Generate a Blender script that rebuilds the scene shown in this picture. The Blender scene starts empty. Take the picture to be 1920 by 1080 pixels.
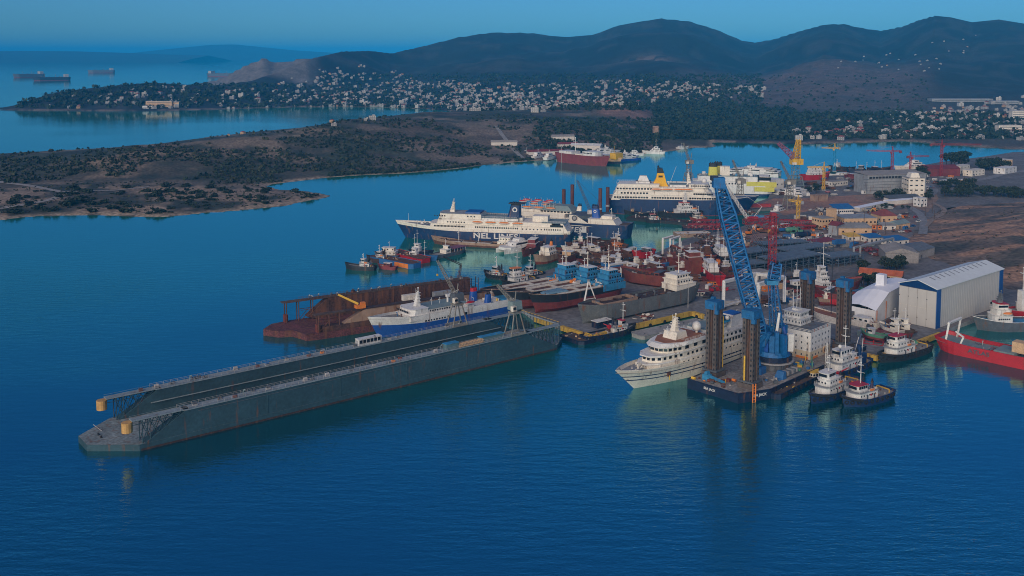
import bpy, bmesh, math, random
import numpy as np
from mathutils import Vector, Matrix, geometry
R = math.radians
random.seed(7)
SC = bpy.context.scene
# ---------------------------------------------------------------- camera
F, PITCH, HC, HOR = 1879.0, R(5.0), 130.0, 100.0
PPY = HOR + F*math.tan(PITCH)
cd = bpy.data.cameras.new('camera'); cam = bpy.data.objects.new('camera', cd); SC.collection.objects.link(cam)
cam.location = (0, 0, HC); cam.rotation_euler = (R(90)-PITCH, 0, 0)
cd.sensor_width = 36; cd.lens = 36*F/1920; cd.shift_y = -(540-PPY)/1920
cd.clip_start = 1; cd.clip_end = 90000
SC.camera = cam
# ---------------------------------------------------------------- sky, sun, exposure
SUN_EL, SUN_AZ = 24.0, 203.0          # azimuth measured clockwise from +Y (view direction): behind and left
w = bpy.data.worlds.new('World'); SC.world = w; w.use_nodes = True
nt = w.node_tree; nt.nodes.clear()
sky = nt.nodes.new('ShaderNodeTexSky'); sky.sky_type = 'NISHITA'; sky.sun_disc = False
sky.sun_elevation = R(SUN_EL); sky.sun_rotation = R(SUN_AZ); sky.altitude = 100
sky.air_density = 1.0; sky.dust_density = 0.4; sky.ozone_density = 2.5
tint = nt.nodes.new('ShaderNodeMix'); tint.data_type = 'RGBA'; tint.blend_type = 'MULTIPLY'; tint.inputs[0].default_value = 1
tint.inputs[7].default_value = (0.112, 0.305, 0.565, 1)
bg = nt.nodes.new('ShaderNodeBackground'); bg.inputs[1].default_value = 0.13
wo = nt.nodes.new('ShaderNodeOutputWorld')
nt.links.new(sky.outputs[0], tint.inputs[6]); nt.links.new(tint.outputs[2], bg.inputs[0]); nt.links.new(bg.outputs[0], wo.inputs[0])
ld = bpy.data.lights.new('sun', 'SUN'); ld.energy = 2.8; ld.angle = R(60); ld.color = (1.0, 0.83, 0.66)
sun = bpy.data.objects.new('sun', ld); SC.collection.objects.link(sun)
sdir = Vector((math.sin(R(SUN_AZ))*math.cos(R(SUN_EL)), math.cos(R(SUN_AZ))*math.cos(R(SUN_EL)), math.sin(R(SUN_EL))))
sun.rotation_euler = sdir.to_track_quat('Z', 'Y').to_euler()
vs = SC.view_settings; vs.view_transform = 'Standard'; vs.look = 'None'; vs.exposure = 0.15; vs.gamma = 1.0; vs.use_curve_mapping = False
SC.cycles.use_denoising = True; SC.cycles.filter_width = 1.0; SC.cycles.max_bounces = 6; SC.cycles.volume_bounces = 0
SC.cycles.diffuse_bounces = 3; SC.cycles.glossy_bounces = 3; SC.cycles.transparent_max_bounces = 8
# ---------------------------------------------------------------- helpers
def G(px, py, h=0.0):
    """the place at height h that the photograph shows at pixel px,py"""
    u, v = px-960.0, py-PPY
    dn = F*math.sin(PITCH)+v*math.cos(PITCH); fw = F*math.cos(PITCH)-v*math.sin(PITCH)
    t = (HC-h)/dn
    return Vector((u*t, fw*t, h))
def pix(p):
    x, y, z = p; z = z-HC
    d = y*math.cos(PITCH)-z*math.sin(PITCH); v = y*math.sin(PITCH)+z*math.cos(PITCH)
    return 960+F*x/d, PPY-F*v/d
def hz(px, py, Y):
    """height of what shows at pixel py when it stands Y metres away"""
    v = py-PPY
    return HC-Y*(F*math.sin(PITCH)+v*math.cos(PITCH))/(F*math.cos(PITCH)-v*math.sin(PITCH))
MATS = {}
def M(name, col=(.5, .5, .5), rough=.7, dirt=.35, scale=.25, rust=0.0, metal=0.0, tint2=None, bump=0.0, emis=None, attr=False, fine=0.0):
    """a procedural paint: base colour broken up by grime and, where asked for, rust streaks"""
    if name in MATS: return MATS[name]
    m = bpy.data.materials.new(name); MATS[name] = m; m.use_nodes = True
    n = m.node_tree.nodes; L = m.node_tree.links; b = n['Principled BSDF']
    b.inputs['Roughness'].default_value = rough; b.inputs['Metallic'].default_value = metal
    tc = n.new('ShaderNodeTexCoord')
    nz = n.new('ShaderNodeTexNoise'); nz.inputs['Scale'].default_value = scale; nz.inputs['Detail'].default_value = 7; nz.inputs['Roughness'].default_value = .65
    L.new(tc.outputs['Object'], nz.inputs['Vector'])
    cr = n.new('ShaderNodeValToRGB'); cr.color_ramp.elements[0].position = .32; cr.color_ramp.elements[1].position = .68
    d = 1-dirt; t2 = tint2 or (col[0]*d, col[1]*d, col[2]*d)
    cr.color_ramp.elements[0].color = (*t2, 1); cr.color_ramp.elements[1].color = (*[min(1, c*(1+dirt*.25)) for c in col], 1)
    L.new(nz.outputs['Fac'], cr.inputs[0]); last = cr.outputs[0]
    if fine:
        n2 = n.new('ShaderNodeTexNoise'); n2.inputs['Scale'].default_value = scale*9; n2.inputs['Detail'].default_value = 4
        L.new(tc.outputs['Object'], n2.inputs['Vector'])
        mr = n.new('ShaderNodeMapRange'); mr.inputs[1].default_value = .35; mr.inputs[2].default_value = .65; mr.inputs[3].default_value = 1-fine; mr.inputs[4].default_value = 1+fine
        L.new(n2.outputs['Fac'], mr.inputs[0])
        mx = n.new('ShaderNodeMix'); mx.data_type = 'RGBA'; mx.blend_type = 'MULTIPLY'; mx.inputs[0].default_value = 1
        L.new(last, mx.inputs[6]); L.new(mr.outputs[0], mx.inputs[7]); last = mx.outputs[2]
    if rust:
        mp = n.new('ShaderNodeMapping'); mp.inputs['Scale'].default_value = (.55, .55, .09)
        nr = n.new('ShaderNodeTexNoise'); nr.inputs['Scale'].default_value = 1.0; nr.inputs['Detail'].default_value = 6
        L.new(tc.outputs['Object'], mp.inputs[0]); L.new(mp.outputs[0], nr.inputs['Vector'])
        r2 = n.new('ShaderNodeValToRGB'); r2.color_ramp.elements[0].position = .62-.2*rust; r2.color_ramp.elements[1].position = .78-.1*rust
        L.new(nr.outputs['Fac'], r2.inputs[0])
        mx = n.new('ShaderNodeMix'); mx.data_type = 'RGBA'
        L.new(r2.outputs[0], mx.inputs[0]); L.new(last, mx.inputs[6]); mx.inputs[7].default_value = (.16, .065, .03, 1); last = mx.outputs[2]
    if attr:
        at = n.new('ShaderNodeAttribute'); at.attribute_name = 'Col'
        mx = n.new('ShaderNodeMix'); mx.data_type = 'RGBA'; mx.blend_type = 'MULTIPLY'; mx.inputs[0].default_value = 1
        L.new(last, mx.inputs[6]); L.new(at.outputs['Color'], mx.inputs[7]); last = mx.outputs[2]
    L.new(last, b.inputs['Base Color'])
    if bump:
        bp = n.new('ShaderNodeBump'); bp.inputs['Strength'].default_value = bump; bp.inputs['Distance'].default_value = .3
        L.new(nz.outputs['Fac'], bp.inputs['Height']); L.new(bp.outputs[0], b.inputs['Normal'])
    if emis:
        b.inputs['Emission Color'].default_value = (*col, 1); b.inputs['Emission Strength'].default_value = emis
    return m
def root(name, label, cat, loc=(0, 0, 0), rz=0.0, group=None):
    o = bpy.data.objects.new(name, None); SC.collection.objects.link(o)
    o.location = loc; o.rotation_euler = (0, 0, rz); o.empty_display_size = 2
    return tag(o, label, cat, group)
def tag(o, label=None, cat=None, group=None, kind=None):
    if label: o['label'] = label
    if cat: o['category'] = cat
    if group: o['group'] = group
    if kind: o['kind'] = kind
    return o
def mob(name, me, parent=None, loc=(0, 0, 0), rz=0.0):
    o = bpy.data.objects.new(name, me); SC.collection.objects.link(o)
    o.location = loc; o.rotation_euler = (0, 0, rz)
    if parent is not None: o.parent = parent
    return o
def dup(r, loc, rz, label, group=None, sc=None):
    c = r.copy(); SC.collection.objects.link(c); c.location = loc; c.rotation_euler = (0, 0, rz)
    if label: c['label'] = label
    if group: c['group'] = group
    if sc: c.scale = (sc, sc, sc)
    for k in r.children:
        d = k.copy(); SC.collection.objects.link(d); d.parent = c
        for g in k.children:
            e = g.copy(); SC.collection.objects.link(e); e.parent = d
    return c
class MB:
    def __init__(s): s.v = []; s.f = []; s.m = []; s.mats = []
    def mi(s, m):
        if m not in s.mats: s.mats.append(m)
        return s.mats.index(m)
    def add(s, vs, fs, m):
        o = len(s.v); k = s.mi(m); s.v += [tuple(v) for v in vs]
        for f in fs: s.f.append(tuple(i+o for i in f)); s.m.append(k)
        return s
    def box(s, c, d, m, rz=0.0, tap=(1, 1), sh=(0, 0)):
        """box centred on x,y with its bottom at c.z; tap narrows the top, sh shifts it"""
        x, y, z = c; a, b, h = d[0]/2, d[1]/2, d[2]; ca, sa = math.cos(rz), math.sin(rz); P = []
        for zz, tx, ty, ox, oy in ((0, 1, 1, 0, 0), (h, tap[0], tap[1], sh[0], sh[1])):
            for sx, sy in ((-1, -1), (1, -1), (1, 1), (-1, 1)):
                X, Y = sx*a*tx+ox, sy*b*ty+oy; P.append((x+X*ca-Y*sa, y+X*sa+Y*ca, z+zz))
        return s.add(P, [(3, 2, 1, 0), (4, 5, 6, 7), (0, 1, 5, 4), (1, 2, 6, 5), (2, 3, 7, 6), (3, 0, 4, 7)], m)
    def prism(s, poly, z0, z1, m, top=None, sidem=None):
        n = len(poly); P = [(p[0], p[1], z0) for p in poly]+[(p[0], p[1], z1) for p in (top or poly)]
        tri = geometry.tessellate_polygon([[Vector((p[0], p[1], 0)) for p in poly]])
        fs = []
        for t in tri:
            a, b, c = [Vector((poly[i][0], poly[i][1])) for i in t]
            if (b-a).cross(c-a) < 0: t = (t[0], t[2], t[1])
            fs.append(tuple(i+n for i in t)); fs.append((t[2], t[1], t[0]))
        s.add(P, fs, m)
        ar = sum(poly[i][0]*poly[(i+1) % n][1]-poly[(i+1) % n][0]*poly[i][1] for i in range(n))
        sd = [(i, (i+1) % n, (i+1) % n+n, i+n) for i in range(n)]
        if ar < 0: sd = [q[::-1] for q in sd]
        return s.add(P, sd, sidem or m)
    def yprism(s, prof, y0, y1, m):
        """profile in x,z pulled along y"""
        n = len(prof); P = [(p[0], y0, p[1]) for p in prof]+[(p[0], y1, p[1]) for p in prof]
        ar = sum(prof[i][0]*prof[(i+1) % n][1]-prof[(i+1) % n][0]*prof[i][1] for i in range(n))
        a, b = tuple(range(n)), tuple(range(2*n-1, n-1, -1)); sd = [(i, i+n, (i+1) % n+n, (i+1) % n) for i in range(n)]
        if ar < 0: a, b = a[::-1], b[::-1]; sd = [q[::-1] for q in sd]
        return s.add(P, [a, b]+sd, m)
    def tube(s, p0, p1, r, m, n=6, r2=None, cap=True):
        p0, p1 = Vector(p0), Vector(p1); d = (p1-p0)
        if d.length < 1e-6: return s
        d.normalize(); q = d.orthogonal().normalized(); k = d.cross(q); r2 = r if r2 is None else r2; P = []
        for p, rr in ((p0, r), (p1, r2)):
            for i in range(n):
                a = 2*math.pi*i/n+.3; P.append(p+(q*math.cos(a)+k*math.sin(a))*rr)
        fs = [(i, (i+1) % n, (i+1) % n+n, i+n) for i in range(n)]
        if cap: fs += [tuple(range(n-1, -1, -1)), tuple(range(n, 2*n))]
        return s.add(P, fs, m)
    def bar(s, p0, p1, w_, m, h=None): return s.tube(p0, p1, w_*.7, m, 4, (w_ if h is None else h)*.7)
    def chain(s, pts, r, m, n=5):
        for a, b in zip(pts, pts[1:]): s.tube(a, b, r, m, n)
        return s
    def lattice(s, p0, p1, w0, w1, r, m, seg=12, rd=None, wm=None, up=None):
        p0, p1 = Vector(p0), Vector(p1); d = (p1-p0).normalized(); q = d.cross(Vector(up) if up else Vector((0, 0, 1)))
        if q.length < .05: q = d.cross(Vector((0, 1, 0)))
        q.normalize(); k = d.cross(q).normalized(); rd = rd or r*.6; C = []
        for i in range(seg+1):
            t = i/seg; p = p0.lerp(p1, t); ww = w0+(w1-w0)*t
            if wm is not None: ww = (w0+(wm-w0)*min(1, t/.15)) if t < .5 else (w1+(wm-w1)*min(1, (1-t)/.2))
            C.append([p+(q*a+k*b)*ww/2 for a, b in ((-1, -1), (1, -1), (1, 1), (-1, 1))])
        for i in range(seg):
            for j in range(4):
                s.tube(C[i][j], C[i+1][j], r, m, 4, cap=False)
                a, b = (j, (j+1) % 4) if i % 2 else ((j+1) % 4, j)
                s.tube(C[i][a], C[i+1][b], rd, m, 3, cap=False)
                s.tube(C[i][j], C[i][(j+1) % 4], rd, m, 3, cap=False)
        return s
    def ball(s, c, r, m, n=10, k=6, sz=1.0, half=False):
        c = Vector(c); P = []; fs = []; lo = 0 if half else -math.pi/2
        for i in range(k+1):
            a = lo+(math.pi/2-lo)*i/k
            for j in range(n):
                b = 2*math.pi*j/n; P.append(c+Vector((math.cos(a)*math.cos(b)*r, math.cos(a)*math.sin(b)*r, math.sin(a)*r*sz)))
        for i in range(k):
            for j in range(n): fs.append((i*n+j, i*n+(j+1) % n, (i+1)*n+(j+1) % n, (i+1)*n+j))
        return s.add(P, fs, m)
    def loft(s, rings, m, closed=False, caps=False, rowm=None):
        n = len(rings[0]); P = [p for r_ in rings for p in r_]
        for i in range(len(rings)-1):
            for j in range(n if closed else n-1):
                s_m = rowm[j] if rowm else m
                s.add([], [], s_m)
                o = len(s.v)
                a, b = rings[i], rings[i+1]; jj = (j+1) % n
                s.add([a[j], a[jj], b[jj], b[j]], [(0, 1, 2, 3)], s_m)
        if caps:
            s.add(rings[0], [tuple(range(n-1, -1, -1))], m); s.add(rings[-1], [tuple(range(n))], m)
        return s
    def mesh(s, name, smooth=False, weld=False):
        me = bpy.data.meshes.new(name); me.from_pydata(s.v, [], s.f)
        for m in s.mats: me.materials.append(m)
        me.polygons.foreach_set('material_index', s.m)
        if weld:
            b = bmesh.new(); b.from_mesh(me); bmesh.ops.remove_doubles(b, verts=b.verts, dist=.001); bmesh.ops.recalc_face_normals(b, faces=b.faces); b.to_mesh(me); b.free()
        if smooth: me.polygons.foreach_set('use_smooth', [True]*len(me.polygons))
        me.update(); return me
    def build(s, name, parent=None, smooth=False, weld=False, loc=(0, 0, 0), rz=0.0):
        return mob(name, s.mesh(name, smooth, weld), parent, loc, rz)
# ---------------------------------------------------------------- water
def water_mat():
    m = bpy.data.materials.new('sea_water'); m.use_nodes = True
    n = m.node_tree.nodes; L = m.node_tree.links; b = n['Principled BSDF']
    b.inputs['Roughness'].default_value = .07; b.inputs['IOR'].default_value = 4.4; b.inputs['Specular Tint'].default_value = (.52, .98, 1, 1)
    tc = n.new('ShaderNodeTexCoord')
    big = n.new('ShaderNodeTexNoise'); big.inputs['Scale'].default_value = .0045; big.inputs['Detail'].default_value = 4
    L.new(tc.outputs['Object'], big.inputs['Vector'])
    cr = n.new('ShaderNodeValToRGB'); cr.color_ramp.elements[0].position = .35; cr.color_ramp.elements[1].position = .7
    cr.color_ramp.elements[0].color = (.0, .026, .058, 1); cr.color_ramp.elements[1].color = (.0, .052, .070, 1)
    L.new(big.outputs['Fac'], cr.inputs[0]); # greener base colour from the mid bay on, painting in the teal sky reflection
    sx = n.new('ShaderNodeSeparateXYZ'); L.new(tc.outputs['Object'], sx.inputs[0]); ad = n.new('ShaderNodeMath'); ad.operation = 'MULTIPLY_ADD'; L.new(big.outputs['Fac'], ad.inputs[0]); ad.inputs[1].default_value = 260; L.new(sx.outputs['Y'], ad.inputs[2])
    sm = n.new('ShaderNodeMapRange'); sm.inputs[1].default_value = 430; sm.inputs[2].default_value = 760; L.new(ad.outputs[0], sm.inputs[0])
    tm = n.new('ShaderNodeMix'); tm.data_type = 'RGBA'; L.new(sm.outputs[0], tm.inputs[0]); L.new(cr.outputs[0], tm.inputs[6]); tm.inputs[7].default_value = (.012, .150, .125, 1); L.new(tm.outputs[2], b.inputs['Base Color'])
    def wave(sx, sy, rot, det):
        mp = n.new('ShaderNodeMapping'); mp.inputs['Scale'].default_value = (sx, sy, 1); mp.inputs['Rotation'].default_value = (0, 0, rot)
        t = n.new('ShaderNodeTexNoise'); t.inputs['Scale'].default_value = 1; t.inputs['Detail'].default_value = det; t.inputs['Roughness'].default_value = .55
        L.new(tc.outputs['Object'], mp.inputs[0]); L.new(mp.outputs[0], t.inputs['Vector']); return t
    a = wave(.10, .32, R(12), 4); c = wave(.6, 1.1, R(-20), 3)
    mask = n.new('ShaderNodeMapRange'); mask.inputs[1].default_value = .40; mask.inputs[2].default_value = .64; mask.inputs[3].default_value = .18; mask.inputs[4].default_value = 1.0
    L.new(big.outputs['Fac'], mask.inputs[0])
    s = n.new('ShaderNodeMath'); s.operation = 'MULTIPLY_ADD'; L.new(c.outputs['Fac'], s.inputs[0]); s.inputs[1].default_value = .30; L.new(a.outputs['Fac'], s.inputs[2])
    bp = n.new('ShaderNodeBump'); bp.inputs['Distance'].default_value = .9
    st = n.new('ShaderNodeMath'); st.operation = 'MULTIPLY'; st.inputs[1].default_value = .62; sp = n.new('ShaderNodeSeparateXYZ'); L.new(tc.outputs['Object'], sp.inputs[0]); cm = n.new('ShaderNodeMapRange'); cm.inputs[1].default_value = 400; cm.inputs[2].default_value = 720; cm.inputs[3].default_value = 1; cm.inputs[4].default_value = .16; L.new(sp.outputs['Y'], cm.inputs[0]); s2 = n.new('ShaderNodeMath'); s2.operation = 'MULTIPLY'; L.new(mask.outputs[0], s2.inputs[0]); L.new(cm.outputs[0], s2.inputs[1]); L.new(s2.outputs[0], st.inputs[0]); L.new(st.outputs[0], bp.inputs['Strength'])
    L.new(s.outputs[0], bp.inputs['Height']); L.new(bp.outputs[0], b.inputs['Normal'])
    return m
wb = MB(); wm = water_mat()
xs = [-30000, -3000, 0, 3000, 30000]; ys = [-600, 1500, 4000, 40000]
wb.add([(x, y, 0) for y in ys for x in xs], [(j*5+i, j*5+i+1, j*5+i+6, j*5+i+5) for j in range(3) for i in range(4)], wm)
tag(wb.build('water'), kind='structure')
# ---------------------------------------------------------------- far terrain: peninsula, village slopes, mountains
def lerp_tab(tab, x):
    a = np.array(tab, float); return np.interp(x, a[:, 0], a[:, 1])
_pr = np.random.RandomState(3)
_perm = _pr.permutation(512)
def vnoise(x, y):
    xi = np.floor(x).astype(int); yi = np.floor(y).astype(int); fx = x-xi; fy = y-yi
    fx = fx*fx*(3-2*fx); fy = fy*fy*(3-2*fy)
    def h(a, b): return _perm[(_perm[a & 511]+b) & 511]/511.0
    return (h(xi, yi)*(1-fx)+h(xi+1, yi)*fx)*(1-fy)+(h(xi, yi+1)*(1-fx)+h(xi+1, yi+1)*fx)*fy
def fbm(x, y, o=4):
    r = 0; a = .5
    for i in range(o): r = r+a*vnoise(x*2**i+17.3*i, y*2**i+5.1*i); a *= .5
    return r/(1-.5**o)
def sdf(X, Y, poly):
    """signed distance (inside positive) to a polygon"""
    P = np.array(poly); D = np.full(X.shape, 1e9); ins = np.zeros(X.shape, bool); n = len(P)
    for i in range(n):
        x0, y0 = P[i]; x1, y1 = P[(i+1) % n]; dx, dy = x1-x0, y1-y0; l = dx*dx+dy*dy+1e-9
        t = np.clip(((X-x0)*dx+(Y-y0)*dy)/l, 0, 1); D = np.minimum(D, np.hypot(X-x0-t*dx, Y-y0-t*dy))
        c = ((y0 > Y) != (y1 > Y)) & (X < (x1-x0)*(Y-y0)/(y1-y0+1e-12)+x0); ins ^= c
    return np.where(ins, D, -D)
def ground_pts(L): return [tuple(G(a, b)[:2]) for a, b in L]
def col_pt(px, d): return ((px-960)/1886*d, d)
PEN = ground_pts([(-160, 424), (0, 413), (60, 407), (180, 403), (290, 408), (340, 405), (450, 395), (540, 385), (600, 373), (622, 367), (575, 359), (520, 354), (498, 349), (520, 344), (600, 335),
    (680, 329), (760, 325), (850, 318), (920, 309), (985, 303), (1035, 300), (1080, 296), (1140, 292), (1190, 290), (1250, 285), (1300, 277), (1340, 276)]) + \
    [col_pt(1340, 2100), col_pt(930, 2250), col_pt(880, 2090), col_pt(760, 1960), col_pt(650, 1850), col_pt(450, 1640), col_pt(250, 1400), col_pt(0, 1300), col_pt(-160, 1270)]
SKYL = [(-80, 206), (0, 203), (40, 195), (130, 173), (215, 161), (280, 155), (350, 159), (430, 160), (470, 152), (510, 138), (540, 126), (575, 112), (640, 97), (690, 95), (735, 100), (800, 85), (860, 70),
    (920, 61), (1000, 62), (1060, 70), (1110, 65), (1160, 48), (1210, 38), (1240, 35), (1290, 40), (1340, 55), (1390, 76), (1415, 80), (1450, 74), (1500, 58), (1545, 46), (1580, 45), (1610, 52), (1650, 58),
    (1690, 50), (1720, 38), (1750, 30), (1780, 33), (1820, 42), (1870, 37), (1920, 45), (2100, 60)]
DR = [(-80, 2360), (40, 2400), (130, 2500), (280, 2600), (440, 2800), (575, 3300), (700, 4000), (800, 4600), (1000, 5000), (1240, 4800), (1415, 5300), (1545, 4600), (1650, 4900), (1750, 4300), (2100, 4300)]
DC = [(-80, 2290), (0, 2290), (250, 2240), (420, 2330), (560, 2430), (700, 2430), (800, 2340), (880, 2180), (950, 1900), (1050, 1700), (1250, 1490), (1300, 1475), (1500, 1425), (1600, 1450), (1700, 1480), (1800, 1410), (1900, 1350), (2100, 1350)]
def smooth(a, b, x): t = np.clip((x-a)/(b-a), 0, 1); return t*t*(3-2*t)
def terrain_h(X, Y):
    px = 960+1886*X/Y; d = Y
    dc = lerp_tab(DC, px)+14*(fbm(px/40, px*0+3.3)-.5)*2; dr = lerp_tab(DR, px); sk = lerp_tab(SKYL, px)
    zr = HC+(HOR-sk)/1886*dr
    t = (d-dc)/(dr-dc); tt = np.clip(t, 0, 1)
    prof = .26*tt+.74*tt**2.4
    n1 = fbm(X/520, Y/520, 5)-.5; n2 = fbm(X/130+9, Y/130, 4)-.5
    h = zr*prof + (n1*230*prof+n2*60*prof**.8)*np.sin(np.pi*np.clip(tt, 0, 1))*1.2 + 1.5*smooth(0, 12, d-dc)
    h = np.where(t > 1, zr-((d-dr)/1400)**2*zr*1.0-20*smooth(0, 300, d-dr), h)
    # low brown foothill in the middle right
    h = h + 34*np.exp(-((px-1600)/210)**2-((d-2750)/420)**2)*(t > 0) + 18*np.exp(-((px-1330)/150)**2-((d-2450)/350)**2)*(t > 0)
    h = np.where(d < dc, -3+np.clip((d-dc)/20, -1, 0)*2, h)
    # quarried hill standing behind the cape
    q = [(330, 172), (355, 163), (400, 151), (430, 140), (460, 122), (478, 116), (492, 108), (502, 111), (515, 117), (570, 110), (620, 112), (700, 140)]
    zq = HC+(HOR-lerp_tab(q, px))/1886*3650
    hq = np.maximum(zq, 0)*np.clip(1-np.abs(d-3650)/650, -.1, 1)*smooth(325, 360, px)*smooth(720, 640, px)
    hq = np.round(hq/14)*14*.55+hq*.45
    h = np.where(d < 5200, np.maximum(h, np.where(hq > 2, hq, -3)), h)
    # peninsula with its spit
    s = sdf(X, Y, PEN)+6*(fbm(X/25, Y/25, 3)-.5)*2
    zc = lerp_tab([(-100, 18), (0, 19), (200, 20), (330, 21), (450, 25), (560, 29), (680, 34), (780, 36), (870, 31), (960, 27), (1060, 26), (1170, 28), (1260, 20), (1340, 10)], px)
    near = smooth(960, 1090, d)                                           # the spit stays low
    hp = 1.6*smooth(0, 14, s)+2.2*smooth(10, 60, s)*(fbm(X/60, Y/60)+.3)+zc*(1.0*smooth(20, 300, s))*near*(.72+.56*fbm(X/190, Y/190, 4))
    hp = hp + near*4*(fbm(X/45, Y/45, 4)-.5)*smooth(10, 80, s)
    hp = np.where(s < 0, np.maximum(-3, s*.3), hp)
    # rust coloured quarry knoll
    hp = hp+np.where(s > 0, 24*np.exp(-((px-1172)/62)**2-((d-1850)/150)**2), 0)
    return np.maximum(h, hp)
def build_terrain():
    cols = np.arange(-170, 2110, 5.0); ds = []; d = 770.0
    while d < 6900: ds.append(d); d *= 1.0095 if d < 2700 else 1.016
    ds = np.array(ds); PX, D = np.meshgrid(cols, ds); X = (PX-960)/1886*D; Y = D
    H = terrain_h(X, Y)
    H = np.where((PX > 1345) & (D < 1345), -3, H)
    global GR; GR = (cols, ds, H)
    nr, nc = X.shape
    me = bpy.data.meshes.new('hills')
    verts = np.stack([X, Y, H], -1).reshape(-1, 3)
    idx = np.arange(nr*nc).reshape(nr, nc)
    q = np.stack([idx[:-1, :-1], idx[:-1, 1:], idx[1:, 1:], idx[1:, :-1]], -1).reshape(-1, 4)
    keep = (verts[q, 2].max(1) > -2.5); q = q[keep]
    me.from_pydata(verts.tolist(), [], q.tolist())
    # land cover: what grows or lies bare where
    sh = sdf(X, Y, PEN); n = fbm(X/90, Y/90, 5); n3 = fbm(X/28+40, Y/28, 4); n4 = fbm(X/300+4, Y/300+8, 4)
    scrub = np.array([.052, .060, .036]); dark = np.array([.024, .036, .026]); brown = np.array([.165, .115, .088]); bare = np.array([.33, .235, .16]); shore = np.array([.42, .32, .22]); grey = np.array([.24, .21, .19])
    def mixc(c, e, k): return c*(1-k[..., None])+e*k[..., None]
    C = np.zeros(X.shape+(3,))+scrub
    C = mixc(C, brown*.8, smooth(.46, .58, n)*(.45+.4*smooth(500, 900, PX)))
    C = mixc(C, dark, smooth(.50, .62, n3)*.9)
    pen = (sh > 0)
    spit = smooth(1010, 930, D)*pen
    C = mixc(C, bare, spit*smooth(.45, .58, fbm(X/34+3, Y/34, 4))*.95)
    C = mixc(C, bare, smooth(.60, .70, fbm(X/60+31, Y/60+7, 4))*pen*.6)
    inl = smooth(620, 1050, PX)*pen*smooth(1500, 1100, D)
    C = mixc(C, brown*1.25, inl*.7*smooth(.40, .56, n3))
    C = mixc(C, shore, smooth(13, 3, sh)*pen*(D < 1500)*smooth(.35, .5, n3+.1))
    # mountains: dark pine green, brown on the lower right
    mt = (~pen) & (D > 1400)
    C = np.where(mt[..., None], mixc(mixc(np.zeros_like(C)+np.array([.003, .013, .026]), np.array([.014, .024, .032]), smooth(.44, .56, n4)*.7), np.array([.058, .058, .064]), smooth(.54, .64, n)*.55), C)
    bz = smooth(1240, 1400, PX)*smooth(1900, 2150, D)*smooth(3500, 2900, D)*smooth(1780, 1690, PX)
    C = mixc(C, np.array([.155, .105, .092])*(.75+.5*n3[..., None]), bz*(.75+.25*smooth(.40, .52, n))*(H > 0))
    C = mixc(C, dark, smooth(.52, .60, n3)*bz*.5)
    C = mixc(C, grey, (smooth(3000, 3080, D)*smooth(4400, 4300, D)*smooth(318, 330, PX)*smooth(610, 560, PX))*(.75+.25*smooth(.4, .6, n3)))
    C = mixc(C, np.array([.30, .21, .16]), np.exp(-((PX-1205)/48)**2-((D-3550)/130)**2)*(fbm(X/60, Y/60) > .4)*.9)
    C = mixc(C, np.array([.27, .15, .11])*(.6+.8*n3[..., None]), np.clip(1.6*np.exp(-((PX-1175)/52)**4-((D-1790)/95)**4), 0, 1))
    C = mixc(C, np.array([.26, .17, .125]), np.exp(-((PX-1130)/150)**2-((D-1370)/70)**2)*.85*smooth(.4, .55, n3))
    C = mixc(C, dark, (smooth(1200, 1260, PX)*smooth(1520, 1440, PX)*smooth(1480, 1540, D)*smooth(2250, 2050, D))*.85)
    C = mixc(C, np.array([.24, .15, .11]), np.exp(-((PX-1490)/40)**2-((D-1760)/60)**2)*.9)
    fl = smooth(1490, 1560, PX)*smooth(2350, 1900, D)*(D > 1380)
    C = mixc(C, np.array([.10, .085, .065])*(.6+.8*n3[..., None]), fl*.7)
    C = mixc(C, np.array([.28, .21, .16]), smooth(30, 6, D-lerp_tab(DC, PX))*(~pen)*(D > lerp_tab(DC, PX))*smooth(.3, .5, n3+.05))
    ca = me.color_attributes.new('Col', 'FLOAT_COLOR', 'POINT')
    ca.data.foreach_set('color', np.concatenate([C, np.ones(X.shape+(1,))], -1).reshape(-1).astype(np.float32))
    me.materials.append(M('hill_soil', (1, 1, 1), .95, .45, .035, attr=True, fine=.45))
    me.polygons.foreach_set('use_smooth', [True]*len(me.polygons)); me.update()
    tag(mob('hills', me), kind='structure')
build_terrain()
def terrain_grid(X, Y):
    cols, ds, H = GR; px = np.clip(960+1886*X/Y, cols[0], cols[-1]-.01); i = (px-cols[0])/(cols[1]-cols[0]); i0 = i.astype(int); fi = i-i0
    D = np.clip(Y, ds[0], ds[-1]-.1); j0 = np.searchsorted(ds, D, side='right')-1; fj = (D-ds[j0])/(ds[j0+1]-ds[j0])
    return (H[j0, i0]*(1-fi)+H[j0, i0+1]*fi)*(1-fj)+(H[j0+1, i0]*(1-fi)+H[j0+1, i0+1]*fi)*fj
def TH(x, y): return float(terrain_grid(np.array([float(x)]), np.array([float(y)]))[0])
def hit_many(px, py):
    """where the lines of sight through these pixels meet the terrain"""
    px = np.array(px, float); py = np.array(py, float); u, v = px-960, py-PPY
    dn = F*math.sin(PITCH)+v*math.cos(PITCH); fw = F*math.cos(PITCH)-v*math.sin(PITCH)
    best = np.full(px.shape, np.nan); D = 800.0
    while D < 6000:
        t = D/fw; x = u*t; z = HC-dn*t; h = terrain_grid(x, np.full(px.shape, D))
        ok = np.isnan(best) & (h > z) & (h > .6); best[ok] = D; D *= 1.003
    t = best/fw; return u*t, best, best*0+terrain_grid(np.nan_to_num(u*t), np.nan_to_num(best, nan=900.))
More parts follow.
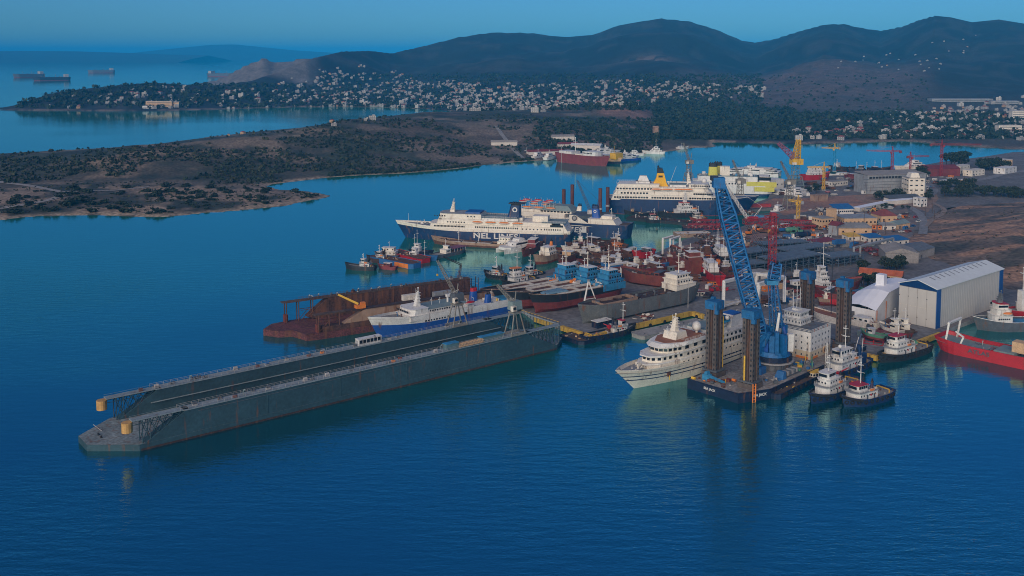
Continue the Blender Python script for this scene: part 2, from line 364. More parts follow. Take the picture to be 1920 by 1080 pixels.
# ---------------------------------------------------------------- paints used all over the yard
def paint(k):
    T = dict(
        white=((.72, .69, .62), .55, .2, .4, .2), cream=((.78, .70, .56), .5, .14, .3, .15), hullgrey=((.135, .145, .14), .8, .3, .2, .25), navy=((.007, .034, .105), .5, .3, .2, .12), tughull=((.012, .030, .095), .5, .3, .4, .1), royal=((.02, .09, .34), .45, .2, .2, .05),
        tugblue=((.011, .020, .050), .5, .35, .5, .1), black=((.018, .02, .024), .6, .3, .5, .1), red=((.46, .018, .024), .5, .2, .3, .1), oxide=((.20, .045, .030), .75, .4, .3, .35),
        maroon=((.22, .040, .045), .7, .35, .25, .2), rustb=((.13, .055, .035), .9, .55, .35, .6), rustd=((.055, .030, .026), .9, .5, .4, .4), tan=((.36, .235, .16), .85, .35, .25, .4),
        grey=((.30, .31, .31), .7, .3, .3, .15), dgrey=((.10, .11, .12), .7, .35, .4, .15), deck=((.27, .26, .24), .85, .35, .35, .2), capbl=((.018, .13, .29), .6, .3, .5, .2), dockg=((.030, .074, .092), .7, .3, .09, .02), dockl=((.24, .29, .30), .8, .35, .3, .15),
        yellow=((.72, .42, .04), .6, .2, .4, .15), orange=((.75, .21, .03), .6, .2, .4, .1), funnely=((.80, .42, .01), .5, .12, .2, .05), lime=((.60, .54, .08), .5, .12, .3, .05), cranebl=((.012, .14, .35), .55, .35, .5, .15), teal=((.03, .30, .50), .5, .2, .5, .08),
        glass=((.014, .018, .024), .15, .2, .5, 0), green=((.08, .24, .15), .6, .3, .4, .15), hw=((.40, .38, .35), .9, .25, .2, 0), steel=((.15, .16, .165), .6, .35, .5, .25), legs=((.115, .090, .075), .75, .45, .5, .3), boot=((.20, .035, .03), .7, .4, .3, .2),
        teak=((.30, .115, .055), .8, .25, .5, 0), tyre=((.014, .014, .015), .9, .3, .5, 0), roofr=((.55, .13, .05), .9, .3, .3, 0), roofm=((.24, .06, .055), .9, .3, .3, 0), conc=((.30, .285, .26), .9, .3, .12, 0),
        quayy=((.62, .38, .055), .8, .35, .25, .1), ochre=((.62, .40, .22), .9, .2, .25, 0), hallw=((.50, .475, .42), .65, .05, .03, .0), hallr=((.66, .69, .66), .55, .08, .05, .0), tarp=((.78, .78, .79), .6, .08, .1, 0),
        hallb=((.012, .085, .27), .5, .15, .2, 0), steelb=((.085, .125, .165), .6, .35, .4, .15), bark=((.06, .045, .035), .95, .3, 1, 0), leaf=((.032, .050, .024), .9, .5, .9, 0), leafd=((.020, .034, .022), .9, .5, .9, 0), leafo=((.06, .065, .03), .9, .5, .9, 0),
        stucco=((.62, .56, .47), .9, .15, .15, 0), asphalt=((.16, .155, .155), .9, .3, .1, 0), pale=((.30, .27, .24), .95, .25, .12, 0), craneg=((.25, .23, .19), .7, .35, .4, .25), redcr=((.34, .028, .034), .6, .25, .4, .1), purple=((.20, .05, .10), .6, .25, .4, .1),
        brown=((.10, .062, .045), .95, .45, .4, .3), bluec=((.03, .14, .33), .6, .25, .4, .1), gtop=((.20, .26, .25), .7, .2, .3, 0), lblue=((.038, .24, .43), .65, .35, .5, .2), weld=((.40, .38, .35), .7, .3, .4, .1))
    c, r, d, s, ru = T[k]
    return M('paint_'+k, c, r, d, s, ru, fine=.03 if k in ('hallw', 'hallr', 'tarp') else .14)
class Ship:
    """a vessel between two waterline points of the photograph; x runs to the bow, z from the waterline"""
    def __init__(s, name, label, cat, stern, bow, B, h=0.0, group=None, z=None, world=False):
        P, Q = (Vector(stern), Vector(bow)) if world else (G(*stern, h), G(*bow, h)); d = Q-P
        s.L = d.length; s.B = B; s.rz = math.atan2(d.y, d.x); c = (P+Q)/2; c.z = h if z is None else z
        s.root = root(name, label, cat, c, s.rz, group); s.near = 1 if math.cos(s.rz) < 0 else -1; s._win = {}
    def X(s, t): return (t-.5)*s.L
    def part(s, name, mb, parent=None, smooth=False, weld=False): return mb.build(name, parent or s.root, smooth, weld)
    def wd(s, t, f):
        hu = s.H; b = s.B/2; k = 1.0
        if t > 1-hu['bl']: u = (t-1+hu['bl'])/hu['bl']; k *= (1-u**hu['pd'])*f+(1-u**hu['pw'])*(1-f)
        if t < hu['sl']: u = (hu['sl']-t)/hu['sl']; k *= 1-(1-(hu['sw']*f+hu['sw']*hu['sf']*(1-f)))*u**1.8
        return max(b*k, .02)
    def dz(s, t):
        hu = s.H; z = hu['D']
        if t > .6: z += hu['bu']*((t-.6)/.4)**2
        if t < .3: z += hu['su']*((.3-t)/.3)**2
        return z
    def xx(s, t, f):
        hu = s.H; x = s.X(t)
        if t > 1-hu['bl']: x += (f*hu['rake'])*((t-1+hu['bl'])/hu['bl'])**1.5
        if t < hu['sl']: x -= f*hu['sr']*((hu['sl']-t)/hu['sl'])
        return x
    def hull(s, D, bands, bu=2.0, su=.5, rake=3.0, bl=.35, pd=2.4, pw=1.35, sl=.2, sw=.8, sf=.6, sr=1.0, draft=1.0, bul=1.0, deckm='deck', dry=False, n=22, rail=None):
        s.H = dict(D=D, bu=bu, su=su, rake=rake, bl=bl, pd=pd, pw=pw, sl=sl, sw=sw, sf=sf, sr=sr)
        ts = sorted(set([i/n for i in range(n+1)]+[.97, .985, .03])); mb = MB(); lv = []; prev = 0.0; mats = []
        for f, m in bands:
            k = 2 if f-prev > .35 else 1
            for i in range(k): lv.append(prev+(f-prev)*i/k); mats.append(paint(m))
            prev = f
        lv.append(1.0)
        def pt(t, f, sd):
            zz = -draft+(s.dz(t)+draft)*f; return (s.xx(t, f), sd*s.wd(t, f), zz)
        for sd in (-1, 1):
            for i in range(len(ts)-1):
                for j in range(len(lv)-1):
                    q = [pt(ts[i], lv[j], sd), pt(ts[i+1], lv[j], sd), pt(ts[i+1], lv[j+1], sd), pt(ts[i], lv[j+1], sd)]
                    mb.add(q if sd < 0 else q[::-1], [(0, 1, 2, 3)], mats[j])
        for j in range(len(lv)-1):
            q = [pt(0, lv[j], -1), pt(0, lv[j], 1), pt(0, lv[j+1], 1), pt(0, lv[j+1], -1)]; mb.add(q[::-1], [(0, 1, 2, 3)], mats[j])
        if dry:
            for i in range(len(ts)-1):
                a, b = pt(ts[i], 0, 1), pt(ts[i+1], 0, 1); k0 = .55*(1-max(0, ts[i]-.8)*3); k1 = .55*(1-max(0, ts[i+1]-.8)*3)
                za, zb = -draft-dry, -draft-dry
                for sd in (-1, 1):
                    q = [(a[0], sd*a[1], a[2]), (b[0], sd*b[1], b[2]), (b[0], sd*b[1]*k1, zb), (a[0], sd*a[1]*k0, za)]; mb.add(q[::-1] if sd < 0 else q, [(0, 1, 2, 3)], mats[0])
                mb.add([(a[0], -a[1]*k0, za), (b[0], -b[1]*k1, zb), (b[0], b[1]*k1, zb), (a[0], a[1]*k0, za)], [(3, 2, 1, 0)], mats[0])
            a = pt(0, 0, 1); mb.add([(a[0], -a[1], a[2]), (a[0], a[1], a[2]), (a[0], a[1]*.55, -draft-dry), (a[0], -a[1]*.55, -draft-dry)], [(0, 1, 2, 3)], mats[0])
        h = s.part('hull', mb, weld=True)
        dm = MB(); dp = []
        for t in ts: dp.append((s.xx(t, 1), max(.02, s.wd(t, 1)-.12), s.dz(t)-bul))
        for a, b in zip(dp, dp[1:]): dm.add([(a[0], -a[1], a[2]), (b[0], -b[1], b[2]), (b[0], b[1], b[2]), (a[0], a[1], a[2])], [(0, 1, 2, 3)], paint(deckm))
        s.part('deck', dm)
        r = MB(); rm = paint(rail or bands[-1][1]); e = [(s.xx(t, 1), s.wd(t, 1)-.08, s.dz(t)) for t in ts]
        for sd in (-1, 1): r.chain([(x, sd*y, z) for x, y, z in e], .14, rm, 4)
        r.tube((e[0][0], -e[0][1], e[0][2]), (e[0][0], e[0][1], e[0][2]), .14, rm, 4)
        s.part('rail', r); return h
    def house(s, t0, t1, w_, z0, z1, m='white', nose=.0, rake=0.0, arake=0.0, name='deckhouse', roof=None, over=.25, parent=None):
        x0, x1 = s.X(t0), s.X(t1); b = w_/2; n = nose; mm = paint(m); mb = MB()
        if n: o = [(x0, -b), (x1-n, -b), (x1-n*.25, -b*.72), (x1, -b*.3), (x1, b*.3), (x1-n*.25, b*.72), (x1-n, b), (x0, b)]
        else: o = [(x0, -b), (x1, -b), (x1, b), (x0, b)]
        tp = [(x+arake*(x < x0+.01)-rake*(x > x1-n-.01), y*.985) for x, y in o]
        mb.prism(o, z0, z1, mm, top=tp); p = s.part(name, mb, parent)
        if roof:
            r = MB(); cx = (x0+x1)/2
            r.prism([(x+(over if x > cx else -over), y*(1+2*over/w_)) for x, y in tp], z1, z1+.22, paint(roof)); s.part('roof', r, p)
        return p
    def win(s, t0, t1, z, n, w_, h, y, m='glass', both=True, name='window', parent=None, skip=()):
        key = (w_, h, m)
        if key not in s._win:
            b = MB(); b.box((0, 0, -h/2), (w_, .10, h), paint(m)); s._win[key] = b.mesh(name)
        for i in range(n):
            if i in skip: continue
            x = s.X(t0+(t1-t0)*(i/(n-1) if n > 1 else .5)); mob(name, s._win[key], parent or s.root, (x, s.near*y, z))
        if both:
            b = MB()
            for i in range(n): b.box((s.X(t0+(t1-t0)*(i/(n-1) if n > 1 else .5)), -s.near*y, z-h/2), (w_, .10, h), paint(m))
            s.part(name+'_row', b, parent)
    def fwin(s, t, z, n, w_, h, span, rake=0.0, m='glass', parent=None):
        """windows across a front"""
        b = MB(); b.box((0, 0, -h/2), (.12, w_, h), paint(m)); me = b.mesh('window')
        for i in range(n): mob('window', me, parent or s.root, (s.X(t)-rake, (i/(n-1)-.5)*span if n > 1 else 0, z))
    def mast(s, t, z0, z1, m='white', r=.22, yards=2, y=0.0, lean=0.0, ladder=False, name='mast'):
        b = MB(); x = s.X(t); H = z1-z0; mm = paint(m); b.tube((x, y, z0), (x+lean, y, z1), r, mm, 6, r*.55)
        for k in range(yards):
            q = .55+.35*k/max(1, yards-1) if yards > 1 else .75; a = H*(.22-.08*k); zz = z0+H*q; xx = x+lean*q
            b.tube((xx, y-a, zz), (xx, y+a, zz), r*.45, mm, 4); b.box((xx+.5, y, zz-.1), (.5, min(1.8, a*1.2), .25), mm)
        b.ball((x+lean, y, z1), r*1.5, mm, 6, 4)
        return s.part(name, b)
    def radar_mast(s, t, z0, z1, m='white', w_=2.6):
        b = MB(); x = s.X(t); mm = paint(m); H = z1-z0
        b.box((x, 0, z0), (w_, w_, H*.72), mm, tap=(.35, .35), sh=(-w_*.25, 0))
        for k in range(4): b.box((x-w_*.1*k, 0, z0+H*(.28+.15*k)), (w_*.55, w_*(1.7-.3*k), .22), mm); b.tube((x-w_*.1*k+.4, 0, z0+H*(.28+.15*k)), (x-w_*.1*k+.4, 0, z0+H*(.36+.15*k)), .12, mm, 5); b.box((x-w_*.1*k+.4, 0, z0+H*(.36+.15*k)), (.25, w_*.8, .18), mm)
        b.tube((x-w_*.25, 0, z0+H*.7), (x-w_*.3, 0, z1), .16, mm, 5); b.tube((x-.3, -w_*.5, z0+H*.5), (x-.3, -w_*.5, z1-.4), .07, mm, 4); b.tube((x-.3, w_*.5, z0+H*.45), (x-.3, w_*.5, z1-1), .07, mm, 4)
        b.ball((x-w_*.3, 0, z1), .4, mm, 8, 5)
        return s.part('radar_mast', b)
    def funnel(s, t, z0, z1, l, w_, m, topm='black', rake=1.0, y=0.0, tap=.7, band=.78, name='funnel', logo=None):
        x = s.X(t); mm = paint(m); b = MB(); H = z1-z0; N = 14
        def ring(f):
            k = 1-(1-tap)*f**.7; return [(x-rake*f+l/2*k*math.copysign(abs(math.cos(a))**.7, math.cos(a)), y+w_/2*k*math.copysign(abs(math.sin(a))**.7, math.sin(a)), z0+H*f) for a in [2*math.pi*i/N for i in range(N)]]
        fs = [0, .2, .4, .6, band, .97, 1.0]; rg = [ring(f) for f in fs]
        for i in range(len(rg)-1): b.loft([rg[i], rg[i+1]], paint(topm) if fs[i] >= band else mm, closed=True)
        b.add(rg[-1], [tuple(range(N))], paint(topm)); p = s.part(name, b)
        e = MB()
        for k in (-.25, .05, .3): e.tube((x-rake+l*k*tap, y, z1-.2), (x-rake*1.25+l*k*tap, y, z1+.9), w_*.1, paint('black'), 6)
        s.part('exhaust_pipe', e, p)
        if logo:
            g = MB(); g.tube((0, -.06, 0), (0, .06, 0), l*.17, paint('white'), 16); g.tube((0, -.09*s.near, 0), (0, .09*s.near, 0), l*.10, paint(m), 10)
            o = s.part('emblem', g, p); k = 1-(1-tap)*.62; o.location = (x-rake*.55, y+s.near*(w_/2*k-.02), z0+H*.56)
        return p
    def lifeboat(s, t, z, y, l=7.0, m='orange'):
        me = s._win.get(('lb', l, m))
        if not me:
            b = MB(); mm = paint(m); rg = []
            for i in range(7):
                u = i/6*2-1; k = math.sqrt(max(.03, 1-u*u)); rg.append([(u*l/2, math.cos(a)*1.25*k, math.sin(a)*(.95*k if math.sin(a) < 0 else .8*k)) for a in [2*math.pi*j/8 for j in range(8)]])
            for i in range(6):
                r0, r1 = rg[i], rg[i+1]
                for j in range(8): b.add([r0[j], r0[(j+1) % 8], r1[(j+1) % 8], r1[j]], [(3, 2, 1, 0)], mm if 0 <= j < 4 else paint('white'))
            for k in (-.33, .33): b.bar((l*k, 0, .6), (l*k, .4, 2.0), .14, paint('white')); b.bar((l*k, .4, 2.0), (l*k, -1.4, 2.2), .14, paint('white'))
            me = b.mesh('lifeboat', weld=False); s._win[('lb', l, m)] = me
        for sd in (s.near, -s.near): mob('lifeboat', me, s.root, (s.X(t), sd*y, z), 0 if sd > 0 else math.pi)
    def rails(s, t0, t1, w_, z, h=1.0, m='white', n=8):
        b = MB(); mm = paint(m); x0, x1 = s.X(t0), s.X(t1); y = w_/2
        for zz in (z+h*.5, z+h):
            b.chain([(x0, -y, zz), (x1, -y, zz), (x1, y, zz), (x0, y, zz), (x0, -y, zz)], .05, mm, 3)
        for i in range(n+1):
            x = x0+(x1-x0)*i/n
            for sd in (-1, 1): b.tube((x, sd*y, z), (x, sd*y, z+h), .05, mm, 3)
        s.part('handrail', b)
    def fenders(s, ts, z, r=.55, sides=(-1, 1)):
        if 'ty' not in s._win:
            b = MB(); N = 12; rg = []
            for i in range(N): a = 2*math.pi*i/N; rg.append([((r+r*.38*math.cos(c))*math.cos(a), r*.38*math.sin(c), (r+r*.38*math.cos(c))*math.sin(a)) for c in [2*math.pi*j/5 for j in range(5)]])
            rg.append(rg[0]); b.loft(rg, paint('tyre'), closed=True); s._win['ty'] = b.mesh('tyre_fender', True)
        for t in ts:
            for sd in sides:
                f = max(0, min(1, (z+.5)/(s.dz(t)+.5))); y = s.wd(t, f); y2 = s.wd(min(1, t+.02), f); dx = s.X(t+.02)-s.X(t)
                mob('tyre_fender', s._win['ty'], s.root, (s.xx(t, f), sd*(y+.18), z), math.atan2(sd*(y2-y), dx))
    def crane(s, t, z0, h, reach, m='yellow', az=2.5, y=0.0):
        b = MB(); x = s.X(t); mm = paint(m); b.tube((x, y, z0), (x, y, z0+h), .5, mm, 8); b.box((x, y, z0+h-.3), (1.5, 1.5, 1.3), mm); q = (x+math.cos(az)*reach, y+math.sin(az)*reach, z0+h+reach*.4)
        b.bar((x, y, z0+h+.5), q, .45, mm, .25); b.tube((q[0], q[1], q[2]), (q[0], q[1], z0+h*.6), .05, paint('black'), 3); return s.part('deck_crane', b)
    def clutter(s, t0, t1, w_, z, n, mats=('rustb', 'dgrey', 'weld', 'rustd'), big=1.6, name='deck_gear'):
        rr = random.Random(int(abs(s.L*977)+n))
        b = MB()
        for i in range(n):
            x = s.X(t0+(t1-t0)*rr.random()); y = (rr.random()-.5)*w_; m = paint(rr.choice(mats)); k = rr.random(); sz = big*(.35+.65*rr.random())
            if k < .45: b.box((x, y, z), (sz, sz*rr.uniform(.4, 1.4), sz*rr.uniform(.3, 1)), m, rz=rr.random()*3, tap=(rr.uniform(.7, 1), rr.uniform(.7, 1)))
            elif k < .7: a = rr.random()*3; b.tube((x-math.cos(a)*sz, y-math.sin(a)*sz*.6, z+.3*sz), (x+math.cos(a)*sz, y+math.sin(a)*sz*.6, z+.3*sz), sz*.25, m, 7)
            elif k < .85: b.tube((x, y, z), (x, y, z+sz*1.5), sz*.15, m, 6); b.tube((x, y, z+sz*1.5), (x+sz*.3, y, z+sz*1.5), sz*.2, m, 6)
            else:
                a = rr.random()*3; b.bar((x, y, z+.2), (x+math.cos(a)*sz*2.2, y+math.sin(a)*sz, z+.5), .22, m)
        return s.part(name, b)
def text_mesh(body, size, m, extrude=.03, shear=0.0):
    c = bpy.data.curves.new('lettering', 'FONT'); c.body = body; c.size = size; c.extrude = extrude; c.align_x = 'CENTER'; c.align_y = 'CENTER'; c.offset = size*.022; c.shear = shear
    o = bpy.data.objects.new('lettering', c); SC.collection.objects.link(o); dg = bpy.context.evaluated_depsgraph_get()
    me = bpy.data.meshes.new_from_object(o.evaluated_get(dg)); me.name = 'lettering'; bpy.data.objects.remove(o); bpy.data.curves.remove(c)
    me.materials.clear(); me.materials.append(m); return me
def letter(s, body, size, t, z, y, m='white', rot=0.0, stretch=1.0, name='lettering', shear=0.0):
    """lettering on the near side of a ship"""
    o = mob(name, text_mesh(body, size, paint(m), shear=shear), s.root, (s.X(t), s.near*y, z)); o.rotation_euler = (R(90), 0, (0 if s.near < 0 else math.pi)+rot); o.scale = (stretch, 1, 1)
    return o
# ---------------------------------------------------------------- yard ground, quays, hillside, roads
def soil(name, c1, c2, sc=.05, fine=.25): return M(name, c1, .95, .4, sc, tint2=c2, fine=fine)
YARD = [(1003, 596), (1034, 606), (1052, 612), (1112, 631), (1143, 621), (1188, 610), (1297, 585), (1320, 592), (1346, 603), (1420, 598), (1490, 612), (1547, 641), (1600, 657), (1622, 664), (1646, 669), (1702, 643), (1763, 625), (1795, 609), (1890, 575), (1990, 546),
        (2100, 520), (2100, 290), (1960, 283), (1900, 285), (1850, 293), (1762, 304), (1700, 315), (1620, 321), (1560, 329), (1500, 334), (1452, 343), (1440, 372), (1398, 386), (1402, 393), (1449, 390), (1442, 407), (1390, 425), (1330, 437), (1290, 446), (1246, 467), (1216, 481), (1206, 494),
        (1192, 492), (1180, 478), (1130, 458), (1090, 455), (1070, 466), (1052, 480), (1046, 500), (1010, 512), (985, 530), (958, 548), (962, 566), (985, 583)]
yp = [tuple(G(a, b, 2)[:2]) for a, b in YARD]
g = MB(); g.prism(yp, -2, 2, soil('yard_dirt', (.165, .150, .145), (.095, .088, .088), .045), sidem=paint('conc')); tag(g.build('ground'), kind='structure')
def sheet(name, pts, z, m, kind='structure'):
    b = MB(); P = [tuple(G(a, c, z)[:2]) for a, c in pts]; n = len(P)
    for t in geometry.tessellate_polygon([[Vector((p[0], p[1], 0)) for p in P]]):
        a, c, d = [Vector((P[i][0], P[i][1], z)) for i in t]
        b.add([a, c, d] if (c-a).cross(d-a).z > 0 else [a, d, c], [(0, 1, 2)], m)
    return tag(b.build(name), kind=kind)
sheet('pavement', [(1040, 606), (1112, 628), (1188, 606), (1297, 583), (1350, 598), (1490, 608), (1550, 636), (1640, 662), (1700, 640), (1760, 622), (1690, 600), (1560, 560), (1440, 520), (1330, 510), (1250, 560), (1100, 590)], 2.012, soil('worn_concrete', (.20, .195, .19), (.125, .12, .125), .05))
sheet('dirt', [(1405, 391), (1448, 388), (1470, 404), (1560, 388), (1640, 384), (1720, 378), (1745, 366), (1700, 360), (1600, 366), (1500, 372), (1450, 372)], 2.02, soil('red_earth', (.34, .175, .115), (.20, .12, .09), .05))
sheet('dirt', [(1600, 368), (1745, 345), (1760, 372), (1740, 398), (1700, 384), (1640, 390)], 2.032, soil('dry_earth', (.32, .20, .14), (.17, .115, .085), .06))
sheet('pavement', [(1448, 372), (1500, 340), (1620, 330), (1620, 362), (1520, 368)], 2.016, soil('grey_yard', (.19, .175, .17), (.10, .095, .10), .05))
sheet('dirt', [(1246, 472), (1330, 446), (1400, 430), (1445, 420), (1470, 440), (1400, 470), (1385, 510), (1340, 545), (1262, 556), (1180, 518), (1150, 508), (1200, 500), (1222, 486)], 2.024, soil('rust_earth', (.27, .155, .12), (.145, .095, .082), .09))
sheet('dirt', [(1072, 470), (1098, 460), (1130, 463), (1178, 484), (1190, 500), (1150, 512), (1060, 500), (1056, 486)], 2.028, MATS['rust_earth'])
sheet('dirt', [(1470, 418), (1560, 400), (1640, 398), (1700, 392), (1720, 420), (1690, 455), (1600, 455), (1500, 430)], 2.026, soil('brown_yard', (.24, .17, .135), (.13, .10, .09), .07))
# hillside to the right
HILL = [tuple(G(a, b, 2)[:2]) for a, b in [(1690, 452), (1745, 488), (1800, 505), (1890, 545), (1960, 560), (2120, 600), (2120, 372), (1960, 376), (1860, 381), (1790, 386), (1752, 396), (1728, 415)]]
def yard_h(X, Y):
    s = sdf(X, Y, HILL); n = fbm(X/40, Y/40, 4)
    return 1.7+.3*smooth(-2, 1, s)+(13*smooth(4, 125, s)+3*(n-.5)*smooth(8, 60, s))*(1+.35*smooth(430, 560, X))
def YH(x, y): return max(2.0, float(yard_h(np.array([float(x)]), np.array([float(y)]))[0]))
def build_hillside():
    xs = np.arange(210, 700, 4.0); ys = np.arange(480, 980, 4.0); X, Y = np.meshgrid(xs, ys); H = yard_h(X, Y); nr, nc = X.shape; s = sdf(X, Y, HILL)
    v = np.stack([X, Y, H], -1).reshape(-1, 3); idx = np.arange(nr*nc).reshape(nr, nc); q = np.stack([idx[:-1, :-1], idx[:-1, 1:], idx[1:, 1:], idx[1:, :-1]], -1).reshape(-1, 4)
    q = q[(s.reshape(-1)[q].max(1) > -1)]
    me = bpy.data.meshes.new('hillside'); me.from_pydata(v.tolist(), [], q.tolist())
    n = fbm(X/26, Y/26, 5); n2 = fbm(X/70+9, Y/18+5, 4); C = np.zeros(X.shape+(3,))+np.array([.20, .14, .10])
    def mixc(C, e, k): return C*(1-k[..., None])+np.array(e)*k[..., None]
    C = mixc(C, [.070, .066, .050], smooth(.47, .62, n)*.85); C = mixc(C, [.46, .25, .14], smooth(.50, .60, n2)*.95); C = mixc(C, [.17, .12, .09], smooth(.6, .7, fbm(X/12, Y/12+70, 3))*.6)
    ca = me.color_attributes.new('Col', 'FLOAT_COLOR', 'POINT'); ca.data.foreach_set('color', np.concatenate([C, np.ones(X.shape+(1,))], -1).reshape(-1).astype(np.float32))
    me.materials.append(M('hill_soil')); me.polygons.foreach_set('use_smooth', [True]*len(me.polygons)); me.update(); tag(mob('terrain', me), kind='structure')
build_hillside()
def ribbon(name, pts, w_, m, hf, lift=.25, step=6.0):
    """a road following the ground"""
    P = [Vector((p[0], p[1])) for p in pts]; Q = []
    for i in range(len(P)-1):
        p0, p1, p2, p3 = P[max(0, i-1)], P[i], P[i+1], P[min(len(P)-1, i+2)]; n = max(2, int((p2-p1).length/step))
        for k in range(n):
            t = k/n; Q.append(.5*((2*p1)+(p2-p0)*t+(2*p0-5*p1+4*p2-p3)*t*t+(3*p1-p0-3*p2+p3)*t**3))
    Q.append(P[-1]); b = MB(); L = []
    for i, q in enumerate(Q):
        d = (Q[min(i+1, len(Q)-1)]-Q[max(0, i-1)]); d = Vector((-d.y, d.x)).normalized()*w_/2
        L.append([(q.x-d.x, q.y-d.y, hf(q.x-d.x, q.y-d.y)+lift), (q.x, q.y, hf(q.x, q.y)+lift+.05), (q.x+d.x, q.y+d.y, hf(q.x+d.x, q.y+d.y)+lift)])
    b.loft(L[::-1], m); return tag(b.build(name, smooth=True, weld=False), kind='structure')
road_m = soil('pale_road', (.30, .275, .245), (.22, .20, .18), .06)
def tp(l): return [tuple(v[:2]) for v in (G(a, b, 3) for a, b in l)]
ribbon('road', tp([(-60, 338), (0, 343), (60, 351), (100, 358), (118, 364), (100, 374), (60, 382), (0, 391), (-60, 396)]), 7, road_m, TH, .35)
ribbon('road', tp([(112, 361), (160, 360), (230, 357), (280, 352)]), 5, road_m, TH, .35)
ribbon('path', [col_pt(a, d) for a, d in ((930, 1440), (950, 1330), (975, 1240), (985, 1200))], 6, road_m, TH, .4)
ribbon('road', [tuple(G(a, b, 2)[:2]) for a, b in ((1765, 352), (1800, 343), (1850, 335), (1890, 325), (1960, 316))], 9, soil('asphalt_road', (.22, .21, .21), (.17, .165, .165), .05), YH, .3)
ribbon('road', [tuple(G(a, b, 2)[:2]) for a, b in ((1738, 372), (1752, 358), (1745, 347), (1760, 338))], 7, MATS['asphalt_road'], YH, .3)
ribbon('path', [tuple(G(a, b, 4)[:2]) for a, b in ((1748, 376), (1768, 386), (1768, 396), (1748, 408), (1735, 420))], 4, soil('earth_track', (.25, .19, .15), (.19, .14, .11), .06), YH, .3)
ribbon('road', [tuple(G(a, b, 2)[:2]) for a, b in ((1705, 388), (1725, 402), (1732, 418), (1730, 440))], 6, MATS['asphalt_road'], YH, .3)
# yellow fender beams along the quay edges
def fender_beam(a, b, label, n=0):
    A, B = G(*a, 2), G(*b, 2); d = B-A; r = root('quay_fender', label, 'fender', (A.x, A.y, 0), math.atan2(d.y, d.x), 'yellow quay fenders'); L = d.length; m = MB()
    m.box((L/2, 0, .5), (L, 1.6, 2.2), paint('quayy')); m.build('beam', r)
    for i in range(1, n+1):
        t = MB(); x = L*i/(n+1); t.tube((x, -1.1, .8), (x, -.82, .8), .9, paint('tyre'), 12); t.build('tyre', r)
for i, (a, b, l, n) in enumerate([((1003, 597), (1034, 607), 'short yellow quay fender beside the far end of the grey dock', 0), ((1053, 613), (1111, 632), 'long yellow fender on the quay corner beside the covered work float', 1), ((1114, 631), (1142, 622), 'short yellow fender behind the small blue tug at the corner quay', 0),
        ((1189, 611), (1296, 586), 'long yellow fender on the quay edge behind the white cruise ship', 3), ((1299, 586), (1319, 592), 'yellow fender stub beside the first jack up leg', 1), ((1549, 643), (1569, 650), 'small yellow fender on the quay behind the rearmost jack up leg', 0),
        ((1622, 665), (1645, 670), 'yellow fender at the quay corner under the little green boat', 1), ((1648, 669), (1762, 626), 'yellow fender along the quay in front of the big pale hall', 3)]): fender_beam(a, b, l, n)
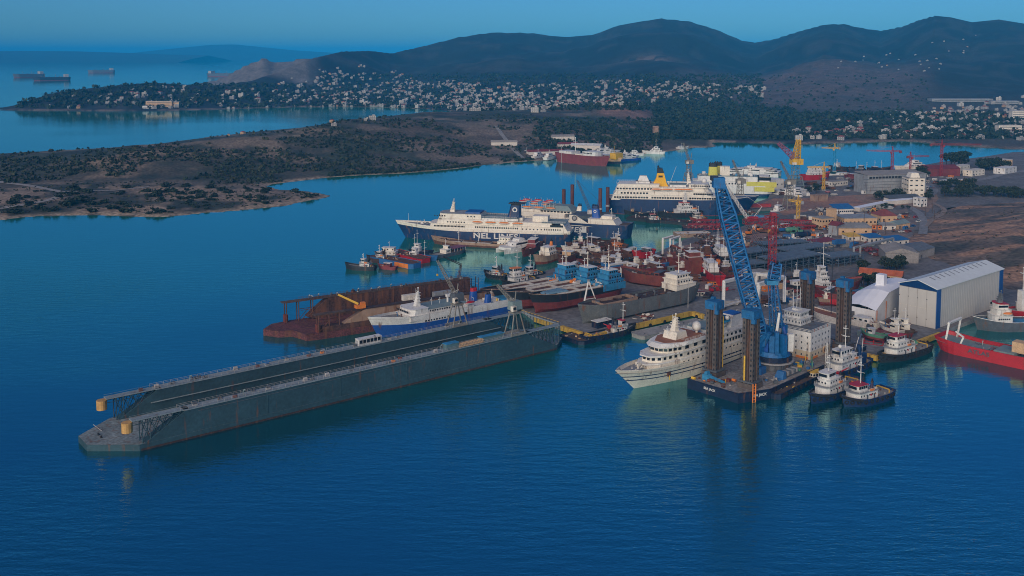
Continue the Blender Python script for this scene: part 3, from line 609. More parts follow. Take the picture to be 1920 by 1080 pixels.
# ---------------------------------------------------------------- the large grey floating dock in front
def floating_dock():
    A = G(262, 846); E = G(1045, 655); d = E-A; L = d.length; rz = math.atan2(d.y, d.x); W = 31.0; H = 10.2; T = 4.0
    r = root('floating_dock', 'huge empty grey floating dock with two long side walls in the foreground', 'floating dock', (A.x, A.y, 0), rz); g = paint('dockg'); lt = paint('dockl')
    b = MB(); b.prism([(0, 0), (L, 0), (L+9, 7), (L+9, W-7), (L, W), (0, W), (-13.5, W-10.5), (-13.5, 10.7)], -1.0, 2.2, M('pontoon_plate', (.23, .27, .26), .8, .5, .1, .35, fine=.3), sidem=g); b.build('pontoon', r)
    for y0, nm in ((0, 'near'), (W-T, 'far')):
        wl = MB(); wl.yprism([(2, 2.2), (L-1, 2.2), (L-18, H), (16, H)], y0+.06, y0+T-.06, g); wo = wl.build('side_wall', r)
        tp_ = MB(); tp_.box((L/2, y0+T/2, H), (L-30, T+.6, .3), lt); tp_.build('walkway', wo)
        fb = MB(); fb.box((L/2, y0-.035 if y0 == 0 else y0+T+.035, -.6), (L-1, .1, 1.25), paint('rustd')); fb.box((L/2, y0-.03 if y0 == 0 else y0+T+.03, H-1.1), (L-40, .08, .18), paint('dgrey')); fb.build('fouling_band', wo)
        lg = MB(); yi = y0+T if y0 == 0 else y0-.9
        lg.box((L/2+1, yi+(.45), 5.9), (L-24, .6, .2), paint('dockl')); lg.build('ledge', wo)
        rb = MB()
        for i in range(1, 5):
            x = 16+(L-36)*i/5
            rb.box((x, y0-.03 if y0 == 0 else y0+T+.03, 2.4), (.2, .10, H-2.6), g)
        rb.build('plating', wo)
        for end, x0, x1, xc in ((0, -2, 17, 1.2), (1, L+2, L-19, L+1)):
            gy = MB(); gy.box(((x0+x1)/2, y0+T/2, H-.05), (abs(x1-x0), T*.8, .35), lt)
            for yy in (y0+.5, y0+T-.5): gy.bar((x0, yy, H+.9), (x1, yy, H+.9), .06, lt); gy.bar((x0, yy, H-1.2), (x1, yy, H-1.2), .14, g)
            n = 6 if end == 0 else 9
            for i in range(n+1):
                f = i/n; x = xc+(x1-xc)*f; zb = 2.2 if i == 0 else 2.2+(H-2.2)*max(0, (f-.08))*.98
                for yy in (y0+.5, y0+T-.5):
                    if end == 1 or i < 2: gy.tube((x, yy, 2.2 if end else zb), (x, yy, H), .16, g, 5)
                    if i < n: x2 = xc+(x1-xc)*(i+1)/n; gy.tube((x, yy, max(zb, 2.2+(H-2.2)*f)), (x2, yy, H), .13, g, 4); gy.tube((x, yy, H), (x2, yy, max(2.2, 2.2+(H-2.2)*(f+1/n))), .12, g, 4)
                gy.tube((x, y0+.5, H-1.2), (x, y0+T-.5, H-1.2), .1, g, 4)
            gy.build('end_gantry', r)
            if end == 0:
                dr = MB(); dr.tube((x0-1.2, y0+T/2, H-3.6), (x0-1.2, y0+T/2, H-.3), 1.75, M('drum_ochre', (.60, .33, .10), .7, .35, .6, .2), 14); dr.build('fender_drum', r)
        hr = MB()
        for yy in (y0+.1, y0+T-.1):
            for zz in (.55, 1.05): hr.tube((14, yy, H+.3+zz), (L-18, yy, H+.3+zz), .045, paint('weld'), 3)
            for i in range(60): x = 14+(L-32)*i/59; hr.tube((x, yy, H+.3), (x, yy, H+1.35), .045, paint('weld'), 3)
        hr.build('handrail', r)
        rr = random.Random(int(y0)+5)
        for i in range(22):                                    # bollards, winches and lockers along the walkway
            x = rr.uniform(10, L-24); k = rr.random(); yy = y0+T/2+rr.uniform(-1, 1); z = H+.3; c = MB()
            if k < .3:
                for dx in (-.5, .5): c.tube((x+dx, yy, z), (x+dx, yy, z+.8), .32, paint('dgrey'), 8); c.tube((x+dx, yy, z+.8), (x+dx, yy, z+.95), .42, paint('dgrey'), 8)
                c.box((x, yy, z-.02), (1.8, .8, .12), paint('dgrey')); c.build('bollard', r)
            elif k < .55: c.box((x, yy, z), (1.6, 1.2, .35), paint('weld')); c.tube((x-.7, yy, z+.8), (x+.7, yy, z+.8), .5, paint(rr.choice(['dgrey', 'weld', 'bluec'])), 10); c.build('winch', r)
            elif k < .8: c.box((x, yy, z), (1.4, .8, .9), paint(rr.choice(['oxide', 'weld', 'orange', 'oxide']))); c.box((x, yy, z+.9), (1.5, .9, .08), paint('dgrey')); c.build('locker', r)
            else: c.tube((x, yy, z), (x, yy, z+1.6), .16, paint('gtop'), 6); c.tube((x, yy, z+1.6), (x+.7, yy, z+1.9), .28, paint('gtop'), 8); c.build('vent', r)
    sh = MB(); sh.box((126, 2, H+.3), (6, 2.6, 2.2), M('shed_green', (.10, .18, .19), .7, .2, .3)); s1 = sh.build('deck_shed', r); rf = MB(); rf.box((126, 2, H+2.5), (6.4, 3, .2), paint('lblue')); rf.build('roof', s1)
    sh = MB(); sh.box((147, 2.6, H+.3), (12, 2.2, 1.7), MATS['shed_green']); s2 = sh.build('deck_shed', r); rf = MB(); rf.box((147, 2.6, H+2.0), (12.4, 2.6, .2), paint('lblue')); rf.build('roof', s2)
    gw = MB(); gw.box((135.5, .9, H+.4), (12.5, 1.4, .3), paint('ochre'))
    for yy in (.3, 1.5): gw.lattice((129.5, yy, H+1.2), (141.5, yy, H+1.2), 1.0, 1.0, .07, paint('ochre'), 16)
    gw.build('gangway', r)
    # swinging bridge across the far end
    br = MB(); br.bar((L+3, 2, H), (L+3, W-2, H), .5, lt); br.bar((L+3, 2, H+1.1), (L+3, W-2, H+1.1), .12, paint('yellow'))
    for i in range(13): y = 2+(W-4)*i/12; br.tube((L+3, y, 2.2), (L+3, y, H+1.1), .12, g, 4)
    br.build('end_bridge', r)
    bh = MB(); bh.bar((-6, 20, 2.25), (-6.5, 28, 2.25), .2, paint('weld')); bh.tube((-8, 14, 2.2), (-8, 14, 2.9), .35, paint('black'), 8); bh.tube((-8, 17, 2.2), (-8, 17, 2.9), .35, paint('black'), 8); bh.build('bollard', r)
    M4 = Matrix.Translation((A.x, A.y, 0)) @ Matrix.Rotation(rz, 4, 'Z')
    # the long white cabin standing on the far wall
    p = M4 @ Vector((103.5, W-T/2, H+.3)); cab = root('site_cabin', 'long white cabin with six dark windows standing on the far wall of the grey dock', 'cabin', p, rz); c = MB(); c.box((0, 0, 0), (10.8, 2.6, 2.6), paint('white')); c.build('cabin_body', cab)
    rf = MB(); rf.box((0, 0, 2.6), (11.1, 2.9, .14), paint('white')); rf.build('roof', cab); wm = MB(); wm.box((0, 0, 0), (1.35, .1, 1.5), paint('glass')); wm = wm.mesh('window')
    for i in range(6): mob('window', wm, cab, (-4.3+1.72*i, -1.33, .75))
    dj = MB(); dj.box((-5.43, 0, .1), (.1, .9, 2.0), paint('grey')); dj.build('door', cab)
    # two travelling cranes on the walls
    def dock_crane(x, y, label, jib, cab_m):
        q = M4 @ Vector((x, y, H+.3)); k = root('dock_crane', label, 'crane', q, rz, 'travelling cranes on the grey dock'); gm = paint('craneg')
        bs = MB(); bs.box((0, -2.4, 0), (8, .8, .9), gm); bs.box((0, 2.4, 0), (8, .8, .9), gm)
        bs.build('bogies', k)
        for sx in (-1, 1):
            for sy in (-1, 1): l = MB(); l.bar((sx*3.6, sy*2.4, .8), (sx*1.5, sy*1.4, 9.5), .42, gm); l.build('leg', k)
        tb = MB(); tb.box((0, 0, 9.2), (4.4, 4, .7), gm); tb.tube((0, 0, 9.9), (0, 0, 10.8), 1.5, gm, 12); tb.build('turntable', k)
        hs = MB(); hs.box((0, 0, 10.8), (5.4, 3.6, 3.6), paint(cab_m), tap=(.9, .9)); ho = hs.build('machinery_house', k)
        cb = MB(); cb.box((-2.6, -2.3, 10.7), (1.9, 1.6, 2.2), paint('cream')); co = cb.build('cab', k); gl = MB(); gl.box((-2.6, -3.13, 11.5), (1.5, .08, 1.0), paint('glass')); gl.build('window', co)
        j = MB(); j.lattice((jib[0]*.06, jib[1]*.06, 13.5), jib, 1.6, .8, .13, gm, 16); j.tube((0, 0, 14.4), (.6, 0, 18.5), .25, gm, 5); j.tube((.6, 0, 18.5), jib, .06, paint('black'), 3); j.build('jib', k)
        hk = MB(); hk.tube(jib, (jib[0], jib[1], jib[2]-6), .06, paint('black'), 3); hk.box((jib[0], jib[1], jib[2]-6.9), (.6, .6, .9), paint('yellow')); hk.build('hook', k)
    dock_crane(148.5, W-T/2, 'grey four legged crane on the far dock wall beside the blue white ferry', (-7, 5, 29), 'dgrey'); dock_crane(159.5, T/2, 'grey four legged crane at the near right end of the long dock wall', (-5, 6, 21), 'gtop')
floating_dock()
# ---------------------------------------------------------------- the rusty floating dock behind it
def rusty_dock():
    A = G(600, 637); rz = math.atan2(.518, .855); L = 112.0; L2 = 92.0; W = 29.0; ox, tn, dk = M('rusty_pontoon', (.135, .040, .040), .85, .6, .16, .55, fine=.45), M('tan_wall', (.36, .225, .15), .85, .4, .15, .45), M('rust_wall', (.085, .040, .032), .9, .55, .12, .75, fine=.4)
    r = root('floating_dock', 'shorter rusty brown floating dock with one tan inner wall', 'floating dock', (A.x, A.y, 0), rz)
    b = MB(); b.prism([(0, 0), (L, 0), (L, W-8), (L2+8, W), (-4, W), (-14, W-2), (-20, W-9), (-15, 13), (-9, 11), (-6, 1)], -1, 3.0, ox); b.build('pontoon', r)
    f = MB(); f.yprism([(8, 3), (L2, 3), (L2, 12.5), (14, 12.5), (3, 4.5)], W-4, W, dk); fo = f.build('side_wall', r)
    n_ = MB(); n_.yprism([(12, 5.5), (L-14, 5.5), (L-14, 11), (23, 11)], 1, 4.2, tn); no = n_.build('side_wall', r); n_ = MB(); n_.yprism([(2, 3), (L-14, 3), (L-14, 5.4), (2, 5.4)], .6, 4.6, dk); n_.build('lower_wall', no)
    e = MB()
    for k in range(14): x = 14+(L2-18)*k/13; e.box((x, W-4.12, 3.1), (.5, .2, 9.2), dk)
    e.build('plating', fo)
    w_ = MB(); w_.box((L2/2+4, W-2, 12.5), (L2-8, 4.4, .35), paint('brown')); w_.box((L/2, 2.6, 11), (L-26, 3.8, .35), paint('rustd')); w_.build('walkway', r)
    for y0, x1, hh in ((W-4, 14, 12.5), (.6, 23, 11)):
        q = MB()
        for yy in (y0+.4, y0+3.4):
            for x in ((-7, -1, 6) if y0 > 5 else (0, 5, 10)): q.tube((x, yy, 3), (x, yy, hh), .28, paint('rustb'), 6)
            q.bar((-8 if y0 > 5 else -1, yy, hh), (x1, yy, hh), .3, paint('rustb')); q.bar((0, yy, 8), (10, yy, 8), .2, paint('rustb')); q.tube((0, yy, 3), (5, yy, 8), .15, paint('rustb'), 4)
        q.box((x1/2-1-(3.5 if y0 > 5 else 0), y0+1.9, hh), (x1+2+(7 if y0 > 5 else 0), 3.4, .3), paint('brown')); q.build('end_gantry', r)
        c = MB(); c.box((-7 if y0 > 5 else 0, y0+1.9, 3), (1.7, 2.2, 3.6), paint('oxide')); c.build('end_post', r)
    q = MB(); hz_ = 12.8
    for yy in (W-3.8, W-.2):
        for zz in (.5, 1.0): q.tube((0, yy, hz_+zz), (L2, yy, hz_+zz), .045, paint('rustb'), 3)
        for i in range(45): q.tube((L2*i/44, yy, hz_), (L2*i/44, yy, hz_+1), .045, paint('rustb'), 3)
    q.build('handrail', r)
    rr = random.Random(4)
    for i in range(20):
        c = MB(); x = rr.uniform(4, L2-4); yy = W-2+rr.uniform(-1, 1); s = rr.uniform(.6, 1.5)
        if i % 2: c.tube((x, yy, 12.8), (x, yy, 12.8+s*1.2), .25, paint('dgrey'), 7); c.tube((x, yy, 12.8+s*1.2), (x+.5, yy, 12.9+s*1.3), .32, paint('weld'), 7); c.build('vent', r)
        else: c.box((x, yy, 12.8), (s*1.5, s, s*.7), paint(rr.choice(['dgrey', 'weld', 'rustb'])), rr.random()); c.tube((x-.4, yy, 12.9+s), (x+.4, yy, 12.9+s), .35, paint('dgrey'), 8); c.build('winch', r)
    c = MB(); c.lattice((L2-6, W-2, 12.6), (L2-4, W-1, 20), 1.2, .7, .1, paint('rustd'), 6); c.lattice((L2-4, W-1, 20), (L2-16, W-4, 26), .9, .5, .1, paint('rustd'), 10); c.build('derrick', r)
    for x in (L2+1, L2+5):
        q = MB()
        for yy in (W-3.4, W-.6): q.tube((x, yy, 1), (x, yy, 12.5), .22, paint('rustd'), 5)
        q.bar((x, W-3.4, 9), (x, W-.6, 9), .2, paint('weld')); q.build('end_post', r)
    M4 = Matrix.Translation((A.x, A.y, 0)) @ Matrix.Rotation(rz, 4, 'Z')
    def at(x, y, z): return M4 @ Vector((x, y, z))
    t = root('dock_crane', 'small orange crane with a thick boom on the rusty dock', 'crane', at(21, 3, 11.3), rz); c = MB(); c.box((0, 0, 0), (4.5, 3, 1.6), paint('orange')); c.box((1.2, -.5, 1.6), (2, 1.7, 1.2), paint('orange')); c.build('crane_body', t)
    c = MB(); c.bar((-1, 0, 2.0), (-9.5, 3.5, 6.8), .95, paint('yellow'), .8); c.build('boom', t)
    for x, l, m, s in ((48, 'white container on the rusty dock, the nearer of its two', 'stucco', 8), (67, 'pale grey container on the rusty dock beside the ferry mast', 'grey', 9.5)):
        k = root('shipping_container', l, 'container', at(x, 5.6 if x < 50 else 9, 11.0 if x < 50 else 9.5), rz, 'containers on the rusty dock'); c = MB(); c.box((0, 0, .15), (s, 2.5, 2.7), paint(m)); c.build('box', k); c = MB()
        for i in range(int(s/.6)): c.box((-s/2+.3+.6*i, -1.27, .3), (.25, .06, 2.4), paint(m))
        c.build('corrugation', k); c = MB(); c.box((0, 0, 0), (s-.4, 2.3, .16), paint('dgrey')); c.build('base_frame', k)
    b = MB(); b.box((67, 9, 3), (11, 3, 6.4), paint('rustd')); b.build('inner_platform', r)
rusty_dock()
# ---------------------------------------------------------------- blue and white ferry lying between the docks
def blue_white_ferry():
    s = Ship('ferry', 'white ferry with a royal blue lower hull between the two floating docks', 'ferry', (-1.0, 497, 0), (-61, 451, 0), 13.5, world=True)
    s.hull(8.2, [(.08, 'boot'), (.64, 'royal'), (1, 'white')], bu=2.2, rake=6, bl=.3, sw=.9, sl=.12, bul=1.1, deckm='deck')
    s.house(.36, .83, 13.2, 6.3, 8.6, 'white', roof='white', name='passenger_deck'); s.house(.40, .80, 11.8, 8.6, 10.6, 'white', nose=2.5, roof='gtop', name='upper_deck'); s.house(.70, .83, 12.6, 8.8, 11.4, 'white', nose=2.5, rake=.6, roof='white', name='wheelhouse')
    s.fwin(.8365, 10.5, 7, 1.0, .9, 9.5, .1); s.win(.58, .72, 5.6, 8, .9, .7, 6.72); s.win(.42, .55, 5.6, 2, 1.6, 1.3, 6.76); s.win(.45, .68, 9.7, 14, .8, .8, 5.92); s.win(.10, .12, 5.3, 1, 1.8, 1.5, 6.6)
    s.funnel(.27, 7, 14.5, 5, 3.2, 'royal', 'red', y=-3.5, rake=.5); s.funnel(.22, 7, 12, 4, 3, 'royal', 'royal', y=3.5, rake=.4)
    s.radar_mast(.73, 11.4, 20); s.rails(.40, .70, 12.8, 8.6, n=14); s.crane(.5, 10.6, 3, 6, 'white', az=3.0)
    b = MB()
    for i in range(6): b.box((s.X(.06+.025*i), (i % 3-1)*3, 6.4), (1.5, 2.0, 1.0+.4*(i % 2)), paint('lblue' if i % 2 else 'weld'))
    s.part('deck_gear', b); s.house(.02, .1, 11, 6.3, 8.3, 'lblue', name='stern_house'); s.house(.12, .2, 6, 6.3, 8.8, 'white', name='stern_house'); s.house(.205, .33, 11, 6.3, 8.0, 'white', name='stern_house'); s.clutter(.85, .96, 6, 7.4, 10, ('bluec', 'weld', 'rustb')); s.mast(.15, 8, 13, 'cream', .18, 1)
    s.lifeboat(.38, 10.2, 5.6, 6, 'red'); s.mast(.62, 10.6, 14, 'white', .15, 1); s.mast(.56, 10.6, 13.5, 'white', .15, 1)
blue_white_ferry()
# ---------------------------------------------------------------- white cruise ship
def cruise_ship():
    a = R(42.5); Q = G(1192, 727); P = Q+Vector((math.cos(a), math.sin(a), 0))*86
    s = Ship('cruise_ship', 'small white cruise ship with a sharp bow beside the blue crane barge', 'cruise ship', P, Q, 15.0, world=True); w_ = 'cream'
    M('paint_cream')
    s.hull(7.2, [(.08, 'boot'), (.47, 'cream'), (.52, 'navy'), (.65, 'cream'), (.70, 'navy'), (1, 'cream')], bu=2.2, rake=12, bl=.42, pd=5, pw=1.3, sl=.15, sw=.8, bul=1.2, deckm='grey')
    s.house(.04, .95, 14.5, 6.0, 8.7, 'cream', nose=17, name='main_deck'); s.house(.06, .965, 14.3, 8.7, 9.1, 'white', nose=17, name='deck_edge')
    s.house(.06, .93, 13.5, 9.1, 11.5, 'cream', nose=15, rake=.5, name='promenade_deck'); s.house(.30, .945, 14.4, 11.5, 11.95, 'white', nose=15, name='deck_edge')
    s.house(.52, .865, 13.4, 11.95, 14.3, 'cream', nose=9, rake=-.6, name='bridge'); s.house(.55, .885, 15.2, 14.3, 15.5, 'white', nose=11, rake=2.4, name='bridge_roof')
    b = MB(); b.prism([(s.X(.57), -6.4), (s.X(.76), -6.4), (s.X(.835), -2.5), (s.X(.835), 2.5), (s.X(.76), 6.4), (s.X(.57), 6.4)], 15.5, 15.6, paint('teak')); s.part('sun_deck', b)
    s.house(.06, .52, 13.2, 11.5, 13.6, 'white', name='aft_deck', roof='white'); s.house(.40, .54, 12, 13.8, 16.2, 'white', name='lounge', roof='gtop', arake=1)
    s.house(.675, .765, 6.6, 15.6, 18.4, 'cream', name='mast_house', rake=1.2, arake=1.0); s.radar_mast(.725, 18.4, 25, 'cream', 2.6); s.mast(.775, 17.6, 20.6, 'white', .15, 1)
    b = MB(); b.tube((s.X(.585), 2, 15.5), (s.X(.585), 2, 17), .6, paint('white'), 8); b.ball((s.X(.585), 2, 18.3), 2.0, paint('white'), 18, 10); s.part('radar_dome', b, smooth=True)
    s.win(.06, .52, 7.4, 16, .8, .9, 7.28); s.win(.58, .76, 7.4, 6, .8, .9, 7.28, name='porthole'); s.win(.10, .62, 4.5, 18, .7, .7, 7.46, name='porthole'); s.win(.10, .46, 10.4, 16, 1.0, 1.2, 6.78); s.win(.52, .72, 10.2, 7, 1.2, 1.0, 6.78); s.win(.20, .48, 12.6, 9, 1.2, 1.0, 6.62)
    s.win(.60, .73, 13.1, 3, 2.2, 1.3, 6.74, name='bridge_window')
    for z, t, w2, yb_, nn, k in ((10.4, .93, 1.3, 13.5, 15, .28), (13.2, .865, 1.5, 13.4, 9, -.3)):     # curved fronts: panes around the nose
        xn = s.X(t)+(-k if k > 0 else .34); y0 = yb_/2
        for (xa, ya), (xb, yb) in (((xn-nn, y0), (xn-nn*.25, y0*.72)), ((xn-nn*.25, y0*.72), (xn, y0*.3)), ((xn, y0*.3), (xn, -y0*.3)), ((xn, -y0*.3), (xn-nn*.25, -y0*.72)), ((xn-nn*.25, -y0*.72), (xn-nn, -y0))):
            m_ = max(2, int(math.hypot(xb-xa, yb-ya)/2.3))
            for i in range(m_): f = (i+.5)/m_; wn = MB(); wn.box((0, 0, -.5), (w2, .16, 1.0), paint('glass')); wn.build('bridge_window', s.root, loc=(xa+(xb-xa)*f+.05, ya+(yb-ya)*f*1.0, z), rz=math.atan2(yb-ya, xb-xa))
    s.rails(.56, .74, 13, 15.5, .9, n=14); s.rails(.08, .39, 13, 13.7, .9, n=12); s.rails(.42, .53, 11.6, 16.2, .9, n=6)
    b = MB(); b.prism([(s.X(.22), -3.2), (s.X(.33), -3.2), (s.X(.33), 3.2), (s.X(.22), 3.2)], 13.6, 18.5, paint('white'), top=[(s.X(.235), -2.6), (s.X(.30), -2.6), (s.X(.30), 2.6), (s.X(.235), 2.6)]); fu = s.part('funnel', b)
    for k, m in ((0, 'teal'), (1, 'navy')):
        b = MB(); b.prism([(s.X(.332), -3.0), (s.X(.39), -3.0), (s.X(.39), 3.0), (s.X(.332), 3.0)], 16.5+k*1.3, 17.5+k*1.3, paint(m)); s.part('wave_band', b, fu)
    b = MB(); b.box((s.X(.265), 0, 18.5), (5.6, 5.4, .5), paint('royal')); s.part('funnel_top', b, fu); b = MB(); b.ball((s.X(.36), 3.4, 18.6), 1.0, paint('white'), 12, 8); s.part('radar_dome', b, smooth=True)
    s.clutter(.955, 1.03, 3.5, 7.9, 12, ('cream', 'weld', 'grey', 'cream'), 1.0); s.crane(.985, 7.4, 1.6, 3, 'cream', az=.5)
    b = MB(); b.box((s.X(.855), s.near*6.35, 3.4), (1.7, .6, 1.5), paint('rustb')); b.tube((s.X(.855), s.near*6.7, 2.0), (s.X(.855), s.near*6.7, 3.8), .2, paint('yellow'), 5); s.part('anchor', b)
    s.lifeboat(.14, 14.4, 6.2, 6.5, 'orange')
cruise_ship()
# ---------------------------------------------------------------- blue jack-up barge with its crane
def crane_barge():
    N = G(1384, 757); rz = R(45); r = root('crane_barge', 'dark blue jack up barge on four tall legs carrying a blue crane', 'barge', (N.x, N.y, 0), rz); nb = paint('tugblue'); Y1 = 23.5
    M4 = Matrix.Translation((N.x, N.y, 0)) @ Matrix.Rotation(rz, 4, 'Z')
    out = [(0, 0), (13, -5.7), (92, -5.7), (92, Y1), (1, Y1)]
    b = MB(); b.prism(out, -1.0, 3.6, M('barge_deck', (.30, .27, .235), .85, .5, .12, .35, fine=.3), sidem=nb); b.build('pontoon', r)
    k = MB(); pts = [(x, y, 3.75) for x, y in out]; k.chain(pts+[pts[0]], .22, nb, 4); k.build('coaming', r)
    for i, (x, y) in enumerate(((10.5, 1.5), (12.5, 19.2), (83, 0.5), (85.5, 19.2))):
        L = MB(); w_ = 1.75; lm = paint('legs')
        for sx in (-1, 1):
            for sy in (-1, 1):
                L.box((x+sx*1.6, y+sy*1.6, -6), (1.5, 1.5, 36.6), lm)
                for z in range(13):
                    L.box((x+sx*1.6, y+sy*2.37, 4.3+2.0*z), (.55, .06, .8), paint('black')); L.box((x+sx*2.37, y+sy*1.6, 4.3+2.0*z), (.06, .55, .8), paint('black'))
        L.box((x, y, -6), (3.6, 3.6, 36.4), paint('rustd'))
        for dx, dy in ((1, 0), (-1, 0), (0, 1), (0, -1)): L.box((x+dx*1.9, y+dy*1.9, -6), (.5, .5, 36.5), paint('brown'))
        lo = L.build('leg', r); c = MB(); c.box((x, y, 30.4), (5.4, 5.4, 3.2), paint('capbl')); c.box((x-2.2, y-2.4, 28.9), (1.2, 1.6, 1.6), paint('capbl')); c.box((x+2, y+2, 33.6), (1.5, 1.5, .7), paint('capbl')); c.box((x-2.75, y, 31.2), (.16, 1.6, 1.4), paint('cranebl')); c.box((x, y-2.75, 31.2), (1.6, .16, 1.4), paint('cranebl'))
        c.build('leg_cap', lo)
        h = MB(); h.box((x, y, 3.6), (6.8, 6.8, 2.0), paint('legs')); h.box((x, y, 5.8), (6.4, 6.4, .7), paint('dgrey')); h.build('jacking_house', r)
    # accommodation block with its bridge
    a = MB(); a.box((65.5, 8.5, 3.6), (17, 13.5, 3.4), M('block_cream', (.62, .52, .36), .6, .2, .3, .15)); a.box((65.5, 8.5, 7.0), (17.04, 13.54, 8.0), paint('white')); ab = a.build('accommodation_block', r)
    bt = MB(); bt.box((60.3, 1.70, 3.7), (5.5, .14, .9), paint('orange')); bt.box((56.95, 5.5, 3.7), (.14, 5.5, .9), paint('orange')); bt.build('orange_stripe', ab)
    wm = MB(); wm.box((0, 0, 0), (.55, .12, .8), paint('dgrey')); wm = wm.mesh('window')
    for row in range(4):
        for i in range(6): mob('window', wm, ab, (58.5+2.7*i, 1.70, 5.0+2.5*row))
        for i in range(5): mob('window', wm, ab, (56.95, 3.2+2.6*i, 5.0+2.5*row), R(90))
    dr = MB(); dr.tube((69, 1.72, 5.6), (69, 1.5, 5.6), 1.6, paint('ochre'), 16); dr.tube((69, 1.5, 5.6), (69, 1.35, 5.6), .9, paint('rustb'), 12); dr.build('cable_reel', ab)
    rl = MB()
    for zz in (.6, 1.2): rl.chain([(57, 1.8, 15+zz), (74, 1.8, 15+zz), (74, 15.2, 15+zz), (57, 15.2, 15+zz), (57, 1.8, 15+zz)], .07, paint('white'), 3)
    for i in range(24):
        f = i/23*17; rl.tube((57+f, 1.8, 15), (57+f, 1.8, 16.2), .06, paint('orange' if i % 5 == 4 else 'white'), 3); rl.tube((57, 1.8+f*.78, 15), (57, 1.8+f*.78, 16.2), .06, paint('white'), 3)
    rl.build('handrail', ab)
    top = MB(); top.box((65.5, 8.5, 15.0), (16.6, 13.1, .12), paint('steel')); top.build('roof', ab)
    for x0, y0, z0, sx, sy, sz in ((68, 14.5, 15.1, 9, 9, 2.6), (68, 14.5, 17.9, 7.4, 7.4, 2.5)):
        q = MB(); q.box((x0, y0, z0), (sx, sy, sz), paint('white')); q.box((x0, y0, z0+sz), (sx+1.2, sy+1.2, .22), paint('white')); qo = q.build('bridge', r)
        for i in range(6): mob('window', wm, qo, (x0-sx/2+.7+i*(sx-1.4)/5, y0-sy/2-.03, z0+1.0)); mob('window', wm, qo, (x0-sx/2-.03, y0-sy/2+.7+i*(sy-1.4)/5, z0+1.0), R(90))
    m = MB()
    for dx, dy, h in ((0, 0, 12), (-1.6, .8, 8.5), (1.7, -.6, 9.5)):
        m.tube((68+dx, 14.5+dy, 20.5), (68+dx, 14.5+dy, 20.5+h), .16, paint('white'), 5); m.tube((66.4+dx, 14.5+dy, 20.5+h*.5), (69.6+dx, 14.5+dy, 20.5+h*.5), .1, paint('white'), 4); m.tube((67+dx, 14.5+dy, 20.5+h*.7), (69+dx, 14.5+dy, 20.5+h*.7), .1, paint('white'), 4)
    m.box((68, 14.5, 20.6), (3, 3, .8), paint('white')); m.build('mast', r)
    # revolving crane
    cx, cy = 39.5, 9.2; cb = paint('cranebl'); p = MB(); p.tube((cx, cy, 3.6), (cx, cy, 6.2), 7.6, paint('steel'), 28); p.tube((cx, cy, 6.2), (cx, cy, 6.7), 8.6, paint('weld'), 28)
    for i in range(18): a_ = 2*math.pi*i/18; p.box((cx+8.0*math.cos(a_), cy+8.0*math.sin(a_), 3.6), (.5, .5, 2.6), paint('dgrey'), a_)
    po = p.build('slew_ring', r)
    d = MB(); d.tube((cx, cy, 6.9), (cx, cy, 8.8), 7.9, paint('tugblue'), 24); d.tube((cx, cy, 8.8), (cx, cy, 10.6), 7.2, cb, 24, 6.6); d.build('turntable', r)
    rr = random.Random(2); mh = MB()
    for i in range(90):
        a_ = rr.uniform(0, 6.28); q = rr.uniform(1.5, 6.8); x, y = cx+q*math.cos(a_), cy+q*math.sin(a_); m_ = rr.choice([cb, cb, cb, paint('royal'), paint('tugblue'), paint('cranebl'), paint('steel')])
        if rr.random() < .5: mh.box((x, y, 10), (rr.uniform(1.2, 3.4), rr.uniform(1, 2.6), rr.uniform(3, 11)), m_, a_)
        else: mh.tube((x-1.2*math.sin(a_), y+1.2*math.cos(a_), 11.4+rr.random()*8), (x+1.2*math.sin(a_), y-1.2*math.cos(a_), 11.4+rr.random()*3), rr.uniform(.5, 1.2), m_, 10)
    mh.build('winch_house', r)
    ih = M4.inverted(); I = lambda X, Y, Z: ih @ Vector((X, Y, Z))
    cw = M4 @ Vector((cx, cy, 0)); foot = Vector((cw.x-4.2, cw.y-1.5, 11.0)); Yt = cw.y-4; tip = Vector(((1350-960)/F*Yt*1.0, Yt, hz(1350, 338, Yt)))
    bm_ = MB(); f_, t_ = I(*foot), I(*tip); up = I(foot.x+1, foot.y, foot.z)-f_
    bm_.lattice(f_, t_, 3.5, 3.0, .42, cb, 40, rd=.26, wm=5.6, up=I(cw.x, cw.y-1, 0)-I(cw.x, cw.y, 0)); ax = (t_-f_); 
    for k in range(1, 15): c_ = f_+ax*(k/15+.02); bm_.box((c_.x, c_.y, c_.z), (4.4, 4.4, .22), cb, R(-45))
    q1 = (ax.cross(Vector((1, 1, 0)))).normalized()
    bm_.tube(f_, t_-ax*.03, .3, cb, 5)
    bo = bm_.build('boom', r); hd = MB(); hd.box((t_.x, t_.y, t_.z-2.8), (4.6, 3.8, 4.0), cb, R(-45)); hd.box((t_.x-1.2, t_.y+1.2, t_.z), (2.8, 2.6, 1.8), paint('tugblue'), R(-45)); hd.build('boom_head', bo)
    cat_ = MB(); wl_ = [f_+ax*k+Vector((.2, -.2, 0)) for k in (.02, .36)]; cat_.lattice(wl_[0], wl_[1], 1.1, .9, .13, paint('white'), 12); cat_.build('ladder', bo)
    am = MB(); ah = Vector(((1459-960)/F*(cw.y+3), cw.y+3, hz(1459, 500, cw.y+3)))
    for dx, dy in ((2.6, 2), (6.2, 3)): am.lattice(I(cw.x+dx-1.5, cw.y+dy-1, 10.5), I(ah.x-2+dx*.35, ah.y+dy*.3, ah.z-4), 2.2, 1.7, .22, cb, 12)
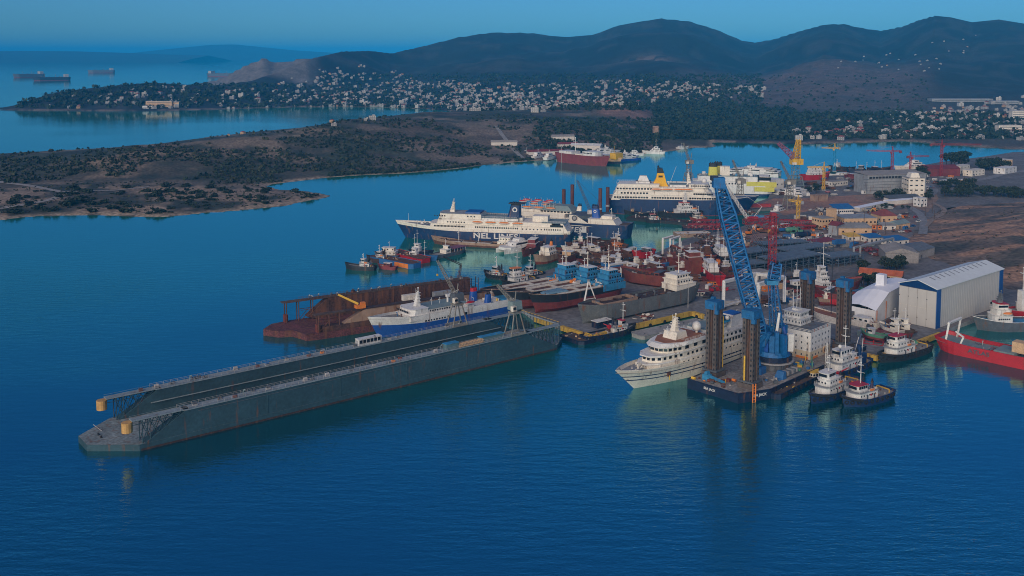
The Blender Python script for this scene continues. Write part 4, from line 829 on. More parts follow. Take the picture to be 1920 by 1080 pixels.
    ao = am.build('back_mast', r); hb = I(ah.x, ah.y, ah.z); h2 = MB(); h2.lattice((hb.x, hb.y, hb.z-5), (hb.x+.6, hb.y-.6, hb.z+1.6), 4.0, 3.4, .34, cb, 4, rd=.24); h2.box((hb.x, hb.y, hb.z-1), (3.4, 2.6, 1.6), paint('tugblue'), R(-45)); h2.box((hb.x, hb.y, hb.z-4.4), (3.2, 2.4, 1.2), cb, R(-45)); h2.box((hb.x-.6, hb.y+.6, hb.z-7.2), (5.0, 4.2, 1.7), paint('lblue'), R(-45)); h2.build('mast_head', ao)
    st = MB(); st.bar(I(cw.x+.5, cw.y-2, 12), I(cw.x+2.0, cw.y-2, 26), 1.3, paint('white'), .8); st.box(I(cw.x+6, cw.y-4, 11), (2.2, 2.2, 7), paint('white'), R(-45)); st.build('stay_strut', r)
    cb2 = MB(); hb3 = I(ah.x, ah.y, ah.z)
    for k in (-.6, 0, .6): cb2.tube(hb3+Vector((k, -k, 1)), t_+Vector((k, -k, -1)), .07, paint('black'), 3)
    for k in (-1.5, 1.5): cb2.tube(t_+Vector((k, 0, -2)), I(tip.x+k, tip.y-2, 18), .07, paint('black'), 3)
    for k in (0, 1.2): cb2.tube(hb3+Vector((3+k, -3, -2)), I(ah.x+4+k, ah.y-2, 8), .08, cb, 3)
    cb2.build('rigging', r)
    g = MB(); rr = random.Random(11)
    def dk(n, x0, x1, y0, y1, ms, nm, big):
        b = MB()
        for i in range(n):
            x, y = rr.uniform(x0, x1), rr.uniform(y0, y1); s = rr.uniform(.5, 1)*big; m_ = paint(rr.choice(ms)); k = rr.random()
            if k < .5: b.box((x, y, 3.62), (s, s*rr.uniform(.5, 1.2), s*rr.uniform(.3, .9)), m_, rr.random()*3)
            elif k < .8: b.tube((x, y-s*.5, 3.7+s*.3), (x, y+s*.5, 3.7+s*.3), s*.35, m_, 9)
            else: b.tube((x, y, 3.62), (x, y, 3.62+s*1.4), s*.16, m_, 6)
        b.build(nm, r)
    dk(26, 2, 12, 6, 22, ('rustb', 'oxide', 'weld', 'orange', 'dgrey', 'yellow'), 'deck_gear', 1.6); dk(16, 20, 30, -4, 2, ('dgrey', 'bluec', 'weld'), 'deck_gear', 1.4); dk(22, 40, 56, -4, 4, ('steel', 'weld', 'yellow', 'bluec', 'green'), 'deck_gear', 1.8); dk(14, 76, 90, 2, 20, ('weld', 'orange', 'dgrey'), 'deck_gear', 1.8)
    v = MB(); v.box((5.5, 17.5, 3.6), (2.2, 3, 2.4), paint('lblue')); v.bar((4.6, 16.5, 5.8), (5.6, 9.5, 4.4), 1.0, paint('lblue'), .6); v.tube((5.5, 18, 6), (5.5, 16.8, 6.4), 1.1, paint('lblue'), 10); v.build('deck_excavator', r)
    v = MB(); v.box((27.5, 8, 3.6), (4.2, 4.2, 2.6), paint('bluec')); v.tube((27.5, 8, 6.2), (28.6, 9.6, 9.4), 1.0, paint('cranebl'), 10); v.build('deck_winch', r)
    v = MB(); v.box((34, -1.4, 3.6), (11, 3.2, .5), paint('dgrey'))
    for i in range(6): v.box((29.8+1.7*i, -1.4, 4.1), (1.1, 2.8, 1.5), paint('weld' if i % 2 else 'steel'))
    v.prism([(26, -3.4), (29, -3.4), (29, .4), (26, .4)], 3.62, 6.4, paint('bluec'), top=[(27.6, -3), (29, -3), (29, 0), (27.6, 0)]); v.build('power_pack', r)
    cl = MB()
    for i in range(4): 
        N_ = 18; cl.chain([(19+(2.2-.3*i)*math.cos(6.283*j/N_), 8+(2.2-.3*i)*math.sin(6.283*j/N_), 3.75+.12*i) for j in range(N_+1)], .16, paint('black'), 4)
    cl.build('rope_coil', r)
    for i, (t, y_, rot) in enumerate(((.3, 1, 0),)): pass
    # piles and ladder at the bow
    o = MB()
    for dx in (0, 1.2): o.tube((5+dx*.9, -3.1+dx*-.42, -1), (5+dx*.9, -3.1+dx*-.42, 7), .24, paint('orange'), 6)
    for z in range(7): o.tube((5, -3.1, z), (6.1, -3.6, z), .12, paint('orange'), 4)
    o.build('boarding_ladder', r); o = MB(); o.tube((8, 2.6, 3.6), (8, 2.6, 16), .35, paint('yellow'), 8); o.tube((16, 17.5, 3.6), (16, 17.5, 27), .28, paint('yellow'), 8); o.build('pipe_riser', r)
    a1 = math.atan2(-5.7, 13)
    tm = mob('lettering', text_mesh('SEA JACK', 1.5, paint('white')), r, (8.6-.03, -3.77-.1, 2.2)); tm.rotation_euler = (R(90), 0, a1)
    a2 = math.atan2(-Y1, -1)
    tm = mob('lettering', text_mesh('SEA JACK', 1.3, paint('white')), r, (.62-.12, 13, 2.2)); tm.rotation_euler = (R(90), 0, a2)
    fm = MB()
    for i in range(12):
        x = 15+6.2*i; fm.tube((x, -6.3, 1.6), (x, -5.75, 1.6), .8, paint('tyre'), 10)
    fm.build('tyre_fender', r)
crane_barge()
# ---------------------------------------------------------------- tugs and work boats
def tug(label, stern, bow, B=8.5, h=0.0, hullm='tugblue', D=2.6, mastm='white', roof='red', light=True, group=None, house='white', fun=None, tilt=None, mh=6.0, t0=.42, t1=.72, tall=1.0, fend=True):
    s = Ship('tugboat', label, 'tugboat', stern, bow, B, h, group)
    s.hull(D, [(.18, 'boot'), (1, hullm)], bu=1.7, su=.3, rake=1.2, bl=.42, pd=2.6, pw=1.8, sl=.3, sw=.72, sf=.8, sr=.6, bul=.8, deckm='deck', n=16)
    z = D-.7; H1 = 2.3*min(tall, 1.35); s.house(t0-.06, t1+.03, B*.66, z, z+H1, house, nose=1.8, name='deckhouse', roof='grey', over=.35); s.win(t0, t1-.06, z+H1*.62, 6, .5, .5, B*.33+.02, name='porthole'); s.win(t0+.02, t1-.2, z+.95, 2, .75, 1.7, B*.33+.03, 'dgrey', name='door')
    z1 = z+H1+.2
    if tall > 1.25: s.house(t0+.03, t1-.02, B*.54, z1, z1+2.2, house, nose=1.4, name='deckhouse', roof=house, over=.3); s.win(t0+.08, t1-.08, z1+1.3, 4, .6, .6, B*.27+.02, name='porthole'); s.fwin(t1-.018, z1+1.3, 3, .6, .6, B*.28, 0); z1 += 2.4
    z2 = z1; s.house(t0+.12, t1-.04, B*.42, z2, z2+2.3, house, nose=1.1, rake=-.4, name='wheelhouse', roof=roof, over=.35); s.win(t0+.15, t1-.085, z2+1.5, 4, .95, 1.0, B*.21+.02); s.fwin(t1-.036, z2+1.5, 4, .8, 1.0, B*.26, -.3); tall = 1.0
    s.rails(t0-.04, t1-.01, B*.66, z+H1+.2, .9, house, 7); b = MB(); b.box((s.X(t0+.06), s.near*B*.3, z+H1+.2), (1.8, .7, .7), paint('orange')); b.tube((s.X(t0+.1), s.near*(B*.33+.06), z+1.6), (s.X(t0+.1), s.near*(B*.33+.16), z+1.6), .42, paint('red'), 10); s.part('safety_gear', b); s.mast(t0+.18, z2+2.3*tall, z2+2.3*tall+mh, mastm, .2, 2)
    for sd in (-1, 1): s.funnel(t0+.02, z+H1, z+H1+3.4, 1.5, 1.1, fun or hullm, 'black', rake=.2, y=sd*B*.2)
    b = MB(); x = s.X(t0-.12); b.box((x, 0, z), (1.6, 1.8, 1.1), paint('weld')); b.tube((x, -1.1, z+1.2), (x, 1.1, z+1.2), .65, paint('rustb'), 10); s.part('tow_winch', b)
    b = MB(); x = s.X(.1); b.bar((x, -B*.28, z), (x, -B*.28, z+1.4), .3, paint('yellow')); b.bar((x, B*.28, z), (x, B*.28, z+1.4), .3, paint('yellow')); b.bar((x, -B*.28, z+1.4), (x, B*.28, z+1.4), .3, paint('yellow')); s.part('tow_bar', b)
    if fend: s.fenders([.06, .16, .27, .38, .50, .62, .73, .83, .91, .97], D-.9, .62)
    if fend:
        bf = MB(); P_ = [(s.xx(t, .85), sd*(s.wd(t, .85)+.15), s.dz(t)-.5) for sd, ts_ in ((-1, (.78, .84, .9, .95, .985)), (1, (.985, .95, .9, .84, .78))) for t in ts_]; bf.chain(P_, .55, paint('tyre'), 7); s.part('bow_fender', bf)
    s.clutter(.75, .88, B*.4, D-.3, 6, ('weld', 'dgrey', 'orange'), .8); s.clutter(.05, .32, B*.5, z, 8, ('weld', 'rustb', 'dgrey', 'orange'), .9)
    return s
s = tug('white and dark blue tug with a red wheelhouse roof, rightmost beside the crane barge', (1663, 740), (1583, 762), 10, roof='red', tall=1.2, t0=.46, t1=.84, mh=8, hullm='tughull')
s.lifeboat(.46, 3.4, 2.2, 3, 'orange')
s = tug('dark blue tug with a tall white wheelhouse and red gear, left of the rightmost tug', (1604, 720), (1522, 757), 9.5, roof='white', tall=1.6, t0=.46, t1=.80, mh=6, hullm='tughull'); s.crane(.42, 2, 5, 5, 'red', az=2.8)
s = tug('dark blue tug with a white radar ball, rearmost beside the crane barge', (1622, 682), (1540, 712), 9.5, roof='white', tall=1.8, t0=.30, t1=.72, mh=9, hullm='tughull')
b = MB(); b.ball((s.X(.72), 2.4, 12.4), .8, paint('white'), 12, 8); b.tube((s.X(.72), 2.4, 8), (s.X(.72), 2.4, 11.8), .2, paint('navy'), 6); s.part('radar_dome', b, smooth=True)
b = MB(); b.box((s.X(.2), 0, 2), (5, 6, 4.2), paint('navy')); b.bar((s.X(.16), -2, 6), (s.X(.05), -1, 13), .5, paint('navy')); b.tube((s.X(.26), 2, 6), (s.X(.26), 2, 10), .9, paint('navy'), 10); s.part('stern_winch', b); b = MB(); b.lattice((s.X(.9), 0, 3), (s.X(.95), 1, 15), 1.0, .5, .1, paint('white'), 8); b.bar((s.X(.2), -2, 2), (s.X(.12), -1, 12), .16, paint('white')); b.bar((s.X(.2), 2, 2), (s.X(.12), 1, 12), .16, paint('white')); s.part('derrick', b)
s = tug('dark hulled tug with a tall white house at the quay corner before the hall', (1736, 655), (1650, 680), 9.5, roof='red', hullm='black', tall=1.5, t0=.45, t1=.80, mh=8, D=2.8)
s.lifeboat(.40, 4.2, 1.8, 4, 'orange')
s = tug('small dark blue tug with red gear at the corner of the yellow fendered quay', (1094, 641), (1188, 622), 7, roof='red', tall=1.0, t0=.60, t1=.82, mh=8); s.crane(.5, 2, 2.5, 3, 'red', az=2)
s = tug('tug with a long low dark foredeck, leftmost of the boats anchored off the ferry', (703, 507), (650, 504), 6.5, hullm='black', roof='white', t0=.22, t1=.50, mh=3, fend=False)
s = tug('little white topped tug behind the leftmost anchored tug', (733, 493), (690, 490), 6.5, hullm='rustd', roof='white', t0=.3, t1=.6, mh=4, fend=False)
s = tug('black tug with white upperworks among the boats beyond the rusty dock end', (950, 524), (911, 519), 7.5, hullm='black', roof='white', t0=.3, t1=.65, mh=6)
s = tug('white tug with a tall mast and an orange roof beside the dock end', (1004, 528), (944, 538), 8.5, hullm='black', roof='orange', t0=.40, t1=.8, mh=11, tall=1.3)
s = tug('white house tug with a dark hull behind the orange roofed tug', (1016, 518), (978, 524), 8, hullm='tugblue', roof='white', t0=.4, t1=.75, mh=7)
s = tug('orange topped pusher tug near the dark hull of the yellow funnelled ferry', (1204, 400), (1172, 402), 8, hullm='black', roof='orange', house='ochre', t0=.3, t1=.7, mh=7, fend=False)
s = tug('small white topped workboat at the pontoon below the yellow funnelled ferry', (1240, 417), (1212, 418), 7, hullm='black', roof='red', t0=.3, t1=.8, mh=4, fend=False)
s = tug('white and orange workboat among the red booms at the pontoon', (1322, 414), (1295, 416), 7, hullm='oxide', roof='white', house='cream', t0=.3, t1=.8, mh=5, fend=False)
s = Ship('research_ship', 'black hulled white salvage ship lying under the side of the yellow funnelled ferry', 'ship', (1312, 405), (1240, 409), 10)
s.hull(4, [(.1, 'boot'), (1, 'black')], bu=2, bul=.9); s.house(.15, .62, 9, 3.2, 6, 'white', roof='white'); s.house(.25, .55, 7.5, 6.2, 9, 'white', roof='white'); s.house(.32, .52, 6, 9.2, 11.6, 'white', roof='red', name='wheelhouse'); s.win(.2, .58, 4.8, 10, .8, .8, 4.52); s.win(.28, .52, 7.8, 6, .9, .9, 3.77); s.win(.34, .5, 10.5, 4, .9, .9, 3.02); s.radar_mast(.4, 11.6, 21); s.clutter(.65, .92, 6, 3.2, 14, ('white', 'weld', 'orange'), 2); s.lifeboat(.2, 7, 4, 5)
# work barge beside the crane barge, with its yellow roofed cabin boat
def flat_barge(label, stern, bow, B, h=0.0, hm='tugblue', dm='brown', D=2.2, n=14, clutter=('rustb', 'weld', 'ochre', 'dgrey'), z=None, big=1.2, name='work_barge', rake=1.5, group=None):
    s = Ship(name, label, 'barge', stern, bow, B, h, group, z=z); L = s.L/2
    b = MB(); b.prism([(-L, -B/2), (L-B*.18, -B/2), (L, -B*.3), (L, B*.3), (L-B*.18, B/2), (-L, B/2)], -.8, D, paint(dm), sidem=paint(hm)); s.part('pontoon', b)
    c = MB(); c.chain([(-L, -B/2, D+.12), (L-B*.18, -B/2, D+.12), (L, -B*.3, D+.12), (L, B*.3, D+.12), (L-B*.18, B/2, D+.12), (-L, B/2, D+.12), (-L, -B/2, D+.12)], .18, paint(hm), 4); s.part('coaming', c)
    if n: s.clutter(.06, .94, B*.85, D, n, clutter, big)
    s.H = dict(D=D, bu=0, su=0, rake=0, bl=.05, pd=3, pw=3, sl=.05, sw=1, sf=1, sr=0)
    return s
s = flat_barge('dark work float with a timber deck and tyres between crane barge and tugs', (1515, 710), (1440, 746), 9, D=2.0, n=22, big=.9, clutter=('rustb', 'weld', 'yellow', 'black'))
s.fenders([.1, .22, .34, .46, .58, .7, .82], 1.4, .6, (s.near,))
s = Ship('crew_boat', 'small cream cabin boat with a yellow roof behind the dark work float', 'boat', (1548, 710), (1508, 716), 5); s.hull(1.6, [(1, 'tugblue')], bu=.5, bul=.4, n=12); s.house(.2, .75, 3.6, 1.2, 3.6, 'cream', nose=.6, roof='yellow'); s.win(.28, .68, 2.8, 4, 1.0, .8, 1.82); s.fwin(.755, 2.8, 3, .8, .8, 2.2); s.clutter(.02, .16, 3, 1.2, 4)
s = flat_barge('long low grey concrete float between the yellow quay and the cruise ship', (1316, 607), (1192, 634), 9, hm='conc', dm='conc', D=1.6, n=6, clutter=('weld', 'dgrey'), big=.8)
s = flat_barge('dark work float with a white roofed black cabin at the corner quay', (1064, 631), (1105, 645), 10, D=1.6, n=14)
c = root('float_cabin', 'black cabin with a flat white roof on the quay behind the small blue tug', 'cabin', G(1128, 612, 2), R(38)); b = MB(); b.box((0, 0, 0), (9, 4, 3), paint('tugblue')); b.build('cabin_body', c); b = MB(); b.box((0, 0, 3), (9.6, 4.6, .25), paint('white')); b.build('roof', c); b = MB()
for i in range(4): b = MB(); b.box((-3+2*i, -2.04, 1.2), (1.1, .1, 1.0), paint('glass')); b.build('window', c)
# anchored boats off the big ferries
def launch(label, stern, bow, B, hm, house='white', t=(.2, .55), h=0.0, D=1.8, mast=5, roof='white', n=8, group=None, name='work_boat', up=True, dry=False, z=None):
    s = Ship(name, label, 'boat', stern, bow, B, h, group, z=z); s.hull(D, [(.12, 'boot'), (1, hm)] if not dry else [(.45, 'boot'), (1, hm)], bu=1.2, su=.3, rake=1.5, bul=.6, n=14, deckm='deck', dry=dry or False, draft=1.0 if not dry else .4)
    s.house(t[0], t[1], B*.62, D-.5, D+2.0, house, nose=.7, roof=roof); s.win(t[0]+.05, t[1]-.07, D+1.2, 4, .7, .7, B*.31+.02)
    if up: s.house(t[0]+.08, t[1]-.04, B*.48, D+2.2, D+4.2, house, nose=.5, rake=-.2, roof=roof, name='wheelhouse'); s.win(t[0]+.12, t[1]-.08, D+3.4, 3, .7, .8, B*.24+.02)
    if mast: s.mast((t[0]+t[1])/2, D+(4.2 if up else 2), D+(4.2 if up else 2)+mast, 'white', .15, 1)
    s.clutter(t[1]+.05, .9, B*.5, D-.4, n, ('rustb', 'weld', 'bluec', 'dgrey', 'orange'), 1.0); return s
launch('cream ferry boat with a large house among the anchored boats', (748, 484), (706, 482), 9, 'dgrey', 'cream', (.1, .75), D=2.4, mast=4)
s = flat_barge('barge with an orange side and blue bow among the anchored boats', (700, 487), (782, 503), 10, hm='bluec', dm='rustb', D=3, n=16); b = MB(); b.box((s.X(.78), s.near*5.06, .2), (s.L*.3, .1, 2.7), paint('orange')); s.part('orange_panel', b)
s = flat_barge('long brown decked barge with a red end among the anchored boats', (738, 477), (799, 493), 10, hm='red', dm='rustb', D=2.6, n=18)
launch('small dark red boat with a white cabin top beside the orange and blue barge', (742, 506), (712, 503), 4.5, 'maroon', 'maroon', (.3, .7), roof='white', up=False, mast=0)
launch('blue hulled fishing boat with two tall white masts among the anchored boats', (766, 483), (817, 489), 7, 'bluec', 'white', (.1, .35), mast=9, D=2.2).mast(.6, 2, 12, 'white', .16, 2)
launch('dark fishing boat with a tall white mast and blue nets behind the blue hulled boat', (772, 474), (810, 478), 6.5, 'tugblue', 'white', (.1, .45), mast=9, D=2.2)
s = launch('small car ferry with a cream house and a long purple awning near the white catamaran', (814, 484), (872, 471), 9, 'dgrey', 'cream', (.28, .45), D=2.2, mast=4); b = MB(); b.box((s.X(.72), 0, 4.2), (s.L*.42, 7.5, .2), paint('purple'))
for k in range(5):
    for sd in (-1, 1): b.tube((s.X(.53+.09*k), sd*3.5, 1.6), (s.X(.53+.09*k), sd*3.5, 4.2), .1, paint('white'), 4)
s.part('awning', b)
# white catamaran
s = Ship('catamaran', 'white motor catamaran with dark windows between the rusty coaster and the wrecks', 'catamaran', (988, 466), (940, 475), 10)
b = MB()
for sd in (-1, 1): b.prism([(s.X(0), sd*4-1.6), (s.X(.75), sd*4-1.6), (s.X(1.05), sd*4), (s.X(.75), sd*4+1.6), (s.X(0), sd*4+1.6)], -.5, 3, paint('white'))
s.part('hulls', b); b = MB(); b.prism([(s.X(0), -5.4), (s.X(.85), -5.4), (s.X(.98), -3), (s.X(.98), 3), (s.X(.85), 5.4), (s.X(0), 5.4)], 2.2, 4, paint('white')); s.part('deck', b)
s.house(.1, .75, 8.6, 4, 6.4, 'white', nose=3, rake=2, name='saloon'); s.house(.22, .52, 6, 6.4, 8.2, 'white', nose=1.5, rake=1, name='flybridge'); s.win(.15, .55, 5.3, 5, 2.2, 1.0, 4.33); s.fwin(.735, 5.2, 4, 1.4, .9, 5, 1.2); s.mast(.3, 8.2, 12, 'white', .15, 1)
# ---------------------------------------------------------------- the big ferries
def big_ferry():
    s = Ship('ferry', 'long cream and blue ferry with white lettering and a dark blue funnel', 'ferry', (1070, 457), (762, 445), 19.5)
    s.hull(9.6, [(.06, 'boot'), (.80, 'navy'), (.83, 'cream'), (1, 'cream')], bu=2.6, rake=8, bl=.30, pd=2.4, pw=1.3, sw=.92, sl=.12, bul=1.0, draft=1, rail='white', deckm='grey')
    s.house(.02, .845, 19.2, 8.6, 12.4, 'cream', nose=4, rake=.8, name='main_deck', roof='cream'); s.house(.10, .80, 18.2, 12.4, 15.2, 'cream', nose=4, rake=.8, name='boat_deck'); s.house(.36, .76, 15.6, 15.2, 16.0, 'white', name='boat_deck_roof')
    s.house(.52, .79, 16.5, 16.0, 19.4, 'cream', nose=4, rake=1.2, name='bridge', roof='grey'); s.house(.53, .62, 13, 19.6, 20.6, 'hallb', name='solar_screen'); s.house(.30, .52, 14.5, 15.4, 17.0, 'white', name='sun_deck', roof='gtop'); s.house(.13, .22, 8, 15.2, 19, 'cream', name='aft_house')
    s.house(.02, .16, 18.6, 15.2, 15.4, 'gtop', name='aft_deck')
    for t0, t1, n, z in ((.62, .80, 22, 10.9), (.30, .55, 24, 10.9), (.05, .14, 8, 10.9)): s.win(t0, t1, z, n, .7, 1.1, 9.64)
    s.win(.16, .27, 10.7, 6, .8, .8, 9.64); s.win(.74, .80, 17.8, 5, .9, .9, 8.3); s.win(.56, .60, 17.9, 3, 1.0, .9, 8.3); s.win(.62, .72, 13.8, 7, .9, .8, 9.14); s.win(.05, .09, 13.2, 1, 9, 1.7, 9.3)
    s.fwin(.786, 18, 9, 1.1, 1.0, 12, .8)
    for t in (.30, .38, .46, .54): s.lifeboat(t, 14.3, 9.4, 7.6, 'orange')
    s.house(.11, .54, 17.6, 12.45, 14.6, 'brown', name='promenade_shade')
    s.funnel(.335, 17, 27, 10.5, 6, 'navy', 'black', rake=1.4, tap=.66, band=.86, logo=True); s.house(.28, .38, 7.6, 15.4, 17.2, 'cream', name='funnel_base')
    b = MB(); b.box((s.X(.335)-2.2, 0, 26.6), (11, 6.4, .6), paint('black'), tap=(1.05, 1)); s.part('funnel_cap', b)
    s.radar_mast(.71, 19.6, 28.5, 'cream', 3.4); s.rails(.31, .52, 14, 17.2, 1.0, n=16); s.rails(.02, .16, 18, 15.5, 1, n=8); s.clutter(.86, .95, 8, 10.4, 16, ('white', 'grey', 'gtop'), 1.8); s.mast(.985, 12, 17, 'white', .12, 0)
    b = MB(); b.prism([(s.X(.0), -9.4), (s.X(.03), -9.4), (s.X(.03), 9.4), (s.X(.0), 9.4)], 8.6, 15.2, paint('cream'), top=[(s.X(.035), -9.3), (s.X(.05), -9.3), (s.X(.05), 9.3), (s.X(.035), 9.3)]); s.part('stern_screen', b)
    letter(s, 'NEL LINES', 5.2, .43, 4.9, 9.9, 'white', stretch=1.35)
    for i in range(20): pass
big_ferry()
def second_ferry():
    s = Ship('ferry', 'blue and cream ferry with a green grey roof half hidden behind the lettered ferry', 'ferry', (83, 701, 0), (-22, 743, 0), 18, world=True)
    s.hull(9.4, [(.06, 'boot'), (.86, 'navy'), (1, 'navy')], bu=2, rake=6, bl=.3, sw=.95, sl=.08, bul=.9, draft=1, deckm='brown', rail='navy')
    s.house(.36, .80, 17.6, 8.6, 12.2, 'cream', nose=3, name='main_deck', roof='cream'); s.house(.40, .74, 16.4, 12.3, 15.4, 'cream', nose=3, name='boat_deck'); s.house(.36, .58, 14.5, 15.4, 17.4, 'cream', name='lounge')
    b = MB(); b.prism([(s.X(.355), -8), (s.X(.56), -8), (s.X(.56), 8), (s.X(.355), 8)], 17.4, 20.6, paint('gtop'), top=[(s.X(.39), -5), (s.X(.54), -5), (s.X(.54), 5), (s.X(.39), 5)]); s.part('lounge_roof', b)
    s.win(.38, .56, 16.5, 9, 1.8, 1.0, 7.28); s.win(.40, .55, 10.6, 8, 1.1, .9, 8.84)
    b = MB(); b.prism([(s.X(.36), s.near*8.86), (s.X(.36), s.near*9.12), (s.X(.205), s.near*9.12), (s.X(.205), s.near*8.86)], 7.5, 8.0, paint('cream'), top=[(s.X(.36), s.near*8.86), (s.X(.36), s.near*9.12), (s.X(.30), s.near*9.12), (s.X(.30), s.near*8.86)]); s.part('white_sweep', b)
    b = MB(); b.yprism([(s.X(.22), 8.2), (s.X(.37), 8.2), (s.X(.37), 15.2), (s.X(.33), 15.2)], s.near*8.6, s.near*8.95, paint('cream')); so = s.part('side_screen', b); e = MB(); e.tube((s.X(.335), s.near*8.9, 13), (s.X(.335), s.near*9.06, 13), 2.0, paint('dgrey'), 18); e.tube((s.X(.335), s.near*9.0, 13), (s.X(.335), s.near*9.12, 13), 1.2, paint('weld'), 14); s.part('emblem', e, so)
    s.house(.06, .25, 15, 8.5, 12.8, 'cream', nose=0, arake=3, name='aft_house', roof='cream'); s.house(.10, .17, 9, 13, 15, 'cream', name='aft_house'); s.clutter(.07, .2, 10, 13, 12, ('cream', 'weld', 'white'), 1.6); s.mast(.11, 13, 20, 'cream', .25, 2, lean=.8)
    s.funnel(.215, 12.5, 21.5, 6.5, 5, 'royal', 'navy', rake=-.8, tap=.8, logo=True); s.funnel(.33, 17, 21.5, 4, 3, 'cream', 'black', rake=.6)
    for t in (.50, .58, .66): s.lifeboat(t, 18.8, 7.6, 7.5, 'orange'); s.lifeboat(t+.04, 22.4, 4.0, 6.5, 'red')
    s.house(.48, .70, 14.4, 15.5, 17.4, 'cream', name='boat_deck'); b = MB()
    for i in range(9): x = s.X(.48+.22*i/8); b.bar((x, -6.5, 17.4), (x, -6.5, 22), .22, paint('white')); b.bar((x, 6.5, 17.4), (x, 6.5, 22), .22, paint('white')); b.bar((x, -6.5, 21), (x, 6.5, 21), .18, paint('white'))
    s.part('davit_frames', b)
    letter(s, 'RIES', 5.2, .335, 4.6, 9.2, 'white', stretch=1.3, shear=.12)
    b = MB(); b.box((s.X(.27), s.near*9.1, 3.0), (3.4, .16, 4.2), paint('white')); s.part('white_patch', b)
second_ferry()
def yellow_funnel_ferry():
    s = Ship('ferry', 'tall cream ferry with a dark blue hull and a large yellow funnel', 'ferry', (1146, 397), (1396, 402), 23); L = s.L
    s.hull(12.5, [(.05, 'maroon'), (.10, 'maroon'), (1, 'navy')], bu=3, rake=11, bl=.28, pd=2.5, pw=1.3, sw=.9, sl=.1, sr=4, bul=1.0, draft=1, rail='white', deckm='grey')
    s.house(.0, .80, 22.6, 11.6, 16.0, 'cream', nose=5, rake=1, arake=2, name='main_deck', roof='white'); s.house(.02, .76, 22, 16.1, 19.0, 'cream', nose=5, rake=1, arake=2, name='cabin_deck', roof='white'); s.house(.03, .74, 18.5, 19.1, 22.0, 'cream', nose=5, rake=1, arake=2, name='boat_deck', roof='white'); s.house(.04, .36, 19, 22.1, 24.4, 'cream', arake=2, name='upper_deck', roof='white')
    s.house(.58, .74, 20, 22.1, 25, 'cream', nose=4, rake=1, name='bridge', roof='white'); s.house(.44, .56, 12, 22.1, 24, 'white', name='upper_deck', roof='gtop')
    for t0, t1, n, z, y in ((.03, .27, 13, 13.9, 11.34), (.31, .56, 14, 13.9, 11.34), (.59, .79, 12, 13.9, 11.34), (.08, .27, 9, 17.4, 11.04), (.62, .75, 9, 17.4, 11.04), (.05, .30, 12, 20.7, 9.3)): s.win(t0, t1, z, n, 1.5, 1.3, y)
    s.win(.60, .73, 23.8, 9, 1.2, 1.0, 10.04)
    for t in (.34, .42, .51, .57): s.lifeboat(t, 20.6, 10.6, 9, 'orange')
    # funnel with a swept front and black top
    b = MB(); y = 3.4; b.yprism([(s.X(.29), 22.2), (s.X(.43), 22.2), (s.X(.415), 25), (s.X(.395), 33), (s.X(.345), 33), (s.X(.335), 28), (s.X(.315), 24.5)], -y, y, paint('funnely')); fo = s.part('funnel', b); b = MB(); b.yprism([(s.X(.343), 33.02), (s.X(.396), 33.02), (s.X(.383), 36.8), (s.X(.345), 36.8)], -y-.02, y+.02, paint('black')); s.part('funnel_top', b, fo); b = MB(); b.box((s.X(.37), s.near*3.42, 29.5), (3.4, .14, 1.6), paint('black')); s.part('louvre', b, fo)
    b = MB()
    for k in (-1.6, 1.6): b.tube((s.X(.36), k, 36), (s.X(.35), k, 38.6), .7, paint('black'), 8)
    s.part('exhaust_pipe', b, fo)
    b = MB(); b.prism([(s.X(.185), -4), (s.X(.29), -4), (s.X(.29), 4), (s.X(.185), 4)], 24.6, 26, paint('white')); b.prism([(s.X(.20), -3.5), (s.X(.285), -3.5), (s.X(.285), 3.5), (s.X(.20), 3.5)], 26.2, 30.5, paint('white'), top=[(s.X(.215), -2.5), (s.X(.265), -2.5), (s.X(.265), 2.5), (s.X(.215), 2.5)]); b.box((s.X(.242), 0, 25.9), (12.5, 7.4, .3), paint('dgrey')); s.part('dummy_funnel', b)
    s.radar_mast(.585, 24, 36, 'cream', 3.4); s.mast(.44, 24, 38, 'white', .16, 0, lean=5); s.rails(.04, .2, 18.6, 24.5, 1, n=10); s.clutter(.85, .95, 10, 13.6, 14, ('white', 'grey', 'weld'), 2)
    b = MB(); b.ball((s.X(.70), 4, 26.5), 2.0, paint('white'), 10, 6); s.part('radar_dome', b, smooth=True)
yellow_funnel_ferry()
def rear_ferry():
    s = Ship('ferry', 'white ferry with yellow side panels and two yellow black funnels behind the tall cream ferry', 'ferry', (1445, 366), (1262, 361), 20)
    s.hull(9, [(.3, 'navy'), (1, 'white')], bu=1.5, rake=6, sw=.95, sl=.08, draft=1); s.house(.02, .8, 19.6, 8.4, 13, 'white', nose=4, name='main_deck', roof='white'); s.house(.14, .75, 18, 13.2, 17.5, 'white', nose=4, name='upper_deck', roof='gtop'); s.house(.02, .12, 18, 13, 18, 'cream', name='stern_frame')
    b = MB(); b.box((s.X(.1), s.near*9.86, 8.6), (s.L*.30, .16, 4.6), paint('lime')); b.box((s.X(.0)-.1, 0, 5), (.2, 17, 7), paint('ochre')); b.box((s.X(.07), s.near*10.1, 4.5), (s.L*.2, .2, 4), paint('lime')); s.part('yellow_panel', b); s.win(.03, .11, 16, 3, 4.4, 3, 9.05); s.win(.3, .7, 11, 14, 1.4, 1.2, 9.86)
    for y in (-5, 5): s.funnel(.54+.05*(y > 0), 17.6, 29, 9, 5, 'lime', 'black', rake=0, tap=.85, y=y, band=.72)
    s.radar_mast(.22, 18, 29, 'white', 3); s.house(.42, .52, 8, 17.6, 26, 'cream', name='lift_house'); s.clutter(.15, .72, 14, 17.6, 30, ('white', 'white', 'weld', 'lblue'), 3)
rear_ferry()
